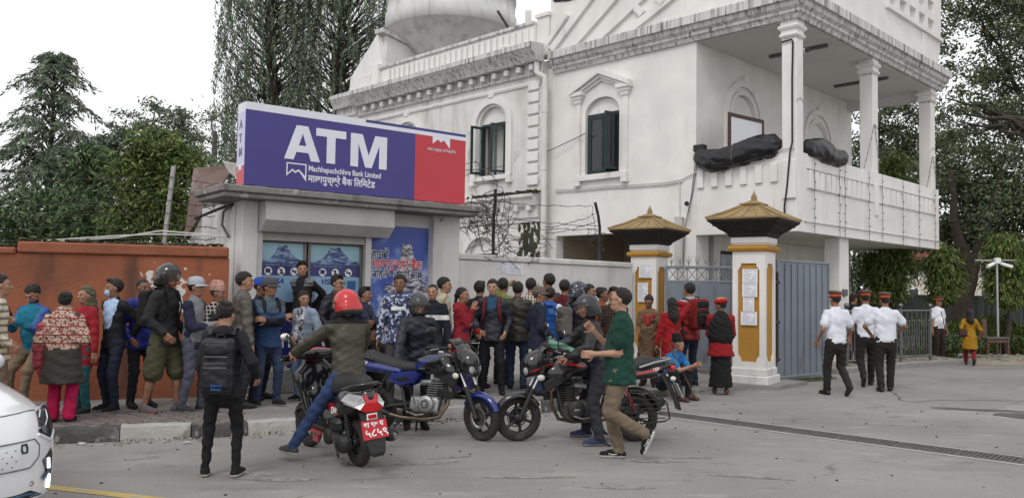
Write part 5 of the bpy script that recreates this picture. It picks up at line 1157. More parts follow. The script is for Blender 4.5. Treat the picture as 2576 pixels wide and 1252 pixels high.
def backpack(P,label,m,size=(.15,.09,.24),cz=.31,cy=-.215,m2=None,strapm=None,extra=None,flap=True):
    """worn on the back; a thing of its own with pocket, handle and straps"""
    r=ob('backpack',None,None,P['o'].location.copy(),tuple(P['o'].rotation_euler),label,'backpack')
    def mk(name,mm,fn,lo=(-.3,-.5,-.1),hi=(.3,.1,.75),h=.0125):
        vx=Vox(lo,hi,h);fn(vx);vx.wob(vx.order[0],.0022,1.2,3);V,F,_,_=vx.mesh();V=(P['Rt']@(V*P['s']).T).T+P['pel'];return ob(name,rawmesh(name,V,F,mm),r)
    mk('body',m,lambda v:v.rbox('a',(0,cy,cz),size,.055))
    mk('front_pocket',m2 or m,lambda v:v.rbox('a',(0,cy-size[1]*.85,cz-size[2]*.28),(size[0]*.80,size[1]*.5,size[2]*.50),.035))
    if flap: mk('top_pocket',m2 or m,lambda v:v.rbox('a',(0,cy-size[1]*.75,cz+size[2]*.62),(size[0]*.78,size[1]*.42,size[2]*.22),.03))
    b=MB();b.tube([tuple(onto(P,(x,cy+.05,cz+size[2]+dz))) for x,dz in((-.04,-.01),(-.03,.03),(.03,.03),(.04,-.01))],.009,6);ob('handle',b.mesh('handle',strapm or m),r)
    for z_ in(cz+size[2]*.36,cz-size[2]*.02):
        b=MB();b.tube([tuple(onto(P,(x,cy-size[1]*(1.28 if z_<cz+.05 else 1.1)-.006,z_))) for x in np.linspace(-size[0]*.7,size[0]*.7,6)],.005,5);ob('zip',b.mesh('zip',greyp),r)
    straps(P,strapm or m,r);return r
# ---------------------------------------------------------------- the people
def C(hx): 
    v=[int(hx[i:i+2],16)/255 for i in(0,2,4)];lm=sum(v)/3;k=.62+.38*min(1,max(0,(lm-.45)/.35));return tuple(k*(x/12.92 if x<=.04045 else((x+.055)/1.055)**2.4) for x in v)
jean=fab(C('33415f'),'denim');jean_l=fab(C('6f88a8'),'denim');jean_d=fab(C('262d42'),'denim');khaki=fab(C('8a7660'));blk=fab(C('232327'));blk2=fab(C('1b1c20'),'shell');navyj=fab(C('252b45'),'shell')
sn_k=dict(m=fab(C('1c1c1f')),sole=sole_w);sn_g=dict(m=fab(C('5b5c60')),sole=sole_w);lt_k=dict(m=fab(C('1a1715'),'leather'))
def inner(w0,w1,zt=.28,zb=.0): return lambda x,y,z,c:(y>.02)&(np.abs(x)<w1+(w0-w1)*(zt-z)/(zt-zb)*0+ (w0-w1)*np.clip((z-zb)/(zt-zb),0,1))&(z>zb)
def band(z0,z1): return lambda x,y,z,c:(z>z0)&(z<z1)
def sleeves(xm): return lambda x,y,z,c:(np.abs(x)>xm)
Q='people queueing along the pavement'
# --- queue in front of the orange wall
person('man in cream striped hoodie cut off at the left edge',-12,8.95,1.62,-60,dict(m=fab(C('cfc4ae'),'stripe',C('8f8678')),hem=.44,hood=True),dict(m=khaki),hands=('pocket','pocket'),group=Q)
p=person('man in blue jacket bent over his phone against the orange wall',70,10.45,1.6,168,dict(m=fab(C('2f5fae'),'shell'),fat=.02),dict(m=khaki),hair='thick',hands=((-.05,.30,1.14),(.06,.30,1.14)),lean=6,head=(0,34),pelvis=(0,-.12,.80),feet=((-.12,.2,0,8),(.12,.16,0,-8)),paint=[('top',fab(C('1d87a4')),inner(.10,.09,.28,-.1))],curl=(.8,.8),beard=True,group=Q)
b=MB();b.rbox((0,0,0),(.075,.012,.15),.005);q=p['o'];b.build('mobile_phone',blackp,None,q.matrix_basis@Vector(tuple(np.array((.0,.345,1.20)))),(rad(-35),0,q.rotation_euler.z),label='black mobile phone held by the man in the blue jacket',cat='phone')
wp=person('woman in patterned shawl and pink trousers seen from behind',158,9.38,None,8,dict(m=fab(C('4a443e')),hem=.30,flare=.045,loose=.02),dict(m=fab(C('cf1657')),loose=.018,cuff=1.9),hair='bun',hands=((-.1,.27,1.05),(.1,.27,1.05)),fem=True,fat=.035,yt=732,shoe=lt_k,group=Q)
shawl_m=fab(C('c2b09c'),'print',C('a03a44'),C('5a4238'))
def shawlf(v):
    v.slab('a',(0,-.01,.08),(0,-.01,.30),np.eye(3),.20,.195,.78,.03);v.slab('a',(0,-.01,.30),(0,-.01,.47),np.eye(3),.195,.16,.74,.04);v.cone('a',(0,0,.46),(0,0,.53),.14,.085,.04);v.cone('a',(-.165,0,.45),(-.26,-.04,.20),.085,.095,.04);v.cone('a',(.165,.0,.45),(.26,-.04,.2),.085,.095,.04);v.rbox('a',(0,-.0,-.12),(.5,.5,.18),.01,None,0,True) if False else None;v.wob('a',.005,1.1,4)
soft('shawl',shawl_m,wp,shawlf,(-.42,-.3,-.42),(.4,.3,.62),.014)
soft('shawl_end',fab(C('c2606a'),'print',C('a81f38'),C('d9c0b4')),wp,lambda v:(v.cone('a',(-.24,-.05,.36),(-.285,.0,.1),.07,.085,.04),v.cone('a',(-.285,.0,.1),(-.30,.02,-.12),.085,.075,.04),v.cone('a',(-.30,.02,-.12),(-.24,.03,-.34),.075,.04,.04),v.wob('a',.006,1.1,8)),(-.46,-.25,-.46),(0,.2,.5),.014)
person('person in red top and teal trousers half hidden behind the shawl woman',213,10.1,1.5,150,dict(m=fab(C('b3232f')),hem=.38),dict(m=fab(C('2a6f74'))),hair='long',hairmat=fab(C('6d6a55')),fem=True,hands=('down','front'),group=Q)
person('man in surgical mask, pale blue shirt and dark jacket with jeans',284,10.25,None,150,dict(m=fab(C('20222a')),hem=.47,loose=.014),dict(m=jean_d),sn_k,hair='side',yt=700,hands=('back','back'),paint=[('top',fab(C('a9c2e2')),inner(.085,.03,.27,.10))],head=(-18,0),mask=True,sk=1,group=Q)
person('man in bright blue puffer jacket beside the helmeted man',352,10.6,None,-125,dict(m=fab(C('2b3aa8'),'shell'),hem=.46,loose=.022,collar=.04),dict(m=fab(C('2c2d33'))),lt_k,hair='buzz',yt=700,hands=('pocket','pocket'),sk=2,group=Q)
hp=person('man in black full helmet, dark hoodie and olive cargo shorts',412,10.2,1.76,-100,dict(m=fab(C('2b2c2e')),hem=.46,loose=.022,hood=True),dict(m=fab(C('57583f')),len=.5,loose=.026),dict(m=fab(C('6c6a72')),sole=fab(C('b96a3a'))),hands=('pocket','pocket'),headgear='helmet',feet=((-.11,.12,0,12),(.11,-.16,0,-12)),sk=1,group=Q)
backpack(hp,'black backpack worn by the man in black helmet and shorts',fab(C('1b1b1d')),(.13,.08,.22))
gc=person('man in pale grey cap and grey jacket with navy sleeves',484,10.3,None,-96,dict(m=fab(C('8c8d90'),'knit'),hem=.47,loose=.016,collar=.03),dict(m=fab(C('5d6070'))),dict(m=fab(C('3b3b3f')),sole=sole_w),yt=698,hands=((-.15,.2,1.0),(.08,.30,1.12)),paint=[('top',fab(C('2a2c48')),lambda x,y,z,c:(np.abs(x)>.088)|(z<.0))],hair='short',sk=1,group=Q,feet=((-.1,.08,0,10),(.1,-.08,0,-10)));cap(gc,fab(C('a9adb4')))
tp=person('man in patterned topi with plaid shirt and black waistcoat',541,10.65,None,-130,dict(m=fab(C('1f2024'),'plaid',C('c9c4b8')),hem=.47),dict(m=fab(C('3a3a40'))),lt_k,yt=715,hands=('down','front'),paint=[('top',fab(C('1d1e22'),'shell'),lambda x,y,z,c:(np.abs(x)<.082)&(z<.25))],head=(35,4),hair='buzz',hairmat=hairg,sk=1,group=Q);topi(tp,fab(C('d4a99b'),'dhaka',C('b2554f'),C('e8dcd0')),.115)
person('man in brown-grey jacket looking away to the right',606,10.7,None,-60,dict(m=fab(C('655f58'),'shell'),hem=.46,loose=.022,collar=.03),dict(m=fab(C('2b2c33'))),lt_k,hair='thick',yt=683,hands=('pocket','down'),head=(-25,0),sk=0,group=Q)
ac=person('man in dark grey cap and blue sweater with crossed arms',672,10.95,None,-140,dict(m=fab(C('2d4c78'),'knit'),hem=.46,loose=.016),dict(m=jean),sn_k,yt=700,hands=((.13,.22,1.16),(-.13,.2,1.19)),head=(28,2),elbow=((-1,.1,-.8),(1,.1,-.8)),paint=[('top',fab(C('5f6f80'),'knit'),lambda x,y,z,c:(z>.21)&(np.abs(x)<.12)),('top',fab(C('222737'),'knit'),lambda x,y,z,c:(z>.10)&(z<.175)&(np.abs(x)<.085))],sk=1,group=Q,feet=((-.12,.06,0,12),(.12,-.04,0,-12)));cap(ac,fab(C('55555a')))
straps(ac,fab(C('1e1f22')))
bc=person('man in blue cap mostly hidden behind the dark grey cap man',648,11.5,1.64,-100,dict(m=fab(C('26262b'))),dict(m=fab(C('22232a'))),lt_k,hair='buzz',sk=2,hide_hands=True,group=Q);cap(bc,fab(C('2c55b8')))
person('man in black jacket with white patterned shoulders on the kiosk step',757,12.45,None,160,dict(m=fab(C('1a1a1e')),hem=.46,collar=.035,loose=.014),dict(m=jean_d),dict(m=fab(C('24355c')),sole=sole_k),hair='tousled',yt=657,z=.50,hands=('back','back'),head=(38,2),paint=[('top',fab(C('8e8e92'),'print',C('17171a'),C('d5d5d5')),lambda x,y,z,c:(z>.245)&(np.abs(x)>.05)&(np.abs(x)<.13))],group=Q)
person('boy in washed denim jacket and light jeans before the kiosk',764,11.45,None,150,dict(m=fab(C('8794a6'),'denim'),hem=.49,loose=.018,collar=.02),dict(m=jean_l),sn_k,hair='thick',yt=730,hands=('pocket',(-.02,.26,.98)),head=(62,6),paint=[('top',fab(C('a5a6ae'),'camo',C('3a3a44'),C('c8c8cc')),inner(.05,.035,.28,-.05))],sk=0,group=Q)
person('man in black-framed glasses and dark jacket by the kiosk door',842,12.0,None,-118,dict(m=fab(C('222328'),'shell'),hem=.46,loose=.018,collar=.03),dict(m=blk),sn_k,hair='side',yt=690,hands=('pocket','pocket'),head=(0,4),glasses=True,stache=True,sk=0,group=Q)
person('man in navy jacket with folded arms facing the poster',912,12.05,None,-105,dict(m=fab(C('232c4d'),'shell'),hem=.46,loose=.016),dict(m=fab(C('26262c'))),lt_k,hair='side',yt=720,hands=((.13,.22,1.15),(-.13,.2,1.18)),elbow=((-1,.1,-.8),(1,.1,-.8)),sk=1,stache=True,group=Q)
person('crouching man in dark clothes low behind the scooter rider',950,12.2,1.6,175,dict(m=fab(C('2b2722')),hem=.5),dict(m=fab(C('26242a'))),lt_k,pelvis=(0,-.05,.30),feet=((-.16,.18,0,12),(.16,.18,0,-12)),hands=((-.12,.36,.55),(.1,.38,.5)),lean=24,head=(0,-8),hair='thick',sk=2,group=Q)
person('man in blue camouflage sweatshirt with a white chest panel',1003,11.7,None,178,dict(m=fab(C('4b5478'),'camo',C('b9bccb'),C('2d3350')),hem=.46,loose=.016),dict(m=fab(C('4a4a4e'))),sn_g,hair='thick',yt=690,hands=('down','down'),paint=[('top',fab(C('d9d9d6')),lambda x,y,z,c:(y>.03)&(np.abs(x)<.062)&(z>.195)&(z<.225))],sk=2,group=Q)
person('smiling man in black T-shirt with two white stripes across the chest',1086,11.9,None,172,dict(m=fab(C('1c2030')),hem=.48,sleeve=1.,loose=.012),dict(m=jean_d),sn_k,hair='buzz',yt=714,hands=('down','down'),paint=[('top',fab(C('d6d6d4')),lambda x,y,z,c:(((z>.165)&(z<.195))|((z>.203)&(z<.209)))&(np.abs(x)<.5))],sk=0,group=Q)
person('man in cream jacket facing right by the white wall',1112,12.7,None,-100,dict(m=fab(C('b9ad96')),hem=.47,loose=.016,collar=.02),dict(m=fab(C('34343a'))),lt_k,hair='thick',yt=697,hands=('down','down'),sk=0,group=Q)
person('woman in red cardigan and purple skirt with her hand at her mouth',1158,12.0,None,-108,dict(m=fab(C('a01d2b'),'knit'),hem=.34,loose=.016,hood=True),dict(m=fab(C('2f2358')),kind='skirt'),lt_k,hair='ponytail',yt=722,hands=('front',(.03,.20,1.36)),fem=True,sk=1,group=Q)
person('dark-haired person in black jacket behind the man with red straps',1203,13.2,None,-20,dict(m=blk),dict(m=blk),lt_k,hair='tousled',yt=707,hide_hands=True,group=Q)
rs=person('man in dark jacket with red-edged backpack straps facing the street',1237,12.55,None,174,dict(m=fab(C('2a2c37'),'shell'),hem=.46,loose=.018,collar=.03),dict(m=fab(C('1d1e23'))),lt_k,hair='thick',yt=702,hands=('pocket','pocket'),paint=[('top',fab(C('2b5878')),inner(.045,.02,.28,.2))],sk=3,feet=((-.16,.05,0,16),(.15,0,0,-16)),group=Q)
bp=backpack(rs,'grey backpack with red-edged straps on the man facing the street',fab(C('3a3b40')),(.14,.08,.22),strapm=fab(C('7d2430')))
person('man in olive jacket and jeans reading the notice, seen from behind',1300,13.05,None,-12,dict(m=fab(C('3b372b'),'shell'),hem=.45,loose=.018),dict(m=jean),sn_k,hair='thick',yt=708,hands=('front','front'),sk=1,group=Q)
person('man with lime collar pointing up at the notice on the wall',1262,13.75,None,-30,dict(m=fab(C('2c2f2b')),hem=.47),dict(m=blk),lt_k,hair='thick',yt=699,hands=((-.12,.42,1.62),'front'),point=(True,False),paint=[('top',fab(C('8a9a4a')),lambda x,y,z,c:z>.285)],sk=1,group=Q)
person('man in white and brown plaid shirt in the crowd at the notice',1333,13.5,None,-10,dict(m=fab(C('cfc9bd'),'plaid',C('6a4a3a')),hem=.47),dict(m=blk),lt_k,hair='thick',yt=699,hide_hands=True,group=Q)
kc=person('man in brown cap and navy blazer with a light blue shirt',1352,12.45,None,-68,dict(m=fab(C('242a3f')),hem=.43,loose=.02),dict(m=jean),lt_k,yt=722,hands=('pocket','pocket'),head=(-22,0),hair='buzz',hairmat=hairg,paint=[('top',fab(C('a9b9d6')),inner(.05,.02,.29,.12))],glasses=True,sk=1,group=Q);cap(kc,fab(C('77685a')))
person('person in blue and white sports jacket behind the brown cap man',1381,13.15,None,-30,dict(m=fab(C('1f62b8'),'shell'),hem=.46,loose=.02,hood=True),dict(m=fab(C('3d3d42'))),sn_k,hair='thick',yt=722,hands=('down','down'),paint=[('top',fab(C('c9ccd2')),lambda x,y,z,c:(np.abs(x)>.095)&(z>.14))],sk=1,group=Q)
person('tall man in grey-olive shirt turned to the left at the wall',1380,13.9,None,40,dict(m=fab(C('5b584f')),hem=.46),dict(m=fab(C('2d2d31'))),lt_k,hair='thick',yt=688,hide_hands=True,sk=1,group=Q)
person('person in maroon jacket behind the patterned helmet',1418,13.4,None,-25,dict(m=fab(C('6a1f28')),hem=.46,loose=.016),dict(m=blk),lt_k,hair='thick',yt=703,hands=('down','down'),sk=1,group=Q)
ph=person('person in patterned black helmet with grey backpack facing right',1450,12.5,1.66,-62,dict(m=fab(C('1d1d21')),hem=.46,loose=.016),dict(m=blk),lt_k,hands=('front','front'),head=(-12,0),sk=1,group=Q)
helmet(ph,mat('helmet_patterned',(.012,.012,.014),.18,.05,6,coat=.6,stains=[((.09,.12,.22),(26,26,26),.56,.6,.9),((.45,.45,.48),(30,30,30),.66,.69,.8)]),visor=None)
backpack(ph,'grey backpack on the person in the patterned helmet',fab(C('6b6862')),(.13,.085,.22),cz=.24)
person('man facing right beside the woman in the orange scarf',1478,13.3,None,-110,dict(m=fab(C('2a2c30')),hem=.47),dict(m=blk),lt_k,hair='thick',yt=714,hide_hands=True,sk=1,stache=True,group=Q)
person('woman in orange scarf facing right near the gate',1512,13.3,None,-110,dict(m=fab(C('b5561f')),hem=.38),dict(m=fab(C('3a2620'))),lt_k,hair='bun',yt=722,hide_hands=True,fem=True,sk=2,group=Q)
person('man in brown plaid shirt facing the street behind the green shirt man',1543,12.9,None,165,dict(m=fab(C('5a4334'),'plaid',C('1f1a18')),hem=.47),dict(m=blk),lt_k,hair='tousled',yt=722,hide_hands=True,head=(10,4),sk=0,group=Q)
# --- by the gate
G_='people waiting by the gate pillars'
bw=person('woman in beige tunic and red scarf looking down by the pillar',1632,14.4,None,158,dict(m=fab(C('8c7457'),'print',C('7a5d47'),C('a08560')),hem=.28,flare=.03,sleeve=.5),dict(m=fab(C('5a1a1c')),loose=.02),lt_k,hair='bun',yt=742,hands=((-.18,.25,.98),(.12,.27,1.0)),fem=True,fat=.02,head=(0,22),sk=2,group=G_)
soft('scarf',fab(C('b02a2a')),bw,lambda v:(v.cone('a',(-.09,-.02,.5),(-.07,.10,.40),.045,.05,.03),v.cone('a',(-.07,.10,.40),(-.01,.15,.26),.05,.03,.03),v.cone('a',(.09,-.02,.5),(.06,.10,.40),.045,.04,.03),v.cone('a',(.06,.10,.4),(.0,.15,.27),.04,.03,.03),v.cone('a',(-.07,-.06,.52),(.07,-.06,.52),.05,.05,.03)),(-.3,-.25,.1),(.3,.3,.65),.013)
person('woman with long black hair in a red coat seen from behind',1690,13.95,None,8,dict(m=fab(C('b0161f'),'knit'),hem=.33,flare=.02,loose=.016),dict(m=fab(C('5b1a20'))),lt_k,hair='long',yt=748,hands=('down',(.10,.10,1.62)),elbow=(None,(1,.3,.5)),fem=True,sk=1,group=G_)
rb=person('man in grey hood and red jacket with a large backpack at the gate',1735,14.55,None,30,dict(m=fab(C('a8201f'),'shell'),hem=.46,loose=.016,hood=True),dict(m=jean_d),sn_k,hair='thick',yt=711,hands=('down','strap'),sk=1,paint=[('top',fab(C('a9a9ab')),lambda x,y,z,c:(z>.262))],group=G_)
backpack(rb,'large red and black backpack on the man at the gate',fab(C('8c1c1e')),(.16,.10,.25),m2=fab(C('1c1c1e')),strapm=fab(C('222224')))
sm=person('seated man in black topi and bright blue shirt with a walking stick',1692,13.35,1.6,-135,dict(m=fab(C('2a7fc4')),hem=.5,sleeve=.5),dict(m=fab(C('1e1f28'))),dict(m=fab(C('5a4033'),'leather')),pelvis=(0,-.16,.30),feet=((-.14,.22,0,10),(.13,.24,0,-10)),hands=((-.03,.46,.60),(.05,.46,.60)),lean=26,head=(-16,-8),hair='buzz',hairmat=hairg,sk=0,z=.0,paint=[('top',fab(C('3a3a36')),lambda x,y,z,c:(y<.05)&(np.abs(x)<.07)&(z<.24))],curl=(.9,.9),group=G_);topi(sm,fab(C('16161a')),.12)
b=MB();o=sm['o'];b.tube([(0,0,0),(.36,.26,.86),(.34,.22,.89),(.22,.17,.84)],.012,7);b.build('walking_stick',mat('stick_wood',(.10,.055,.03),.6,.2,9),None,(o.location.x+.34,o.location.y-.18,.02),rad(150),label='thin wooden walking stick held by the seated man',cat='stick')
tb=person('person in red turban wrapped in a black shawl by the pillar',1813,14.05,None,-14,dict(m=fab(C('a3141b')),hem=.40,flare=.05,loose=.03),dict(m=fab(C('161618')),kind='skirt',hem=.07,width=.125),dict(m=fab(C('6a3f2c'),'leather')),hair='buzz',yt=752,hands=('front','front'),head=(58,6),sk=2,z=.02,hide_hands=True,group=G_)
soft('shawl',fab(C('17171a')),tb,lambda v:(v.slab('a',(0,0,.16),(0,0,.36),np.eye(3),.235,.215,.80,.04),v.slab('a',(0,0,.36),(0,0,.46),np.eye(3),.20,.13,.75,.05),v.cone('a',(0,.0,.46),(0,.01,.54),.11,.085,.03),v.cone('a',(-.2,.05,.3),(-.12,.16,.08),.09,.06,.04),v.wob('a',.005,1.2,2)),(-.4,-.35,-.1),(.4,.35,.65),.014)
hc,R,s=tb['hc'],tb['Rh'],tb['s'];vx=Vox(hc-.2,hc+.2,.009);vx.ell('a',hc+R@np.array((0,-.012,.072)),(.105,.122,.05),R);vx.ell('a',hc+R@np.array((0,-.012,.10)),(.075,.09,.045),R,.02);vx.wob('a',.004,2,1);V,F,mi,c=vx.mesh();tu=ob('turban',rawmesh('turban',V,F,[fab(C('c31d17')),fab(C('c98f4a'))],(((c-hc)@R)[:,2]>.112).astype(int)),tb['o'])
soft('shoulder_bag',fab(C('19191b'),'leather'),tb,lambda v:v.rbox('a',(-.10,.20,-.02),(.12,.07,.11),.05),(-.4,-.05,-.25),(.2,.4,.2),.012,label='black shoulder bag carried by the person in the red turban',cat='bag')
# --- guards
GU='uniformed guards in white shirts';wsh=fab(C('d9dae3'),'knit');gtr=fab(C('2c2825'));gs=dict(m=fab(C('141416'),'leather'))
person('guard in white shirt walking away, nearest the open gate leaf',2104,14.15,None,12,dict(m=wsh,sleeve=.5,hem=.515,loose=.016,wob=.0026),dict(m=gtr,loose=.014),gs,hair='buzz',yt=735,headgear='peaked',z=0,hands=((-.27,.13,.90),(.28,.19,.94)),feet=((-.1,.12,0,4),(.09,-.22,.10,-4,42)),fat=.012,sk=1,group=GU)
person('guard in white shirt leaning forward mid-step between two other guards',2180,15.7,None,-14,dict(m=wsh,sleeve=.5,hem=.515,loose=.014,wob=.0026),dict(m=gtr,loose=.014),gs,hair='buzz',yt=732,headgear='peaked',z=0,hands=('down',(.2,.2,.95)),feet=((-.1,-.32,.12,0,50),(.1,.18,0,0)),lean=6,sk=1,group=GU)
person('guard in white shirt standing with elbows out, rightmost of three walking',2228,14.85,None,-8,dict(m=wsh,sleeve=.5,hem=.515,loose=.018,wob=.0026),dict(m=gtr,loose=.016),gs,hair='buzz',yt=738,headgear='peaked',z=0,hands=((-.2,.22,1.0),(.24,.24,1.0)),elbow=((-1,-.4,-.4),(1,-.4,-.4)),feet=((-.1,-.08,0,4),(.1,.1,0,-20)),fat=.018,sk=1,group=GU)
p=person('man in dark jacket and brown side cap behind the steel railing',2146,19.6,None,-60,dict(m=fab(C('1b1e2a')),hem=.46),dict(m=gtr),gs,hair='buzz',yt=741,z=.11,hands=('down','down'),sk=1);topi(p,fab(C('3d2a26')),.09)
person('guard in white shirt and black tie standing at the railing end',2360,22.2,None,-155,dict(m=wsh,sleeve=.5,hem=.515,loose=.014,wob=.0026),dict(m=fab(C('33241f')),loose=.016),gs,hair='buzz',yt=748,headgear='peaked',z=0.01,hands=('down','down'),fat=.03,paint=[('top',fab(C('1c1c20')),lambda x,y,z,c:(y>.04)&(np.abs(x)<.013)&(z>.06)&(z<.27))],sk=1,group=GU)
yw=person('woman in yellow tunic and red trousers hurrying away',2440,20.6,1.38,-18,dict(m=fab(C('b98716')),hem=.30,flare=.03,sleeve=.8),dict(m=fab(C('8e1420'))),lt_k,hair='long',z=.0,hands=((-.18,.05,1.0),(.30,.1,.92)),feet=((-.07,.22,0,0),(.06,-.28,.10,0,45)),fem=True,sk=1)
soft('shoulder_bag',fab(C('4a1c1c'),'leather'),yw,lambda v:v.rbox('a',(-.2,-.10,.10),(.12,.06,.10),.04),(-.45,-.3,-.12),(.1,.15,.3),.014,label='maroon shoulder bag on the woman in the yellow tunic',cat='bag')
# --- foreground
bk=person('woman with hair bun in black hoodie and leggings seen from behind',564,7.5,1.535,4,dict(m=fab(C('1f2024')),hem=.46,loose=.014,hood=True),dict(m=fab(C('141519')),loose=.002,cuff=1.0),dict(m=fab(C('17171a')),sole=fab(C('c9c6bb')),soleh=.034),hair='bun',hands=((-.12,.20,1.0),(.30,.10,.98)),feet=((-.15,.0,0,14),(.15,-.03,0,-10)),head=(-14,12),fem=True,sk=3,z=0,h=.014,hide_hands=False)
bag=backpack(bk,'large black laptop backpack with small blue print on the standing woman',fab(C('191a20'),'shell'),(.155,.085,.27),cz=.20,cy=-.205,m2=fab(C('1d1e25'),'shell'))
M4=frame(tuple(onto(bk,(-.03,-.345,.02))),tuple(-bk['Rt'][:,0]*-1),tuple(bk['Rt'][:,2]))
blu=mat('print_blue',(.03,.13,.38),.6)
for i,s_ in enumerate(('Saitech','infosys')): text(s_,.034,blu,bag,Matrix.Translation((0,0,-.032*i))@M4)
gm2=person('man in green polo shirt and khaki trousers walking left in glasses',1555,8.5,1.73,84,dict(m=fab(C('134a3c'),'knit'),sleeve=.5,hem=.45,loose=.02,collar=.012),dict(m=fab(C('877762')),loose=.014),dict(m=fab(C('18181b')),sole=sole_w,soleh=.03),hair='receding',hands=((-.10,.24,1.04),(.10,.25,1.26)),feet=((-.06,-.27,.19,0,66),(.09,-.02,0,0)),pelvis=(0,-.02,.88),lean=-2,fat=.02,glasses=True,sk=3,z=0,h=.014,curl=(.5,.75),elbow=((-.3,-1,-.6),(.5,-.8,-.9)),head=(-6,0))
# swoosh marks on the walking man's shoes
for i in(0,1):
    a,k_,an,Rf=gm2['legs'][i];base=an-Rf[:,2]*.048*1.73
    for sd_ in(-1,1):
        b=MB();b.tube([tuple(base+Rf[:,1]*y+Rf[:,2]*z+Rf[:,0]*sd_*x) for x,y,z in((.0405,.11,.050),(.0435,.07,.038),(.0445,.03,.042),(.043,-.03,.062))],[.003,.007,.006,.002],5);b.build('shoe_mark',sole_w,gm2['o'])
steel=MATS['brushed_steel']
# ---------------------------------------------------------------- two motorcycles and a scooter (x forward, y left, z up; origin under the rear axle)
tyre_m=mat('tyre_rubber',(.030,.028,.026),.85,.2,14,.6,70,stains=[((.10,.088,.075),(9,9,9),.52,.68,.6)])
rimb=mat('alloy_black',(.020,.020,.021),.4,.15,12,stains=[((.09,.08,.07),(8,8,8),.56,.7,.6)]);disc_m=mat('brake_disc',(.55,.55,.56),.25,.05,9,metal=.9)
chrome=mat('chrome',(.62,.62,.63),.12,.04,6,metal=1.);alum=mat('cast_aluminium',(.34,.34,.34),.45,.15,10,.2,50,metal=.75);engb=mat('engine_black',(.025,.024,.024),.55,.25,14,.3,50,stains=[((.10,.088,.075),(6,6,6),.55,.7,.6)])
fairb=mat('gloss_black_paint',(.010,.010,.011),.18,.05,6,coat=.7);bluep=mat('gloss_blue_paint',(.010,.022,.15),.2,.06,6,coat=.7);redp=mat('gloss_red_paint',(.42,.014,.012),.22,.05,6,coat=.6)
seat_m=mat('seat_vinyl',(.020,.020,.021),.6,.15,20,.35,60);lens_c=mat('lamp_lens_clear',(.75,.76,.78),.06,0,trans=.5,alpha=.75);lens_o=mat('indicator_lens',(.62,.60,.55),.1,.1,30);lens_r=mat('lamp_lens_red',(.42,.005,.008),.08,.25,25,coat=.5,emit=.12);refl=mat('lamp_reflector',(.8,.8,.82),.15,.1,20,metal=1.)
plate_r=mat('number_plate_red',(.50,.015,.025),.45,.05,6);plate_w=mat('plate_lettering',(.78,.78,.78),.5,0);brown_pipe=mat('heat_stained_pipe',(.20,.15,.105),.35,.25,9,metal=.8)
def bp_(root,name,m,fn,parent=None,T=None,**k):
    b=MB();b.T=T or Matrix.Identity(4);fn(b);return b.build(name,m,parent or root,**k)
def sm_(root,name,m,fn,lo,hi,h=.012,parent=None,T=None,pred=None,wob=0,seed=1):
    vx=Vox(lo,hi,h);fn(vx)
    if wob: vx.wob(vx.order[0],wob,1.,seed)
    V,F,mi,c=vx.mesh()
    if pred is not None: mi=pred(c[:,0],c[:,1],c[:,2]).astype(int)
    if T is not None: V=np.array([tuple(T@Vector(p)) for p in V])
    return ob(name,rawmesh(name,V,F,m,mi if isinstance(m,(list,tuple)) else None),parent or root)
def wheel(root,name,x,R,w,rim,nsp,T=None,disc=0,rimm=rimb,dside=1):
    tw=w/2;r0=rim
    t=bp_(root,name,tyre_m,lambda b:b.lathe([(r0,-tw*.75),(r0+.012,-tw*.85),(R-.045,-tw),(R-.018,-tw*.82),(R-.004,-tw*.42),(R,0),(R-.004,tw*.42),(R-.018,tw*.82),(R-.045,tw),(r0+.012,tw*.85),(r0,tw*.75)],40,(x,0,R),1),T=T)
    bp_(root,'tread',tyre_m,lambda b:[b.rbox((x+math.cos(a)*(R-.0075),sy*tw*.4,R+math.sin(a)*(R-.0075)),(.010,tw*.6,.016),.002,Matrix.Rotation(-a,3,'Y')@Matrix.Rotation(sy*.5,3,'Z')) for k in range(34) for a in [2*PI*k/34] for sy in(-1,1)],t,T,kind='stuff')
    bp_(root,'rim',rimm,lambda b:(b.lathe([(r0+.002,-tw*.72),(r0-.022,-tw*.66),(r0-.03,-tw*.3),(r0-.03,tw*.3),(r0-.022,tw*.66),(r0+.002,tw*.72)],40,(x,0,R),1),b.lathe([(0,-.06),(.045,-.06),(.05,-.04),(.05,.04),(.045,.06),(0,.06)],16,(x,0,R),1)),t,T)
    for k in range(nsp):
        a=2*PI*k/nsp+.3
        bp_(root,'spoke',rimm,lambda b:b.tube([(x+.04*math.cos(a),0,R+.04*math.sin(a)),(x+(r0-.1)*math.cos(a),0,R+(r0-.1)*math.sin(a)),(x+(r0-.02)*math.cos(a+.05),0,R+(r0-.02)*math.sin(a+.05))],[.022,.016,.02],6),t,T)
    if disc:
        bp_(root,'brake_disc',disc_m,lambda b:b.lathe([(disc,.0),(disc-.035,.0),(disc-.035,.006),(disc,.006),(disc,0)],30,(x,dside*.058,R),1),t,T)
        bp_(root,'disc_hole',engb,lambda b:[b.lathe([(0,0),(.006,0)],6,(x+math.cos(a)*(disc-.017),dside*.066,R+math.sin(a)*(disc-.017)),1) for a in np.linspace(0,6.28,19)[:-1]],t,T,kind='stuff')
        bp_(root,'disc_carrier',engb,lambda b:b.lathe([(0,0),(disc-.033,0)],12,(x,dside*.060,R),1),t,T)
    return t
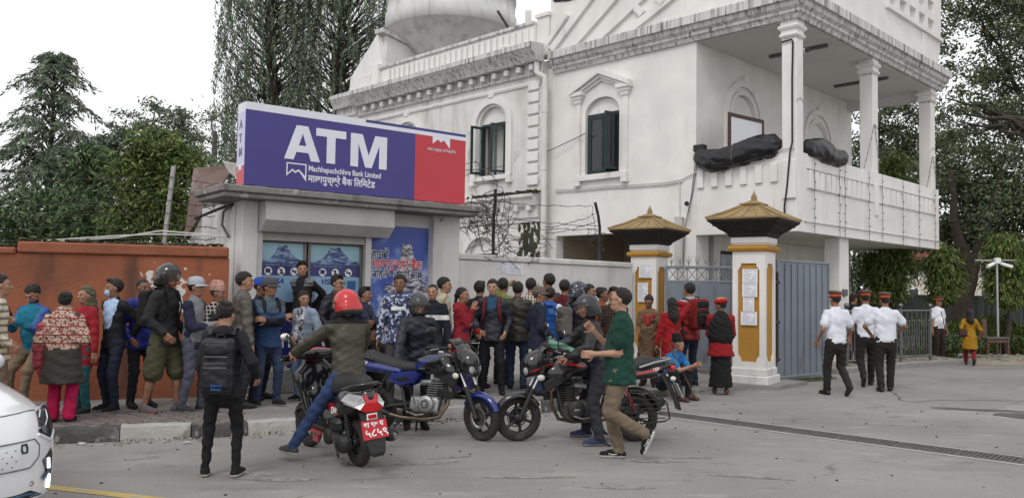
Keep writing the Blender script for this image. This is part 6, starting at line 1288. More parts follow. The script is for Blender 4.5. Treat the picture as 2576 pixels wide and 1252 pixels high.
def mudguard(root,name,m,x,R,a0,a1,w,T=None,h=.025,n=14):
    def fn(b):
        rings=[]
        for i in range(n+1):
            a=rad(a0+(a1-a0)*i/n);r=R+h;ca,sa=math.cos(a),math.sin(a);tp=.75+.25*math.sin(PI*i/n)
            rings.append([(x+ca*(r-.02*abs(u)**2*2-(.035 if abs(u)>.9 else 0)),u*w*tp,R+sa*(r-.02*abs(u)**2*2-(.035 if abs(u)>.9 else 0))) for u in(-1,-.8,-.4,0,.4,.8,1)]+[(x+ca*(r-.008-.02*abs(u)**2*2),u*w*tp*.93,R+sa*(r-.008-.02*abs(u)**2*2)) for u in(.8,.4,0,-.4,-.8)])
        b.loft(rings)
    return bp_(root,name,m,fn,T=T)
def motorbike(label,loc,heading,lean,steer,body,accent,guard_side=0,WB=1.33,fair=True,z0=0,engine_m=alum,tow=None):
    root=thing('motorcycle',label,'motorcycle',loc,heading);root.rotation_euler=(lean,0,heading)
    R=.264;S=Matrix.Translation((1.02,0,.9))@Matrix.Rotation(rad(-26),4,'Y')@Matrix.Rotation(steer,4,'Z')@Matrix.Rotation(rad(26),4,'Y')@Matrix.Translation((-1.02,0,-.9))
    B=lambda n,m,f,par=None,**k:bp_(root,n,m,f,par,**k);F=lambda n,m,f,par=None,**k:bp_(root,n,m,f,par,T=S,**k)
    wheel(root,'front_wheel',WB,R,.085,.188,6,S,.118,dside=-1);wheel(root,'rear_wheel',0,R,.105,.188,6)
    mudguard(root,'front_mudguard',accent if accent is bluep else body,WB,R,20,150,.062,S)
    mudguard(root,'rear_mudguard',blackp,-.0,R+.03,75,168,.075)
    # fork: stanchions, sliders, clamps
    for sy in(-1,1):
        y=sy*.085
        F('fork_leg',engb,lambda b:b.tube([(WB+.0,y,R),(WB-.145,y,R+.34)],.026,10));F('fork_tube',chrome,lambda b:b.tube([(WB-.12,y,R+.28),(WB-.225,y,R+.50)],.017,10));F('fork_cover',engb,lambda b:b.tube([(WB-.22,y,R+.48),(WB-.33,y,R+.72)],.024,10))
    F('yoke',engb,lambda b:(b.rbox((WB-.30,0,R+.66),(.06,.24,.03),.01),b.rbox((WB-.235,0,R+.52),(.06,.24,.03),.01)))
    F('handlebar',engb,lambda b:b.tube([(.90,.37,1.055),(.93,.30,1.05),(.985,.16,1.045),(1.0,.08,1.02),(1.0,-.08,1.02),(.985,-.16,1.045),(.93,-.30,1.05),(.90,-.37,1.055)],.012,8))
    for sy in(-1,1):
        F('grip',blackp,lambda b:b.tube([(.885,sy*.40,1.058),(.925,sy*.28,1.052)],.019,10));F('lever',alum,lambda b:b.tube([(.96,sy*.27,1.05),(1.0,sy*.31,1.045),(.965,sy*.40,1.04)],.007,6));F('switch_box',blackp,lambda b:b.rbox((.935,sy*.25,1.055),(.05,.05,.05),.01))
        m_=F('mirror',blackp,lambda b:(b.tube([(.95,sy*.24,1.06),(.96,sy*.27,1.16),(.95,sy*.31,1.22)],.007,6),b.sphere((.945,sy*.35,1.25),(.022,.075,.048),14,8)))
        F('mirror_glass',refl,lambda b:b.sphere((.93,sy*.35,1.25),(.012,.066,.040),14,8),m_)
    # head fairing, windscreen, lamps
    fo=sm_(root,'head_fairing',[fairb,redp if accent is redp else fairb],lambda v:(v.ell('a',(1.17,0,.86),(.13,.125,.14),k=.03),v.cone('a',(1.10,0,.93),(1.26,0,.76),.105,.055,.04),v.ell('a',(1.02,0,.88),(.14,.11,.06),k=.05)),(.8,-.22,.6),(1.4,.22,1.1),.011,T=S,pred=lambda x,y,z:(np.abs(y)>.085)&(z<.845-.35*(x-1.1))&(z>.822-.35*(x-1.1))&(x<1.22))
    F('windscreen',fairb,lambda b:b.loft([[(1.17-.16*t*t*.8-.05*t-abs(u)*.05,u*(.125-.035*t),.97+.16*t) for u in(-1,-.6,-.2,.2,.6,1)] for t in(0,.35,.7,1.0)],closed=False),fo)
    F('headlamp',refl,lambda b:b.sphere((1.255,0,.80),(.03,.085,.06),16,8),fo);F('headlamp_glass',lens_c,lambda b:b.sphere((1.262,0,.80),(.035,.095,.07),16,8),fo)
    for sy in(-1,1): F('indicator',lens_o,lambda b:b.sphere((1.12,sy*.175,.735),(.045,.028,.035),12,8));F('pilot_lamp',lens_c,lambda b:b.sphere((1.22,sy*.075,.90),(.035,.022,.016),10,6),fo);F('indicator_stem',blackp,lambda b:b.tube([(1.10,sy*.06,.75),(1.11,sy*.16,.737)],.009,6))
    F('instrument_panel',blackp,lambda b:b.rbox((1.03,0,1.06),(.07,.17,.09),.02))
    for sy in(-1,1): F('cable',cable_black,lambda b:b.tube([(.97,sy*.22,1.04),(1.10,sy*.20,.98),(1.13,sy*.12,.86),(1.0,sy*.07,.72),(.8,sy*.05,.6)],.007,6))
    # tank, seat, tail, side panels
    acc=accent
    def tankp(x,y,z): return ((np.abs(y)>.10)&(z>.852+.16*(x-.7))&(z<.880+.16*(x-.7))&(x<.88)&(x>.60)) if acc is redp else ((np.abs(y)>.05)&(z>.80+.55*(x-.62))&(z<.865+.35*(x-.62))&(x<.82))
    sm_(root,'fuel_tank',[body,acc],lambda v:(v.ell('a',(.74,0,.845),(.25,.145,.115),k=.03),v.ell('a',(.84,0,.87),(.15,.15,.09),k=.04),v.cone('a',(.56,0,.80),(.74,0,.83),.085,.12,.05),v.ell('a',(.88,.1,.76),(.15,.05,.10),k=.03),v.ell('a',(.88,-.1,.76),(.15,.05,.10),k=.03)),(.4,-.24,.6),(1.12,.24,1.05),.011,pred=tankp)
    B('filler_cap',chrome,lambda b:b.lathe([(0,.018),(.035,.016),(.042,0)],16,(.78,0,.962)))
    sm_(root,'seat',seat_m,lambda v:(v.cone('a',(.52,0,.775),(.22,0,.765),.055,.105,.05),v.cone('a',(.22,0,.775),(-.12,0,.855),.10,.10,.06),v.cone('a',(-.10,0,.86),(-.30,0,.88),.095,.06,.05),v.rbox('a',(.1,0,.66),(.6,.3,.065),.01,None,0,True)),(-.42,-.2,.55),(.66,.2,1.0),.012)
    sm_(root,'tail_panel',[acc if acc is bluep else body,acc],lambda v:[v.cone('a',(.30,sy*.09,.72),(-.18,sy*.10,.78),.045,.06,.03) for sy in(-1,1)]+[v.cone('a',(-.18,0,.80),(-.44,0,.875),.085,.03,.06)],(-.55,-.22,.55),(.45,.22,1.),.011,pred=lambda x,y,z:(z>.762-.22*x)&(z<.785-.22*x)&(np.abs(y)>.06)&(x<.02))
    for sy in(-1,1):
        B('side_panel',acc if acc is bluep else body,lambda b:b.loft([[(x,sy*(.105+o),z) for x,z in pts] for o,pts in((-.02,[(.50,.74),(.60,.70),(.50,.60),(.33,.54),(.18,.62),(.22,.71)]),(.022,[(.49,.73),(.57,.695),(.49,.61),(.34,.555),(.20,.625),(.235,.70)]))],smooth=False))
        B('side_insert',fairb,lambda b:b.prism([(.42,.665),(.48,.64),(.40,.60),(.26,.635)],min(sy*.1275,sy*.132),max(sy*.1275,sy*.132),1))
        B('grab_rail',alum if acc is redp else engb,lambda b:b.tube([(-.02,sy*.13,.84),(-.2,sy*.135,.90),(-.36,sy*.1,.93),(-.40,sy*.03,.935)],.013,8))
        B('rear_indicator',lens_o,lambda b:b.sphere((-.40,sy*.15,.72),(.035,.025,.028),10,6));B('rear_indicator_stem',blackp,lambda b:b.tube([(-.36,sy*.04,.73),(-.39,sy*.14,.72)],.008,6))
        B('shock_absorber',redp if acc is redp else engb,lambda b:(b.tube([(.02,sy*.12,.34),(.16,sy*.12,.66)],.014,8),b.tube([(.05+t*.0045,sy*.12+.03*math.sin(t*1.9),.41+t*.0101+.0*t) for t in np.linspace(0,22,90)],.007,5)))
        B('swing_arm',engb,lambda b:b.tube([(0,sy*.085,R),(.25,sy*.09,.33),(.46,sy*.07,.36)],.022,8));B('foot_peg',blackp,lambda b:b.tube([(.50,sy*.12,.30),(.50,sy*.27,.30)],.016,8));B('rear_foot_peg',blackp,lambda b:b.tube([(.16,sy*.12,.36),(.16,sy*.24,.37)],.014,8))
        B('frame_tube',engb,lambda b:b.tube([(.98,sy*.03,.85),(.90,sy*.06,.60),(.84,sy*.09,.32),(.70,sy*.1,.23),(.45,sy*.1,.25),(.38,sy*.1,.5),(.30,sy*.1,.66)],.016,8))
    B('tail_lamp',lens_r,lambda b:b.sphere((-.425,0,.83),(.04,.07,.04),12,8))
    B('rear_flap',blackp,lambda b:b.loft([[(-.33+dx,y,.78+dz) for y in(-.075,.075)]+[(-.30+dx,y,.78+dz) for y in(.075,-.075)] for dx,dz in((0,0),(-.08,-.15),(-.17,-.34),(-.19,-.42))],smooth=False))
    pl=B('number_plate',plate_r if acc is bluep else paper_plain,lambda b:b.prism([(-.47,.66),(-.465,.66),(-.535,.50),(-.54,.50)],-.09,.09,1))
    # engine: crankcase, cylinder fins, covers, pipes
    sm_(root,'crankcase',engb if acc is redp else engine_m,lambda v:(v.rbox('a',(.66,0,.36),(.19,.115,.10),.05),v.ell('a',(.57,0,.34),(.12,.125,.10),k=.03)),(.3,-.25,.15),(1.0,.25,.6),.012)
    for sy in(-1,1):
        cv=B('clutch_cover' if sy<0 else 'magneto_cover',engb if acc is redp else alum,lambda b:b.lathe([(.10,sy*.10),(.10,sy*.135),(.085,sy*.15),(.05,sy*.153),(0,sy*.153)],26,(.69,0,.37),1));B('cover_ring',engb,lambda b:b.lathe([(.045,sy*.154),(.045,sy*.158),(.034,sy*.158),(.034,sy*.154)],20,(.69,0,.37),1),cv)
        B('cover_bar',alum,lambda b:b.rbox((.69,sy*.157,.37),(.062,.006,.018),.002),cv)
    cyl=B('cylinder',engb,lambda b:b.rbox((.76,0,.53),(.12,.12,.18),.02))
    for i in range(7): B('cooling_fin',engb if acc is redp else alum,lambda b:b.rbox((.765+i*.004,0,.455+i*.026),(.19,.19,.009),.003),cyl)
    B('cylinder_head',engb if acc is redp else alum,lambda b:b.rbox((.80,0,.66),(.15,.15,.07),.03))
    B('carburettor',alum,lambda b:b.tube([(.70,0,.62),(.56,0,.61)],.035,10))
    B('exhaust_pipe',brown_pipe,lambda b:b.tube([(.86,-.02,.63),(.95,-.04,.55),(.94,-.07,.38),(.86,-.10,.235),(.70,-.13,.20),(.40,-.14,.205),(.22,-.15,.24)],.021,10))
    B('silencer',engb if acc is redp else blackp,lambda b:b.tube([(.25,-.15,.235),(.12,-.165,.275),(-.35,-.185,.42),(-.38,-.187,.43)],[.028,.05,.06,.05],14));B('heat_shield',chrome,lambda b:b.tube([(.12,-.222,.29),(-.15,-.238,.37)],.022,8,flat=.4))
    B('kick_lever',chrome,lambda b:b.tube([(.55,-.14,.36),(.56,-.17,.52),(.64,-.18,.60)],.012,8));B('chain_cover',engb,lambda b:b.rbox((.22,.10,.35),(.5,.05,.10),.02,Matrix.Rotation(rad(4),3,'Y')))
    B('gear_lever',alum,lambda b:b.tube([(.50,.13,.29),(.62,.15,.27),(.72,.16,.30)],.010,8));B('brake_pedal',alum,lambda b:b.tube([(.46,-.14,.28),(.60,-.16,.24),(.70,-.17,.26)],.011,8));B('side_stand',engb,lambda b:b.tube([(.50,.12,.24),(.42,.24,.10),(.38,.33,.02),(.35,.36,.015)],.012,8));B('centre_stand',engb,lambda b:(b.tube([(.42,-.12,.22),(.30,-.15,.06),(.27,-.20,.05)],.013,8)))
    for q in((.96,-.13,.66,.11,28),(.93,-.13,.50,.09,10),(.96,.13,.66,.11,28)): B('tank_shroud',blackp,lambda b:b.rbox(q[:3],(.21,.02,q[3]),.01,Matrix.Rotation(rad(q[4]),3,'Y')))
    if guard_side:
        gy=.17
        B('guard_frame',engb,lambda b:b.tube([(.14,gy,.56),(-.24,gy,.55),(-.33,gy,.44),(-.36,gy,.28),(-.30,gy,.25),(.16,gy,.20)],.010,7))
        for i in range(5): B('guard_bar',engb,lambda b:b.tube([(.14,gy,.50-i*.055),(-.31,gy,.485-i*.05)],.006,6))
        for x in(.1,-.05): B('guard_bar',engb,lambda b:b.tube([(x,gy,.56),(x-.13,gy,.23)],.006,6))
    F('tank_badge' ,plate_w,lambda b:b.rbox((1.13,0,.985),(.01,.03,.01),.002)) if False else None
    return root
def hd(a,b): return math.atan2(b[1]-a[1],b[0]-a[0])
black_a,black_b=(1.45,9.56),(.09,9.44)
mbk=motorbike('black motorcycle with red streaks pointing left under the grey-helmeted rider',(1.42,9.56,0),hd(black_a,black_b),0.0,rad(8),fairb,redp,guard_side=1)
mbl=motorbike('blue and black motorcycle parked pointing right behind the scooter',(-1.58,9.86,0),hd((-1.58,9.86),(-.35,9.42)),rad(-7),rad(-24),fairb,bluep)
for rt,sy,tx in((mbk,1,'150'),(mbl,-1,'150')):
    text(tx,.05,plate_w,rt,frame((-.16,sy*.165,.80),(-1 if sy>0 else 1,0,-.22 if sy<0 else .22),(0,0,1)),shear=.3,bold=.001)
# green cloth tied on the black motorcycle's handlebar
b=MB();p0=mbk.matrix_basis@Vector((.98,.16,1.10));p1=mbk.matrix_basis@Vector((.70,.30,1.00));b.tube([p0+Vector((-.03,0,.08)),p0,(p0+p1)/2+Vector((0,0,.01)),p1],[.02,.045,.04,.03],8,flat=.5);b.build('cloth_strip',fab(C('7fa898'),'stripe',C('4f8070')),label='pale green cloth tied to the black motorcycle handlebar',cat='cloth')
# ---------------------------------------------------------------- scooter
sc0,sc1=(-1.42,8.02),(-2.10,8.98)
sc=thing('motor_scooter','black and red scooter with red number plate seen from behind','scooter',(sc0[0],sc0[1],0),hd(sc0,sc1));sc.rotation_euler=(rad(-5),0,hd(sc0,sc1))
Sx=lambda n,m,f,par=None,**k:bp_(sc,n,m,f,par,**k);WS=1.18
wheel(sc,'rear_wheel',0,.228,.10,.135,5);SS=Matrix.Translation((WS-.1,0,.5))@Matrix.Rotation(rad(10),4,'Z')@Matrix.Translation((-WS+.1,0,-.5));wheel(sc,'front_wheel',WS,.228,.09,.135,5,SS)
mudguard(sc,'front_mudguard',fairb,WS,.235,25,165,.07,SS)
sm_(sc,'rear_body',[fairb,redp],lambda v:(v.cone('a',(.50,0,.50),(.05,0,.60),.13,.155,.05),v.cone('a',(.05,0,.60),(-.26,0,.69),.155,.085,.06),v.cone('a',(.46,0,.36),(.10,0,.50),.12,.13,.05),v.rbox('a',(-.02,0,.22),(.42,.30,.20),.05,None,0,True)),(-.5,-.28,.2),(.8,.28,.9),.011,pred=lambda x,y,z:(np.abs(y)>.10)&(x>.10)&(x<.34)&(z>.47+.2*(x-.1))&(z<.60-.05*(x-.1)))
sm_(sc,'seat',seat_m,lambda v:(v.cone('a',(.50,0,.70),(.20,0,.735),.085,.125,.05),v.cone('a',(.2,0,.745),(-.22,0,.80),.125,.085,.06),v.rbox('a',(.1,0,.62),(.7,.3,.07),.01,None,0,True)),(-.42,-.22,.5),(.72,.22,.95),.011)
Sx('grab_rail',fairb,lambda b:b.tube([(.0,.15,.74),(-.25,.13,.80),(-.34,.05,.815),(-.34,-.05,.815),(-.25,-.13,.80),(.0,-.15,.74)],.016,8))
tl=Sx('tail_lamp',lens_r,lambda b:b.loft([[(-.335,-.075,.715),(-.335,.075,.715),(-.345,.055,.64),(-.35,.11,.585),(-.34,.06,.555),(-.34,-.06,.555),(-.35,-.11,.585),(-.345,-.055,.64)],[(-.20,-.075,.72),(-.2,.075,.72),(-.2,.06,.64),(-.2,.12,.60),(-.2,.07,.56),(-.2,-.07,.56),(-.2,-.12,.60),(-.2,-.06,.64)]],smooth=False))
for sy in(-1,1): Sx('indicator',lens_c,lambda b:b.loft([[(-.33,sy*.08,.712),(-.343,sy*.062,.645),(-.345,sy*.115,.59),(-.30,sy*.15,.62)],[(-.1,sy*.12,.72),(-.12,sy*.1,.65),(-.1,sy*.16,.62),(-.08,sy*.185,.66)]],smooth=False))
Sx('reflector',lens_r,lambda b:b.rbox((-.345,0,.515),(.012,.085,.04),.004));Sx('reflector_frame',plate_w,lambda b:b.rbox((-.339,0,.515),(.012,.105,.058),.004))
Sx('rear_flap',blackp,lambda b:b.loft([[(x,-w,z),(x,w,z),(x+.03,w,z),(x+.03,-w,z)] for x,z,w in((-.31,.56,.11),(-.35,.46,.105),(-.39,.33,.10),(-.43,.20,.075),(-.43,.165,.05))],smooth=False))
pl=Sx('number_plate',plate_r,lambda b:b.loft([[(-.366,-.125,.485),(-.366,.125,.485),(-.36,.125,.485),(-.36,-.125,.485)],[(-.41,-.125,.325),(-.41,.125,.325),(-.404,.125,.325),(-.404,-.125,.325)]],smooth=False))
for s_,z_,sz in(('बा ९७ प',.432,.062),('५८५९',.350,.092)): text(s_,sz,plate_w,pl,frame((-.369-(.485-z_)*.275-.002,.105,z_),(0,-1,0),(.27,0,1)),bold=.002,sx=1.02 if sz<.07 else 1.12)
text('HONDA',.024,plate_w,sc,frame((-.349,.045,.492),(0,-1,0),(.1,0,1)),bold=.0005)
text('Dio',.085,plate_w,sc,frame((.20,.168,.50),(-1,0,.22),(0,0,1)),shear=.25,bold=.002);
Sx('floorboard',blackp,lambda b:b.rbox((.62,0,.315),(.42,.36,.05),.02));Sx('floor_trim',redp,lambda b:b.rbox((.60,.175,.275),(.30,.02,.05),.008));Sx('under_cover',redp,lambda b:b.rbox((.66,.15,.20),(.16,.02,.09),.008))
sm_(sc,'front_apron',[fairb,redp],lambda v:(v.cone('a',(.86,0,.34),(.99,0,.86),.05,.05,.04),[v.cone('a',(.85,sy*.13,.36),(.96,sy*.18,.80),.035,.045,.09) for sy in(-1,1)],[v.cone('a',(.94,sy*.17,.74),(1.0,sy*.06,.93),.05,.05,.08) for sy in(-1,1)],v.ell('a',(.98,0,.78),(.06,.17,.14),k=.05),v.ell('a',(.92,0,.5),(.05,.15,.16),k=.05)),(.7,-.3,.2),(1.15,.3,1.05),.011,pred=lambda x,y,z:(x>.955+.25*(z-.7)))
sm_(sc,'handlebar_cover',[redp,fairb],lambda v:(v.ell('a',(.93,0,1.0),(.085,.15,.07),k=.03),v.cone('a',(.91,.1,1.0),(.87,.26,1.01),.045,.032,.03),v.cone('a',(.91,-.1,1.0),(.87,-.26,1.01),.045,.032,.03)),(.7,-.36,.85),(1.1,.36,1.15),.011,pred=lambda x,y,z:(x<.885))
for sy in(-1,1):
    Sx('grip',blackp,lambda b:b.tube([(.86,sy*.26,1.01),(.83,sy*.385,1.015)],.019,10));Sx('lever',alum,lambda b:b.tube([(.90,sy*.25,1.0),(.93,sy*.30,.99),(.89,sy*.39,.985)],.006,6))
    m_=Sx('mirror',blackp,lambda b:(b.tube([(.90,sy*.22,1.03),(.89,sy*.27,1.13),(.88,sy*.31,1.17)],.007,6),b.sphere((.87,sy*.34,1.215),(.018,.058,.045),12,8)));Sx('mirror_glass',refl,lambda b:b.sphere((.857,sy*.34,1.215),(.010,.050,.038),12,8),m_)
    Sx('fork_leg',engb,lambda b:b.tube([(WS,sy*.075,.228),(WS-.06,sy*.075,.45)],.022,8))
Sx('engine_case',engb,lambda b:(b.rbox((.14,.13,.27),(.46,.11,.15),.05,Matrix.Rotation(rad(-8),3,'Y')),b.lathe([(0,.19),(.07,.19),(.085,.17),(.085,.1)],20,(-.0,0,.235),1),b.lathe([(0,.195),(.07,.195),(.08,.18),(.08,.1)],20,(.30,0,.27),1)))
Sx('air_filter_box',blackp,lambda b:b.rbox((.12,.15,.40),(.24,.09,.14),.04));Sx('shock_absorber',engb,lambda b:(b.tube([(-.05,.11,.27),(-.02,.12,.52)],.016,8),b.tube([(-.05+t*.0012,.115+.028*math.sin(t*1.9),.31+t*.008) for t in np.linspace(0,20,80)],.007,5)))
Sx('silencer',engb,lambda b:b.tube([(.30,-.17,.25),(.1,-.2,.27),(-.30,-.21,.31),(-.34,-.21,.315)],[.03,.06,.066,.05],14));Sx('tail_pipe',steel,lambda b:b.tube([(-.33,-.21,.315),(-.38,-.21,.30)],.022,10));Sx('centre_stand',engb,lambda b:b.tube([(.28,.10,.18),(.16,.14,.09),(.10,.16,.10)],.012,8));Sx('kick_lever',engb,lambda b:b.tube([(.10,.20,.25),(-.02,.215,.16),(-.06,.22,.18)],.011,8))
# ---------------------------------------------------------------- riders
def seated(root,x,y,z):   # bike space to world
    return root.matrix_basis@Vector((x,y,z))
o=seated(sc,.28,0,0);h_=sc.rotation_euler.z-PI/2
rd1=person('scooter rider in olive bomber jacket, jeans and red helmet',0,0,1.70,math.degrees(h_),dict(m=fab(C('4d4a3a'),'shell'),hem=.475,loose=.022,collar=.03,wob=.0034),dict(m=fab(C('334a78'),'denim'),loose=.008),dict(m=fab(C('55544f')),sole=fab(C('c4c2bb')),soleh=.03),loc=Vector((o.x,o.y,0)),pelvis=(0,.0,.83),lean=8,hands=((-.36,.50,1.03),(.36,.50,1.03)),feet=((-.48,.30,0,16),(.22,.36,.30,-4)),elbow=((-1,-.3,-.5),(1,-.3,-.5)),curl=(.9,.9),head=(10,10),sk=3,h=.014,paint=[('top',fab(C('20201f')),lambda x,y,z,c:(z<-.028)|(z>.293))])
helmet(rd1,mat('helmet_red',(.50,.020,.022),.25,.05,6,coat=.4),visor=visor_c,tilt=8,paint=(blackp,lambda L:(L[:,2]<-.088)))
o=seated(mbk,.40,0,0);h_=mbk.rotation_euler.z-PI/2
rd2=person('rider in grey-black helmet and dark jacket astride the black motorcycle',0,0,1.66,math.degrees(h_),dict(m=fab(C('2b2b2d'),'shell'),hem=.46,loose=.02),dict(m=fab(C('33343c')),loose=.016),dict(m=fab(C('3b4a6d')),sole=fab(C('8f8c86')),soleh=.026),loc=Vector((o.x,o.y,0)),pelvis=(0,.02,.86),lean=12,hands=((-.26,.42,.98),(.30,.52,1.04)),feet=((-.30,.06,0,4),(.30,.10,0,-4)),head=(6,10),curl=(.5,.9),hframe=((( .15,.95,-.25),(-.3,.2,1)),None),elbow=((-1,-.6,-.4),(1,-.6,-.4)),sk=1,h=.014,paint=[('top',fab(C('242a44')),lambda x,y,z,c:(z<.06)&(np.abs(x)<.1))])
helmet(rd2,mat('helmet_graphite',(.030,.030,.032),.35,.08,6,coat=.2),visor=visor_c,tilt=4)
o=at(1046,1000,10.22)
rd3=person('helmeted man in navy jacket resting a hand on the blue motorcycle seat',0,0,1.60,-166,dict(m=fab(C('1f2333'),'shell'),hem=.45,loose=.02),dict(m=fab(C('20212a'))),dict(m=fab(C('2a2022')),sole=sole_k),loc=Vector((o.x,o.y,0)),hands=((-.1,.16,.9),(.30,.30,.86)),head=(8,34),lean=8,hframe=(None,((.15,.75,-.5),(.1,.5,.8))),curl=(.4,.25),sk=3,h=.014)
helmet(rd3,mat('helmet_graphite',(.03,.03,.032)),full=True,visor=visor_c,tilt=6)
# ---------------------------------------------------------------- white car at the left edge (x forward from the nose, y left, z up)
carw=mat('car_white_paint',(.74,.745,.76),.22,.02,2,coat=.8);seam=mat('panel_gap',(.10,.10,.105),.6,0);lampd=mat('headlamp_dark',(.035,.037,.045),.08,.2,14,coat=.8);ledm=mat('led_strip',(.95,.97,1.),.3,0,emit=1.6)
blueacc=mat('blue_accent',(.01,.06,.13),.3,.1,6,coat=.4);grille_m=mat('grille_panel_white',(.66,.665,.68),.3,.03,3,coat=.5)
hx,hy=.87,-.493;car=thing('car','white electric car nose cut off by the left edge of the picture','car',(-3.36,5.12,0),math.atan2(hy,hx))
def fx(y,z):
    a=abs(y)/.9;return -.44*a**3.4-.16*max(0,(z-.52)/.3)**2-.05*max(0,(.42-z)/.25)**2
def hood_z(u,y): return .82+.20*u**.75+.05*math.sin(min(1,u*1.2)*PI/2)*(1-(abs(y)/.9)**2)-.075*(abs(y)/.9)**6
cp_=lambda n,m,f,par=None,**k:bp_(car,n,m,f,par,**k)
def grid(b,fn,us,vs_,mi=None):
    m=len(vs_);P=[fn(u,v) for u in us for v in vs_];b.add(P,[(i*m+j,i*m+j+1,(i+1)*m+j+1,(i+1)*m+j) for i in range(len(us)-1) for j in range(m-1)],mi,True)
ys=np.linspace(-.9,.9,45)
cp_('front_bumper',carw,lambda b:grid(b,lambda y,z:(fx(y,z),y,z),ys,np.linspace(.24,.82,20)))
cp_('bonnet',carw,lambda b:grid(b,lambda u,y:(fx(y,.82)*(1-u)+u*-1.25,y,hood_z(u,y)),np.linspace(0,1,16),ys))
for sy in(-1,1):
    cp_('side_panel',carw,lambda b:grid(b,lambda x,t:(x,sy*(.9+.02*math.sin(t*PI)),.24+t*((hood_z(min(1,max(0,(-.6-x)/.8)),.9) if x>-1.25 else .95)-.24)),np.linspace(-.60,-4.2,30),np.linspace(0,1,8)))
    cp_('wheel',tyre_m,lambda b:(b.lathe([(0,sy*.93),(.2,sy*.935),(.24,sy*.93),(.33,sy*.925),(.33,sy*.72)],30,(-.95,0,.33),1)));cp_('rear_wheel',tyre_m,lambda b:(b.lathe([(0,sy*.93),(.24,sy*.93),(.33,sy*.925),(.33,sy*.72)],30,(-3.6,0,.33),1)))
    cp_('wing_mirror',carw,lambda b:b.sphere((-1.55,sy*1.02,1.05),(.10,.12,.08),12,8))
cp_('windscreen',glass_dark,lambda b:grid(b,lambda t,y:(-1.25-.85*t,y*(1-.18*t),1.04+.48*t-.05*y*y),np.linspace(0,1,6),np.linspace(-.82,.82,9)));cp_('roof',carw,lambda b:grid(b,lambda x,y:(x,y,1.53-.06*y*y-.03*((x+2.8)/.8)**2),np.linspace(-2.05,-3.7,8),np.linspace(-.68,.68,9)))
cp_('rear_window',glass_dark,lambda b:grid(b,lambda t,y:(-3.7-.45*t,y*(1+.2*t),1.50-.5*t),np.linspace(0,1,4),np.linspace(-.68,.68,7)));cp_('tailgate',carw,lambda b:grid(b,lambda t,y:(-4.15-.05*math.sin(t*PI),y,1.0-.75*t),np.linspace(0,1,6),np.linspace(-.9,.9,7)))
for sy in(-1,1): cp_('side_window',glass_dark,lambda b:grid(b,lambda x,t:(x,sy*(.90-.2*t),.95+.53*t*(1-max(0,(-1.9-x)*0))),np.linspace(-2.0,-3.7,6),np.linspace(0,1,4)))
def patch(name,m,pts,off=.004,par=None,n=6):
    """polygon in (y,z) on the bumper skin, subdivided along y"""
    from mathutils.geometry import interpolate_bezier
    def fn(b):
        c=(sum(p[0] for p in pts)/len(pts),sum(p[1] for p in pts)/len(pts));V=[];F=[];k=len(pts);fine=[]
        for i in range(k):
            p,q=pts[i],pts[(i+1)%k]
            for e in range(4): fine.append((p[0]+(q[0]-p[0])*e/4,p[1]+(q[1]-p[1])*e/4))
        rings=[1.,.75,.5,.25,0.02];kk=len(fine)
        for r in rings:
            for p in fine:
                y,z=c[0]+(p[0]-c[0])*r,c[1]+(p[1]-c[1])*r;V.append((fx(y,z)+off,y+off*.8*(1 if y>0 else -1)*(abs(y)/.9)**2,z))
        for a in range(len(rings)-1):
            for i in range(kk): F.append((a*kk+i,a*kk+(i+1)%kk,(a+1)*kk+(i+1)%kk,(a+1)*kk+i))
        b.add(V,F,0,True)
    return cp_(name,m,fn,par)
def seamline(name,pts,m=seam,r=.004,par=None,off=.003):
    fine=[]
    for p,q in zip(pts,pts[1:]):
        for e in range(6): fine.append((p[0]+(q[0]-p[0])*e/6,p[1]+(q[1]-p[1])*e/6))
    fine.append(pts[-1]);return cp_(name,m,lambda b:b.tube([(fx(y,z)+off,y,z) for y,z in fine],r,6),par)
for sy in(-1,1):
    f=lambda P:[(sy*y,z) for y,z in P]
    hl=patch('headlamp',lampd,f([(.60,.665),(.735,.60),(.845,.64),(.885,.72),(.88,.80),(.80,.815),(.66,.80),(.63,.72)]),.006)
    seamline('light_signature',f([(.625,.70),(.70,.70),(.78,.735),(.82,.79),(.72,.80),(.665,.76)]),refl,.006,hl,.010);patch('lamp_eye',refl,f([(.64,.668),(.69,.655),(.70,.695),(.645,.705)]),.009,hl)
    seamline('lamp_edge',f([(.60,.665),(.735,.60),(.845,.64)]),carw,.012,hl,.004)
    fl=patch('fog_lamp_recess',blackp,f([(.62,.49),(.74,.545),(.775,.50),(.765,.28),(.73,.255),(.69,.36)]),.004)
    seamline('led_strip',f([(.69,.49),(.70,.42)]),ledm,.013,fl,.008);seamline('led_strip',f([(.71,.375),(.73,.28)]),ledm,.012,fl,.008)
    patch('fog_lamp_fin',blueacc,f([(.61,.385),(.74,.45),(.75,.42),(.63,.35)]),.012,fl)
    cp_('parking_sensor',seam,lambda b:b.tube([(fx(.52,.36)+.003+.0,sy*.52+.014*math.cos(t),.36+.014*math.sin(t)) for t in np.linspace(0,6.28,14)[:-1]],.003,5,closed=True))
gp=patch('grille_panel',grille_m,[(-.60,.60),(-.56,.655),(.56,.655),(.60,.60),(.585,.52),(.50,.455),(-.50,.455),(-.585,.52)],.006)
seamline('panel_edge',[(.12,.475),(.50,.470),(.575,.525),(.588,.60),(.55,.645),(.10,.645)],par=gp,off=.008);seamline('panel_edge',[(-.12,.475),(-.50,.470),(-.575,.525),(-.588,.60),(-.55,.645),(-.10,.645)],par=gp,off=.008)
seamline('port_badge',[(.435,.575),(.47,.575),(.475,.60),(.47,.625),(.435,.625),(.43,.60),(.435,.575)],blackp,.006,gp,.010)
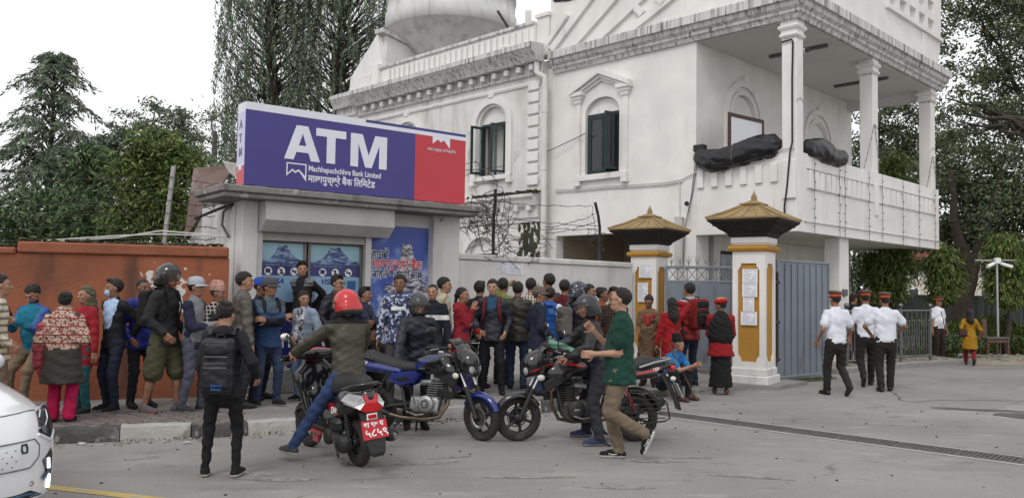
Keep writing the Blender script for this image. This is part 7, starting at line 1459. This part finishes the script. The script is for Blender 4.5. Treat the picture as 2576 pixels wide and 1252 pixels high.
for i in range(12):
    for j in range(4): 
        y,z=-.36+i*.065+(j%2)*.03,.50+j*.033;cp_('dimple',seam,lambda b:b.sphere((fx(y,z)+.0055,y,z),(.002,.007,.004),6,4),gp)
seamline('bonnet_gap',[(-.80,.80),(-.60,.815),(0,.80),(.60,.815),(.66,.81)],off=.002,r=.004)
patch('lower_grille',blackp,[(-.66,.25),(-.52,.315),(.52,.315),(.66,.25)],.005);seamline('blue_trim',[(-.60,.262),(-.50,.295),(.50,.295),(.60,.262)],blueacc,.010,None,.008)
# ---------------------------------------------------------------- trees and shrubs
R8=np.random.RandomState(8)
bark=mat('bark_dark',(.045,.036,.028),.95,.35,6,.8,20);bark_g=mat('bark_grey',(.11,.10,.088),.95,.3,6,.8,20)
def leafm(n,c): return mat('leaf_'+n,c,.6,.25,3,spec=.3)
LG={'dark':[leafm('dark_a',(0.058,0.082,0.046)),leafm('dark_b',(0.091,0.118,0.058)),leafm('dark_c',(0.148,0.178,0.082))],
 'mid':[leafm('mid_a',(0.056,0.088,0.042)),leafm('mid_b',(0.088,0.135,0.056)),leafm('mid_c',(0.135,0.191,0.079))],
 'grey':[leafm('grey_a',(0.091,0.121,0.085)),leafm('grey_b',(0.136,0.175,0.117)),leafm('grey_c',(0.193,0.242,0.153))],
 'light':[leafm('light_a',(0.063,0.098,0.025)),leafm('light_b',(0.115,0.161,0.040)),leafm('light_c',(0.196,0.218,0.057))],
 'yellow':[leafm('var_a',(0.090,0.100,0.030)),leafm('var_b',(0.200,0.200,0.070)),leafm('var_c',(0.050,0.070,0.025))]}
def leaves(P,D,L,W,mats,wts=(.45,.35,.2),jit=.5):
    """diamond leaves: P centres (n,3), D preferred directions (n,3)"""
    n=len(P);D=D+R8.normal(0,jit,(n,3));D/=np.linalg.norm(D,axis=1)[:,None]+1e-9
    A=np.cross(D,R8.normal(0,1,(n,3)));A/=np.linalg.norm(A,axis=1)[:,None]+1e-9
    l=L*R8.uniform(.6,1.3,(n,1));w=W*R8.uniform(.7,1.2,(n,1))
    V=np.stack([P-D*l/2,P+A*w/2+D*l*.05,P+D*l/2,P-A*w/2+D*l*.05],1).reshape(-1,3);F=np.arange(4*n).reshape(n,4)
    return V,F,R8.choice(len(mats),n,p=wts)
def build_crown(root,chunks,mats,name='crown'):
    V=[];F=[];M=[];o=0
    for v,f,m in chunks: V.append(v);F.append(f+o);M.append(m);o+=len(v)
    return ob(name,rawmesh(name,np.concatenate(V),np.concatenate(F),mats,np.concatenate(M),False),root)
def limb(b,p,q,r0,r1,sag=0,n=6,wig=.06):
    p,q=np.array(p,float),np.array(q,float);L=np.linalg.norm(q-p);pts=[]
    for i in range(n+1):
        t=i/n;w=(p+(q-p)*t)+R8.normal(0,wig*L*.25*math.sin(PI*t)+1e-6,3);w[2]-=sag*L*t*t;pts.append(tuple(w))
    b.tube(pts,[r0+(r1-r0)*i/n for i in range(n+1)],7);return np.array(pts)
def broad(name,label,px,py,d,trunk,blobs,n,L,W,pal,clump=.35,bark_=bark,ground=0,wts=(.45,.35,.2),group=None,jit=1.0,droop=.3,gap=.0):
    """blobs: [(px,py,rx,rz)] crown masses given by picture position at depth d, sizes in metres"""
    base=at(px,py,d);root=thing('tree',label,'tree',(base.x,base.y,ground),0,group);b=MB();ch=[]
    c0=np.array((base.x,base.y,ground));top=np.array(tuple(at(*trunk,d)))-c0
    limb(b,(0,0,0),top,max(.09,.028*top[2]),.03+.008*top[2],0,8,.04)
    tot=sum(q[2]*q[3]*(q[2]+q[3]) for q in blobs)
    for (bx,by,rx,rz) in blobs:
        c=np.array(tuple(at(bx,by,d)))-c0;f=min(.95,max(.35,(c[2]-rz*.6)/max(top[2],.1)))
        limb(b,top*f,c,.05+.01*rx,.02,.0,6,.1)
        k=max(6,int(n*rx*rz*(rx+rz)/tot/55));cc=R8.normal(0,1,(k,3));cc/=np.linalg.norm(cc,axis=1)[:,None];cc*=R8.uniform(.25,1.0,(k,1))**.45
        cc=cc*np.array((rx,rx*.9,rz))*.92+c
        for q in cc[:10]: limb(b,c,q,.025,.008,0,4,.15)
        nn=int(n*rx*rz*(rx+rz)/tot/k);P=[];
        for q in cc:
            r=clump*R8.uniform(.6,1.3);p=R8.normal(0,1,(nn,3))*np.array((r,r,r*.55))*.6+q;P.append(p)
        P=np.concatenate(P);D=(P-c)/max(rx,.1);D[:,2]-=droop
        ch.append(leaves(P,D,L,W,LG[pal],wts,jit))
    b.build('trunk',bark_,root);build_crown(root,ch,LG[pal]);return root
def weeping(label,px,d,base_py,ztop,width,n,pal,zlow,group=None):
    """tall tree with foliage hanging in strands"""
    base=at(px,base_py,d);root=thing('tree',label,'tree',(base.x,base.y,0),0,group);b=MB();limb(b,(0,0,0),(R8.uniform(-.3,.3),0,ztop),.32,.06,0,10,.03);P=[];D=[]
    for i in range(int(n/26)):
        z=R8.uniform(zlow,ztop);a=R8.uniform(0,6.28);r=width*(.35+.65*R8.uniform()**.6)*(1-.55*max(0,(z-zlow)/(ztop-zlow))**6)
        q=np.array((r*math.cos(a),r*math.sin(a)*.8,z));
        if i%5==0: limb(b,(0,0,z-.6*r-.3),q,.05,.012,-.1,4,.1)
        Ls=R8.uniform(.5,1.9);t=np.linspace(0,1,26)[:,None];st=q+t*np.array((R8.normal(0,.10),R8.normal(0,.10),-Ls))+R8.normal(0,.045,(26,3));P.append(st);D.append(np.tile(np.array((R8.normal(0,.2),R8.normal(0,.2),-1.)),(26,1)))
    b.build('trunk',bark,root);build_crown(root,[leaves(np.concatenate(P),np.concatenate(D),.19,.045,LG[pal],(.5,.33,.17),.35)],LG[pal]);return root
def frond_tree(label,px,d,ztop,zlow,rmax,n,pal,group=None,dens=1.):
    base=at(px,620,d);root=thing('tree',label,'tree',(base.x,base.y,0),0,group);b=MB();limb(b,(0,0,0),(0,0,ztop),.17,.015,0,12,.01);P=[];D=[];z=zlow;k=0
    while z<ztop-.05:
        u=(z-zlow)/(ztop-zlow);nb=4 if u>.55 else 6
        for j in range(nb):
            a=k*2.4+j*6.28/nb+R8.uniform(-.3,.3);r=rmax*((1-u)**.7)*R8.uniform(.45,1.15)+.12;rise=.55*r*(.3+u);m=9;pts=[]
            for i in range(m+1):
                t=i/m;pts.append(np.array((r*t*math.cos(a),r*t*math.sin(a),z+rise*1.3*math.sin(t*1.9)-.30*r*t**3+R8.normal(0,.012))))
            b.tube([tuple(p) for p in pts],[.022*(1-i/m)+.004 for i in range(m+1)],5)
            for i in range(2,m+1):
                kk=max(4,int(n*.0024*dens*(1 if u>.6 else 2.0)))
                for e in range(kk):
                    ss=R8.choice((-1,1));dirn=np.array((math.cos(a+ss*1.0),math.sin(a+ss*1.0),-.25-R8.uniform(0,.9)));tl=R8.uniform(.15,.34)*(1.2-.5*u);tt=np.linspace(.1,1,4)[:,None];P.append(pts[i]+tt*dirn*tl+R8.normal(0,.02,(4,3)));D.append(np.tile(dirn,(4,1)))
        z+=R8.uniform(.16,.27)*(1.25-.4*u);k+=1
    b.build('trunk',bark,root);build_crown(root,[leaves(np.concatenate(P),np.concatenate(D),.16,.032,LG[pal],(.45,.35,.2),.28)],LG[pal]);return root
TL='trees beyond the orange wall';TR='trees inside the palace grounds'
frond_tree('feathery dark conifer rising highest at the far left',118,19,6.95,1.3,2.1,1900,'grey',TL)
frond_tree('smaller feathery conifer right of the tallest conifer',222,17.5,4.55,1.2,1.5,1500,'mid',TL)
broad('tree','dense dark green tree below the left conifers',60,620,16.5,(60,520),[(40,560,1.3,.8),(150,570,1.2,.7),(250,560,1.1,.8),(-40,600,1.0,.8),(320,585,.9,.5)],9000,.13,.05,'mid',.3,group=TL)
broad('tree','dark open-crowned tree behind the light green one',395,620,27,(395,330),[(385,305,1.25,.8),(340,380,1.4,1.0),(440,400,1.2,.9),(250,470,1.2,1.1),(520,430,1.2,.8),(330,345,.9,.6),(455,320,.75,.7),(300,400,1.3,.9),(480,380,.8,.7),(270,430,.9,.9)],14000,.15,.06,'grey',.28,group=TL)
broad('tree','bright green bushy tree beside the concrete post',410,640,15.8,(410,400),[(395,375,.6,.45),(455,410,.5,.45),(340,430,.55,.5),(400,420,.7,.5),(440,440,.6,.5),(370,470,.62,.5),(420,520,.8,.55),(480,540,.55,.45),(350,560,.7,.4),(450,585,.7,.35)],15000,.12,.04,'light',.26,group=TL,wts=(.62,.30,.08),droop=.8)
broad('tree','thin sparse tree left of the kiosk sign',545,640,32,(540,330),[(530,300,1.0,.8),(575,350,.8,.7),(500,340,.7,.6),(560,400,1.0,.5),(505,400,.7,.5)],1500,.13,.05,'mid',.5,bark_=bark_g,group=TL)
weeping('tall weeping tree behind the sign, left of the pair',665,36,620,24,2.35,60000,'grey',5.2,TL)
weeping('tall weeping tree behind the sign, right of the pair',848,37,620,24,2.65,64000,'grey',5.2,TL)
# right side
broad('tree','huge dark leafy tree filling the upper right corner',2620,760,31,(2600,250),[(2480,90,2.6,2.2),(2560,260,2.6,1.8),(2440,330,2.2,1.6),(2590,0,2.8,2.),(2420,-40,2.4,2.),(2650,150,3,3)],30000,.16,.08,'dark',.45,group=TR,wts=(.42,.38,.2))
broad('tree','dark tree seen between the balcony columns',2270,760,36,(2270,400),[(2200,330,2.2,1.6),(2290,320,2.2,1.6),(2250,420,2.6,1.5),(2160,420,1.8,1.5),(2330,420,2.2,1.6)],15000,.17,.08,'dark',.42,group=TR)
broad('tree','dark tree with a forked trunk behind the standing guard',2425,850,29,(2420,560),[(2400,520,2.0,1.5),(2470,560,2.0,1.4),(2540,470,2.3,1.6),(2420,430,2.0,1.2),(2500,640,1.4,.8),(2380,600,1.3,.8)],19000,.16,.075,'dark',.42,group=TR)
broad('tree','dark tree right of the hedge at the right edge',2640,850,27,(2600,560),[(2570,560,1.8,1.6),(2600,680,1.5,1.2),(2640,450,2.,2.),(2560,700,.9,.8)],12000,.15,.07,'dark',.42,group=TR)
broad('tree','shadowy tree under the balcony beside the far house',2170,760,34,(2160,640),[(2150,650,1.8,1.1),(2220,670,1.4,1.0),(2290,640,1.2,.9),(2180,720,1.6,.6)],9000,.15,.07,'dark',.4,group=TR)
b=MB();tb_=at(2412,800,27.5)
for p,q,r0,r1 in(((2412,810),(2440,690),.34,.26),((2440,690),(2400,560),.24,.14),((2440,690),(2480,570),.24,.13),((2400,560),(2392,430),.14,.07),((2480,570),(2520,430),.13,.06)):
    limb(b,tuple(at(*p,27.5)-Vector((tb_.x,tb_.y,0))),tuple(at(*q,27.5)-Vector((tb_.x,tb_.y,0))),r0,r1,0,6,.05)
tt=thing('tree','bare dark forked trunk behind the standing guard','tree',(tb_.x,tb_.y,0));b.build('trunk',bark,tt);b=MB()
for i in range(9):
    q=[(2576,290),(2500,270),(2450,262),(2380,258)];limb(b,tuple(at(2590,310+i*6,27.2)-Vector((tb_.x,tb_.y,0))),tuple(at(2378+i*14,258+(i%4)*28,27.2)-Vector((tb_.x,tb_.y,0))),.10-.006*i,.02,-.05,7,.16)
b.build('branch',bark,tt)
def mast(label,px,d,y0,y1,w,n,pal='light',base=None):
    return broad('tree',label,px,y1,d,(px,y0+10),[(px+R8.uniform(-6,6),y0+(y1-y0)*t,w*(.35+.65*math.sin(PI*min(1,t*.75+.15))),(y1-y0)*d/2100*.15) for t in(.08,.25,.42,.6,.78)],int(n*1.6),.16,.045,pal,.24,group='light green weeping trees',jit=.55,droop=1.6,wts=(.5,.35,.15))
mast('light green weeping tree seen above the balcony parapet',2245,26.5,395,560,.55,4200)
mast('light green weeping tree below the balcony, left of the far house',2240,25,600,770,.75,5200)
mast('light green weeping tree right of the far house',2368,25.5,625,775,.55,4600)
mast('light green weeping tree behind the lamp pole',2532,24.5,600,790,.60,4600)
def shrub(name,label,px,d,py,rx,rz,n,pal,cat,zb=0,L=.10,W=.05,wts=(.45,.35,.2)):
    c=at(px,py,d);root=thing(name,label,cat,(c.x,c.y,zb));P=R8.normal(0,1,(n,3));P/=np.linalg.norm(P,axis=1)[:,None];P*=R8.uniform(.55,1.03,(n,1))**.5
    x=P*np.array((rx,.6,rz))+np.array((0,0,rz*.75));x[:,2]=np.abs(x[:,2])+R8.normal(0,.03,n);x[:,2]+=.10*np.sin(x[:,0]*3.1)
    build_crown(root,[leaves(x,P+np.array((0,0,.4)),L,W,LG[pal],wts,.7)],LG[pal],'foliage');
    for k in(-1,0,1): b=MB();limb(b,(k*rx*.4,0,0),(k*rx*.5,0,rz),.03,.01);b.build('stem',bark,root)
    return root
shrub('hedge','clipped green hedge behind the yellow-clad woman',2470,25.2,830,1.55,.62,9000,'light','hedge',0,.085,.045,(.6,.32,.08))
shrub('hedge','clipped green hedge at the right edge behind the bench',2620,25.0,830,1.5,.60,9000,'light','hedge',0,.085,.045,(.6,.32,.08))
shrub('hedge','low reddish border plants left of the yellow-clad woman',2395,23.6,850,.8,.28,3000,'mid','plant',.1)
shrub('shrub','variegated yellow-green shrub behind the railing',2165,24,760,1.0,.95,5200,'yellow','shrub',.1,.13,.05)
shrub('shrub','small dark shrub behind the railing bars',2290,23,800,1.1,.5,4200,'mid','shrub',.1)
# ---------------------------------------------------------------- tarpaulins, board, cameras, speaker
PM=palace.matrix_basis
def tarp(label,m,segs,lo,hi,seed):
    """crumpled sheet wrapped round a bundle: ridged folds run along and across it"""
    q=random.Random(seed);ctr=[Vector(segs[0][0])]+[Vector(g[1]) for g in segs];rr_=[segs[0][2]]+[g[3] for g in segs];nu,nv=70,34;b=MB();rings=[]
    fr=[(q.uniform(1.5,9),q.choice((-1,1))*q.randint(2,9),q.uniform(0,6.28),q.uniform(.5,1)) for _ in range(8)]+[(q.uniform(10,30),q.choice((-1,1))*q.randint(5,11),q.uniform(0,6.28),q.uniform(.25,.5)) for _ in range(5)]
    L=[0]
    for a,c in zip(ctr,ctr[1:]): L.append(L[-1]+(c-a).length)
    for i in range(nu+1):
        s_=L[-1]*i/nu;k=max(0,min(len(segs)-1,sum(1 for x in L[1:] if x<s_)));t=(s_-L[k])/(L[k+1]-L[k]);p=ctr[k].lerp(ctr[k+1],t)+Vector((0,0,.035*math.sin(4*s_+seed)));r=rr_[k]*(1-t)+rr_[k+1]*t
        e=min(1,min(i,nu-i)/6);r*=.35+.65*math.sin(e*PI/2);d=(ctr[k+1]-ctr[k]).normalized();sd2=d.cross(Vector((0,0,1))).normalized()
        ring=[]
        for v in range(nv):
            a=2*PI*v/nv;f=sum(w_*(.5-abs(math.sin(fq*s_*.5+n_*a*.5+ph))) for fq,n_,ph,w_ in fr)/len(fr)
            R_=r*(1+.75*f+.10*math.sin(3.1*s_+seed));dz=R_*math.sin(a)*(1.15 if math.sin(a)>0 else 1.0)-(.10*r if math.sin(a)<0 else 0);ring.append(p+sd2*(R_*.85*math.cos(a))+Vector((0,0,dz)))
        rings.append(ring)
    b.loft(rings,smooth=True);o=b.build('tarpaulin',m,None,palace.location,tuple(palace.rotation_euler),label=label,cat='tarpaulin')
    bp_(o,'rope',wire_m,lambda b2:[b2.tube([rings[i][v]*1.0 for v in range(0,nv,2)],.012,5,closed=True) for i in (int(nu*.5),)]);return o
tarp('black tarpaulin bundle on the left side of the balcony parapet',black_tarp,[((-.06,2.55,4.86),(-.12,2.1,4.80),.17,.26),((-.12,2.1,4.80),(-.10,1.3,4.84),.26,.27),((-.10,1.3,4.84),(.0,.5,5.0),.26,.22),((.0,.5,5.0),(.05,.36,5.05),.2,.15)],(-.6,0,4.2),(.5,3,5.5),2)
tarp('black tarpaulin bundle right of the corner column on the parapet',black_tarp,[((.42,.05,4.98),(1.2,-.0,4.92),.20,.23),((1.2,0,4.92),(2.6,.05,4.92),.24,.19)],(0,-.5,4.5),(3.1,.6,5.4),5)
tarp('dark purple tarpaulin on the roof parapet',purple_tarp,[((.1,7.3,9.95),(.1,6.2,9.95),.22,.28),((.1,6.2,9.95),(.1,5.2,10.0),.28,.2)],(-.4,4.6,9.5),(.6,7.8,10.5),7)
wb=thing('notice_board','white notice board in a brown frame on the balcony','board',PM@Vector((.95,1.75,0)),rad(45-6))
bp_(wb,'board',paper_plain,lambda b:b.box(-.62,.62,-.01,.01,4.75,5.86));bp_(wb,'frame',mat('brown_frame',(.05,.022,.016),.5,.2,8),lambda b:(b.box(-.70,.70,-.02,.02,5.86,5.95),b.box(-.70,-.62,-.02,.02,4.7,5.86),b.box(.62,.70,-.02,.02,4.7,5.86)))
b=MB();b.rbox((0,0,0),(.2,.28,.16),.02);b.build('speaker_box',blackp,None,PM@Vector((-.02,2.42,5.12)),rad(45),label='small black speaker box on the balcony parapet end',cat='speaker')
def cctv(label,loc,rz,base=True):
    t=thing('security_camera',label,'camera',loc,rz);bp_(t,'housing',plate_w,lambda b:b.tube([(0,.12,0),(0,-.14,-.02)],.055,14));bp_(t,'lens',blackp,lambda b:b.tube([(0,-.14,-.02),(0,-.175,-.022)],.058,14));bp_(t,'bracket',greyp,lambda b:b.tube([(0,.05,.0),(.0,.16,-.02),(.02,.24,-.0)],.02,8));return t
cctv('white bullet camera on the facade above the small gate',PM@Vector((-.25,2.62,3.80)),rad(45-90+30));cctv('tiny camera under the corner column capital',PM@Vector((.48,.1,7.12)),rad(20))
# ---------------------------------------------------------------- lamp pole with cameras, bench, far house, fence
lp=at(2510,850,24);t=thing('camera_pole','thin grey pole with crossbar and two cameras on the right','pole',(lp.x,lp.y,0));bp_(t,'mast',steel,lambda b:b.tube([(0,0,0),(0,0,2.72)],.04,10));bp_(t,'crossbar',steel,lambda b:b.tube([(-.62,0,2.74),(.62,0,2.76)],.025,8));bp_(t,'junction_box',plate_w,lambda b:b.rbox((0,-.03,2.74),(.16,.12,.16),.01))
for sx in(-1,1): bp_(t,'camera',plate_w,lambda b:b.tube([(sx*.1,-.03,2.66),(sx*.36,-.16,2.56)],.05,10))
bw_=mat('bench_wood',(.10,.055,.035),.7,.25,9,.3,30);bn=at(2500,868,23.5);t=thing('wooden_bench','small brown wooden bench at the right edge path','bench',(bn.x,bn.y,.1),rad(20))
bp_(t,'seat',greyp,lambda b:b.rbox((0,0,.46),(.85,.35,.04),.008))
for x in(-.38,.38):
    for y in(-.13,.13): bp_(t,'leg',bw_,lambda b:b.rbox((x,y,.22),(.06,.06,.44),.006))
bp_(t,'apron',bw_,lambda b:b.rbox((0,-.13,.38),(.72,.03,.10),.004));bp_(t,'backrest',bw_,lambda b:b.rbox((-.36,.0,.72),(.16,.05,.52),.006))
cream=mat('house_cream',(.55,.50,.42),.9,.06,1);rroof=mat('house_red_roof',(.30,.055,.045),.8,.15,3)
hc_=at(2345,742,60);t=thing('house','far cream house with red roofs seen between the trees','house',(hc_.x+1,hc_.y,0),rad(-20))
bp_(t,'wall',cream,lambda b:b.box(-4,4,-2,4,0,4.1));bp_(t,'upper_wall',cream,lambda b:b.box(-1.2,4,-1,4,4.1,6.0));bp_(t,'roof',rroof,lambda b:b.loft([[(-4.4,-2.5,4.1),(-1.2,-2.5,4.1),(-1.2,4,4.1),(-4.4,4,4.1)],[(-2.6,-.9,5.1),(-1.25,-.9,5.1),(-1.25,3,5.1),(-2.6,3,5.1)]],smooth=False));bp_(t,'roof',rroof,lambda b:b.loft([[(-1.7,-1.6,6.),(4.5,-1.6,6.),(4.5,4.5,6.),(-1.7,4.5,6.)],[(.6,.5,7.3),(2.4,.5,7.3),(2.4,2.4,7.3),(.6,2.4,7.3)]],smooth=False))
for x in(-3.2,-2.3,-1.0,0.,1.,2.2): 
    for z in((1.2,2.9) if x>-9 else ()): 
        w_=bp_(t,'window',plate_w,lambda b:b.box(x-.36,x+.36,-2.05,-1.99,z-.06,z+1.06));bp_(t,'pane',glass_dark,lambda b:b.box(x-.28,x+.28,-2.07,-2.052,z,z+1.0),w_)
fz=at(2290,760,30);cf=mat('fence_sheet',(.065,.08,.075),.7,.15,2);t=thing('sheet_fence','grey-green corrugated sheet fence behind the garden trees','fence',(fz.x,fz.y,0),rad(4))
for i in range(30): bp_(t,'sheet',cf,lambda b:b.prism([(-6+i*.6,0),(-5.9+i*.6,-.04),(-5.75+i*.6,-.04),(-5.65+i*.6,0),(-5.5+i*.6,-.04),(-5.42+i*.6,-.02),(-5.42+i*.6,.02),(-6+i*.6,.02)],.0,1.75,2))
# ---------------------------------------------------------------- barbed wire on the white wall
WM=Matrix.Translation(WW)@Matrix.Rotation(rad(45),4,'Z');rr=random.Random(21)
def strand(b,p,q,sag=.04,n=14,barbs=True,wig=.02,r=.006):
    p,q=Vector(p),Vector(q);pts=[]
    for i in range(n+1):
        t=i/n;w=p.lerp(q,t)+Vector((rr.uniform(-wig,wig),rr.uniform(-wig,wig),rr.uniform(-wig,wig)-sag*4*t*(1-t)));pts.append(w)
    b.tube(pts,r,4,False)
    if barbs:
        for w in pts[1:-1]:
            d=Vector((rr.uniform(-1,1),rr.uniform(-1,1),rr.uniform(-1,1))).normalized()*.035;b.tube([w-d,w+d],.004,3,False)
bw=thing('barbed_wire_fence','tangled barbed wire on bent iron posts above the white wall','barbed wire',WW,rad(45))
for x,tp in((.95,-.16),(4.02,-.40)): bp_(bw,'post',iron,lambda b:b.tube([(x,.12,2.3),(x,.12,3.02),(x+tp*.5,-.0,3.25),(x+tp,-.08,3.5)],.030,6))
for (x0,z0,x1,z1) in((.95,3.3,3.7,3.45),(.9,3.05,4.0,3.05),(.95,2.85,4.0,3.0),(.95,2.65,4.02,2.8),(-.2,3.0,.95,3.2),(-.2,2.75,.95,2.9),(3.85,3.3,2.3,2.9),(3.9,3.15,2.3,2.8),(3.7,3.45,3.95,2.55),(.95,2.9,2.2,2.4),(.95,2.5,2.2,2.9)):
    bp_(bw,'wire_strand',iron,lambda b:strand(b,(x0,.08,z0),(x1,.08,z1)),kind='stuff')
def tangle(b,cx,cz,n,w,h,y=.05):
    for i in range(n):
        c=Vector((cx+rr.gauss(0,w),y+rr.uniform(-.12,.12),cz+rr.gauss(0,h)));r=rr.uniform(.12,.38);a=rr.uniform(0,6.28);k=rr.uniform(.5,1.);tl=rr.uniform(-1,1)
        pts=[c+Vector((r*math.cos(t+a),.12*math.sin(2*t+a),r*k*math.sin(t+a)+.1*tl*math.cos(t))) for t in np.linspace(0,rr.uniform(3,6.2),16)]
        b.tube(pts,.0058,4,False)
        for p in pts[::2]: d=Vector((rr.uniform(-1,1),rr.uniform(-1,1),rr.uniform(-1,1))).normalized()*.03;b.tube([p-d,p+d],.004,3,False)
bp_(bw,'wire_tangle',iron,lambda b:tangle(b,.55,2.95,34,.28,.28),kind='stuff');bp_(bw,'wire_tangle',iron,lambda b:tangle(b,1.6,2.5,20,.5,.14),kind='stuff');bp_(bw,'wire_tangle',iron,lambda b:tangle(b,3.75,2.9,3,.1,.1),kind='stuff')
# concrete post and wires behind the orange wall
q=at(414,600,13.2);t=thing('concrete_post','leaning pale concrete fence post with barbed wire behind the orange wall','post',(q.x,q.y,0));top_=at(437,418,13.2)
bp_(t,'shaft',mat('post_concrete',(.36,.35,.335),.9,.15,6,.3,40),lambda b:b.loft([[(x+(top_.x-q.x)*u,y,z) for x,y in((-.028,-.028),(.028,-.028),(.028,.028),(-.028,.028))] for u,z in((-.9,0.6),(0,2.4),(1,top_.z))],smooth=False))
for i in range(6): bp_(t,'wire_strand',iron,lambda b:strand(b,(0,-.06,2.45+i*.19),(1.75-.1*i,-.5+.05*i,2.42+i*.17),.03),kind='stuff');bp_(t,'wire_strand',iron,lambda b:strand(b,(0,-.06,2.45+i*.19),(-5.5,.2,2.35+i*.20),.05,26,True,.015,.005),kind='stuff')
bp_(t,'wire_tangle',iron,lambda b:tangle(b,1.35,2.75,7,.2,.2,-.3),kind='stuff')
for i in range(2): bp_(t,'cable',cable_white,lambda b:b.tube([(-1.7+i*.1,-.6,2.30+i*.03),(-.5,-.5,2.40+i*.03),(.1,-.4,2.52-i*.05),(1.4,-.8,2.42)],.012,6))
kx=lambda n,m,f:kp(n,m,f)
kp('cable',cable_black,lambda b:b.tube([(-.3,1.2,2.72),(-.12,.6,2.85),(-.03,.3,2.9)],.022,6));kp('cable',greyp,lambda b:b.tube([(-.05,.35,2.88),(-.1,.5,2.8),(-.1,.55,2.6),(-.05,.4,2.42)],.02,6))
# cable from the facade to the kiosk sign
b=MB();p0=PM@Vector((-.1,5.9,5.9));p1=PM@Vector((-.4,11.4,5.4));b.tube([p0.lerp(p1,i/10)+Vector((0,0,-.35*math.sin(PI*i/10))) for i in range(11)],.012,6);b.build('overhead_cable',wire_m,label='thin grey cable slung along the palace facade',cat='cable')
# ---------------------------------------------------------------- litter, pebbles, weeds
def scatter(name,m,n,fn,s0,s1,seed,kind='stuff'):
    q=random.Random(seed);b=MB()
    for i in range(n):
        x,y,z=fn(q);s_=q.uniform(s0,s1);b.T=Matrix.Translation((x,y,z+s_*.25))@Matrix.Rotation(q.uniform(0,6.28),4,'Z');b.rbox((0,0,0),(s_*q.uniform(1,2),s_,s_*q.uniform(.4,.8)),s_*.2)
    return b.build(name,m,kind=kind)
def near_kerb(q):
    (p,a)=kerb_pt(q.uniform(3,KLEN-1));o=abs(q.gauss(0,.14))+.04;return p[0]+math.sin(a)*o,p[1]-math.cos(a)*o,0
scatter('gravel',mat('pebbles',(.22,.205,.185),.9,.3,9),420,near_kerb,.008,.03,4);scatter('gravel',mat('pebbles_pale',(.42,.40,.37),.9,.2,9),60,near_kerb,.015,.05,5)
scatter('gravel',mat('pebbles_dark',(.06,.055,.05),.9,.3,9),170,lambda q:(q.uniform(-4,7),q.uniform(5.5,13),0),.006,.022,6)
scatter('gravel',mat('pebbles',(.22,.205,.185)),300,lambda q:(q.uniform(8.5,17),q.uniform(20.8,23.5),.11),.02,.07,9)
def grass(name,n,fn,hm,seed,mats):
    q=np.random.RandomState(seed);P=np.array([fn(q) for _ in range(n)]);D=q.normal(0,.35,(n,3));D[:,2]=1;V,F,m=leaves(P+np.array((0,0,hm*.4)),D,hm,.012,mats,(.5,.35,.15),.25);return ob(name,rawmesh(name,V,F,mats,m,False),kind='stuff')
rk_=random.Random(31)
def kg(q):
    (p,a)=kerb_pt(rk_.uniform(3.5,KLEN-.6));o=abs(rk_.gauss(0,.03))+.02;return (p[0]+math.sin(a)*o,p[1]-math.cos(a)*o,0)
grass('grass',700,kg,.05,2,LG['mid']);grass('grass',1400,lambda q:(q.uniform(4.9,6.9),q.uniform(0,1)*.3+15.65+(0),.01) if False else ((lambda u:(5.0+u*1.5+q.normal(0,.08),15.75+u*1.25+q.normal(0,.10),.005))(q.uniform())),.05,3,LG['mid'])
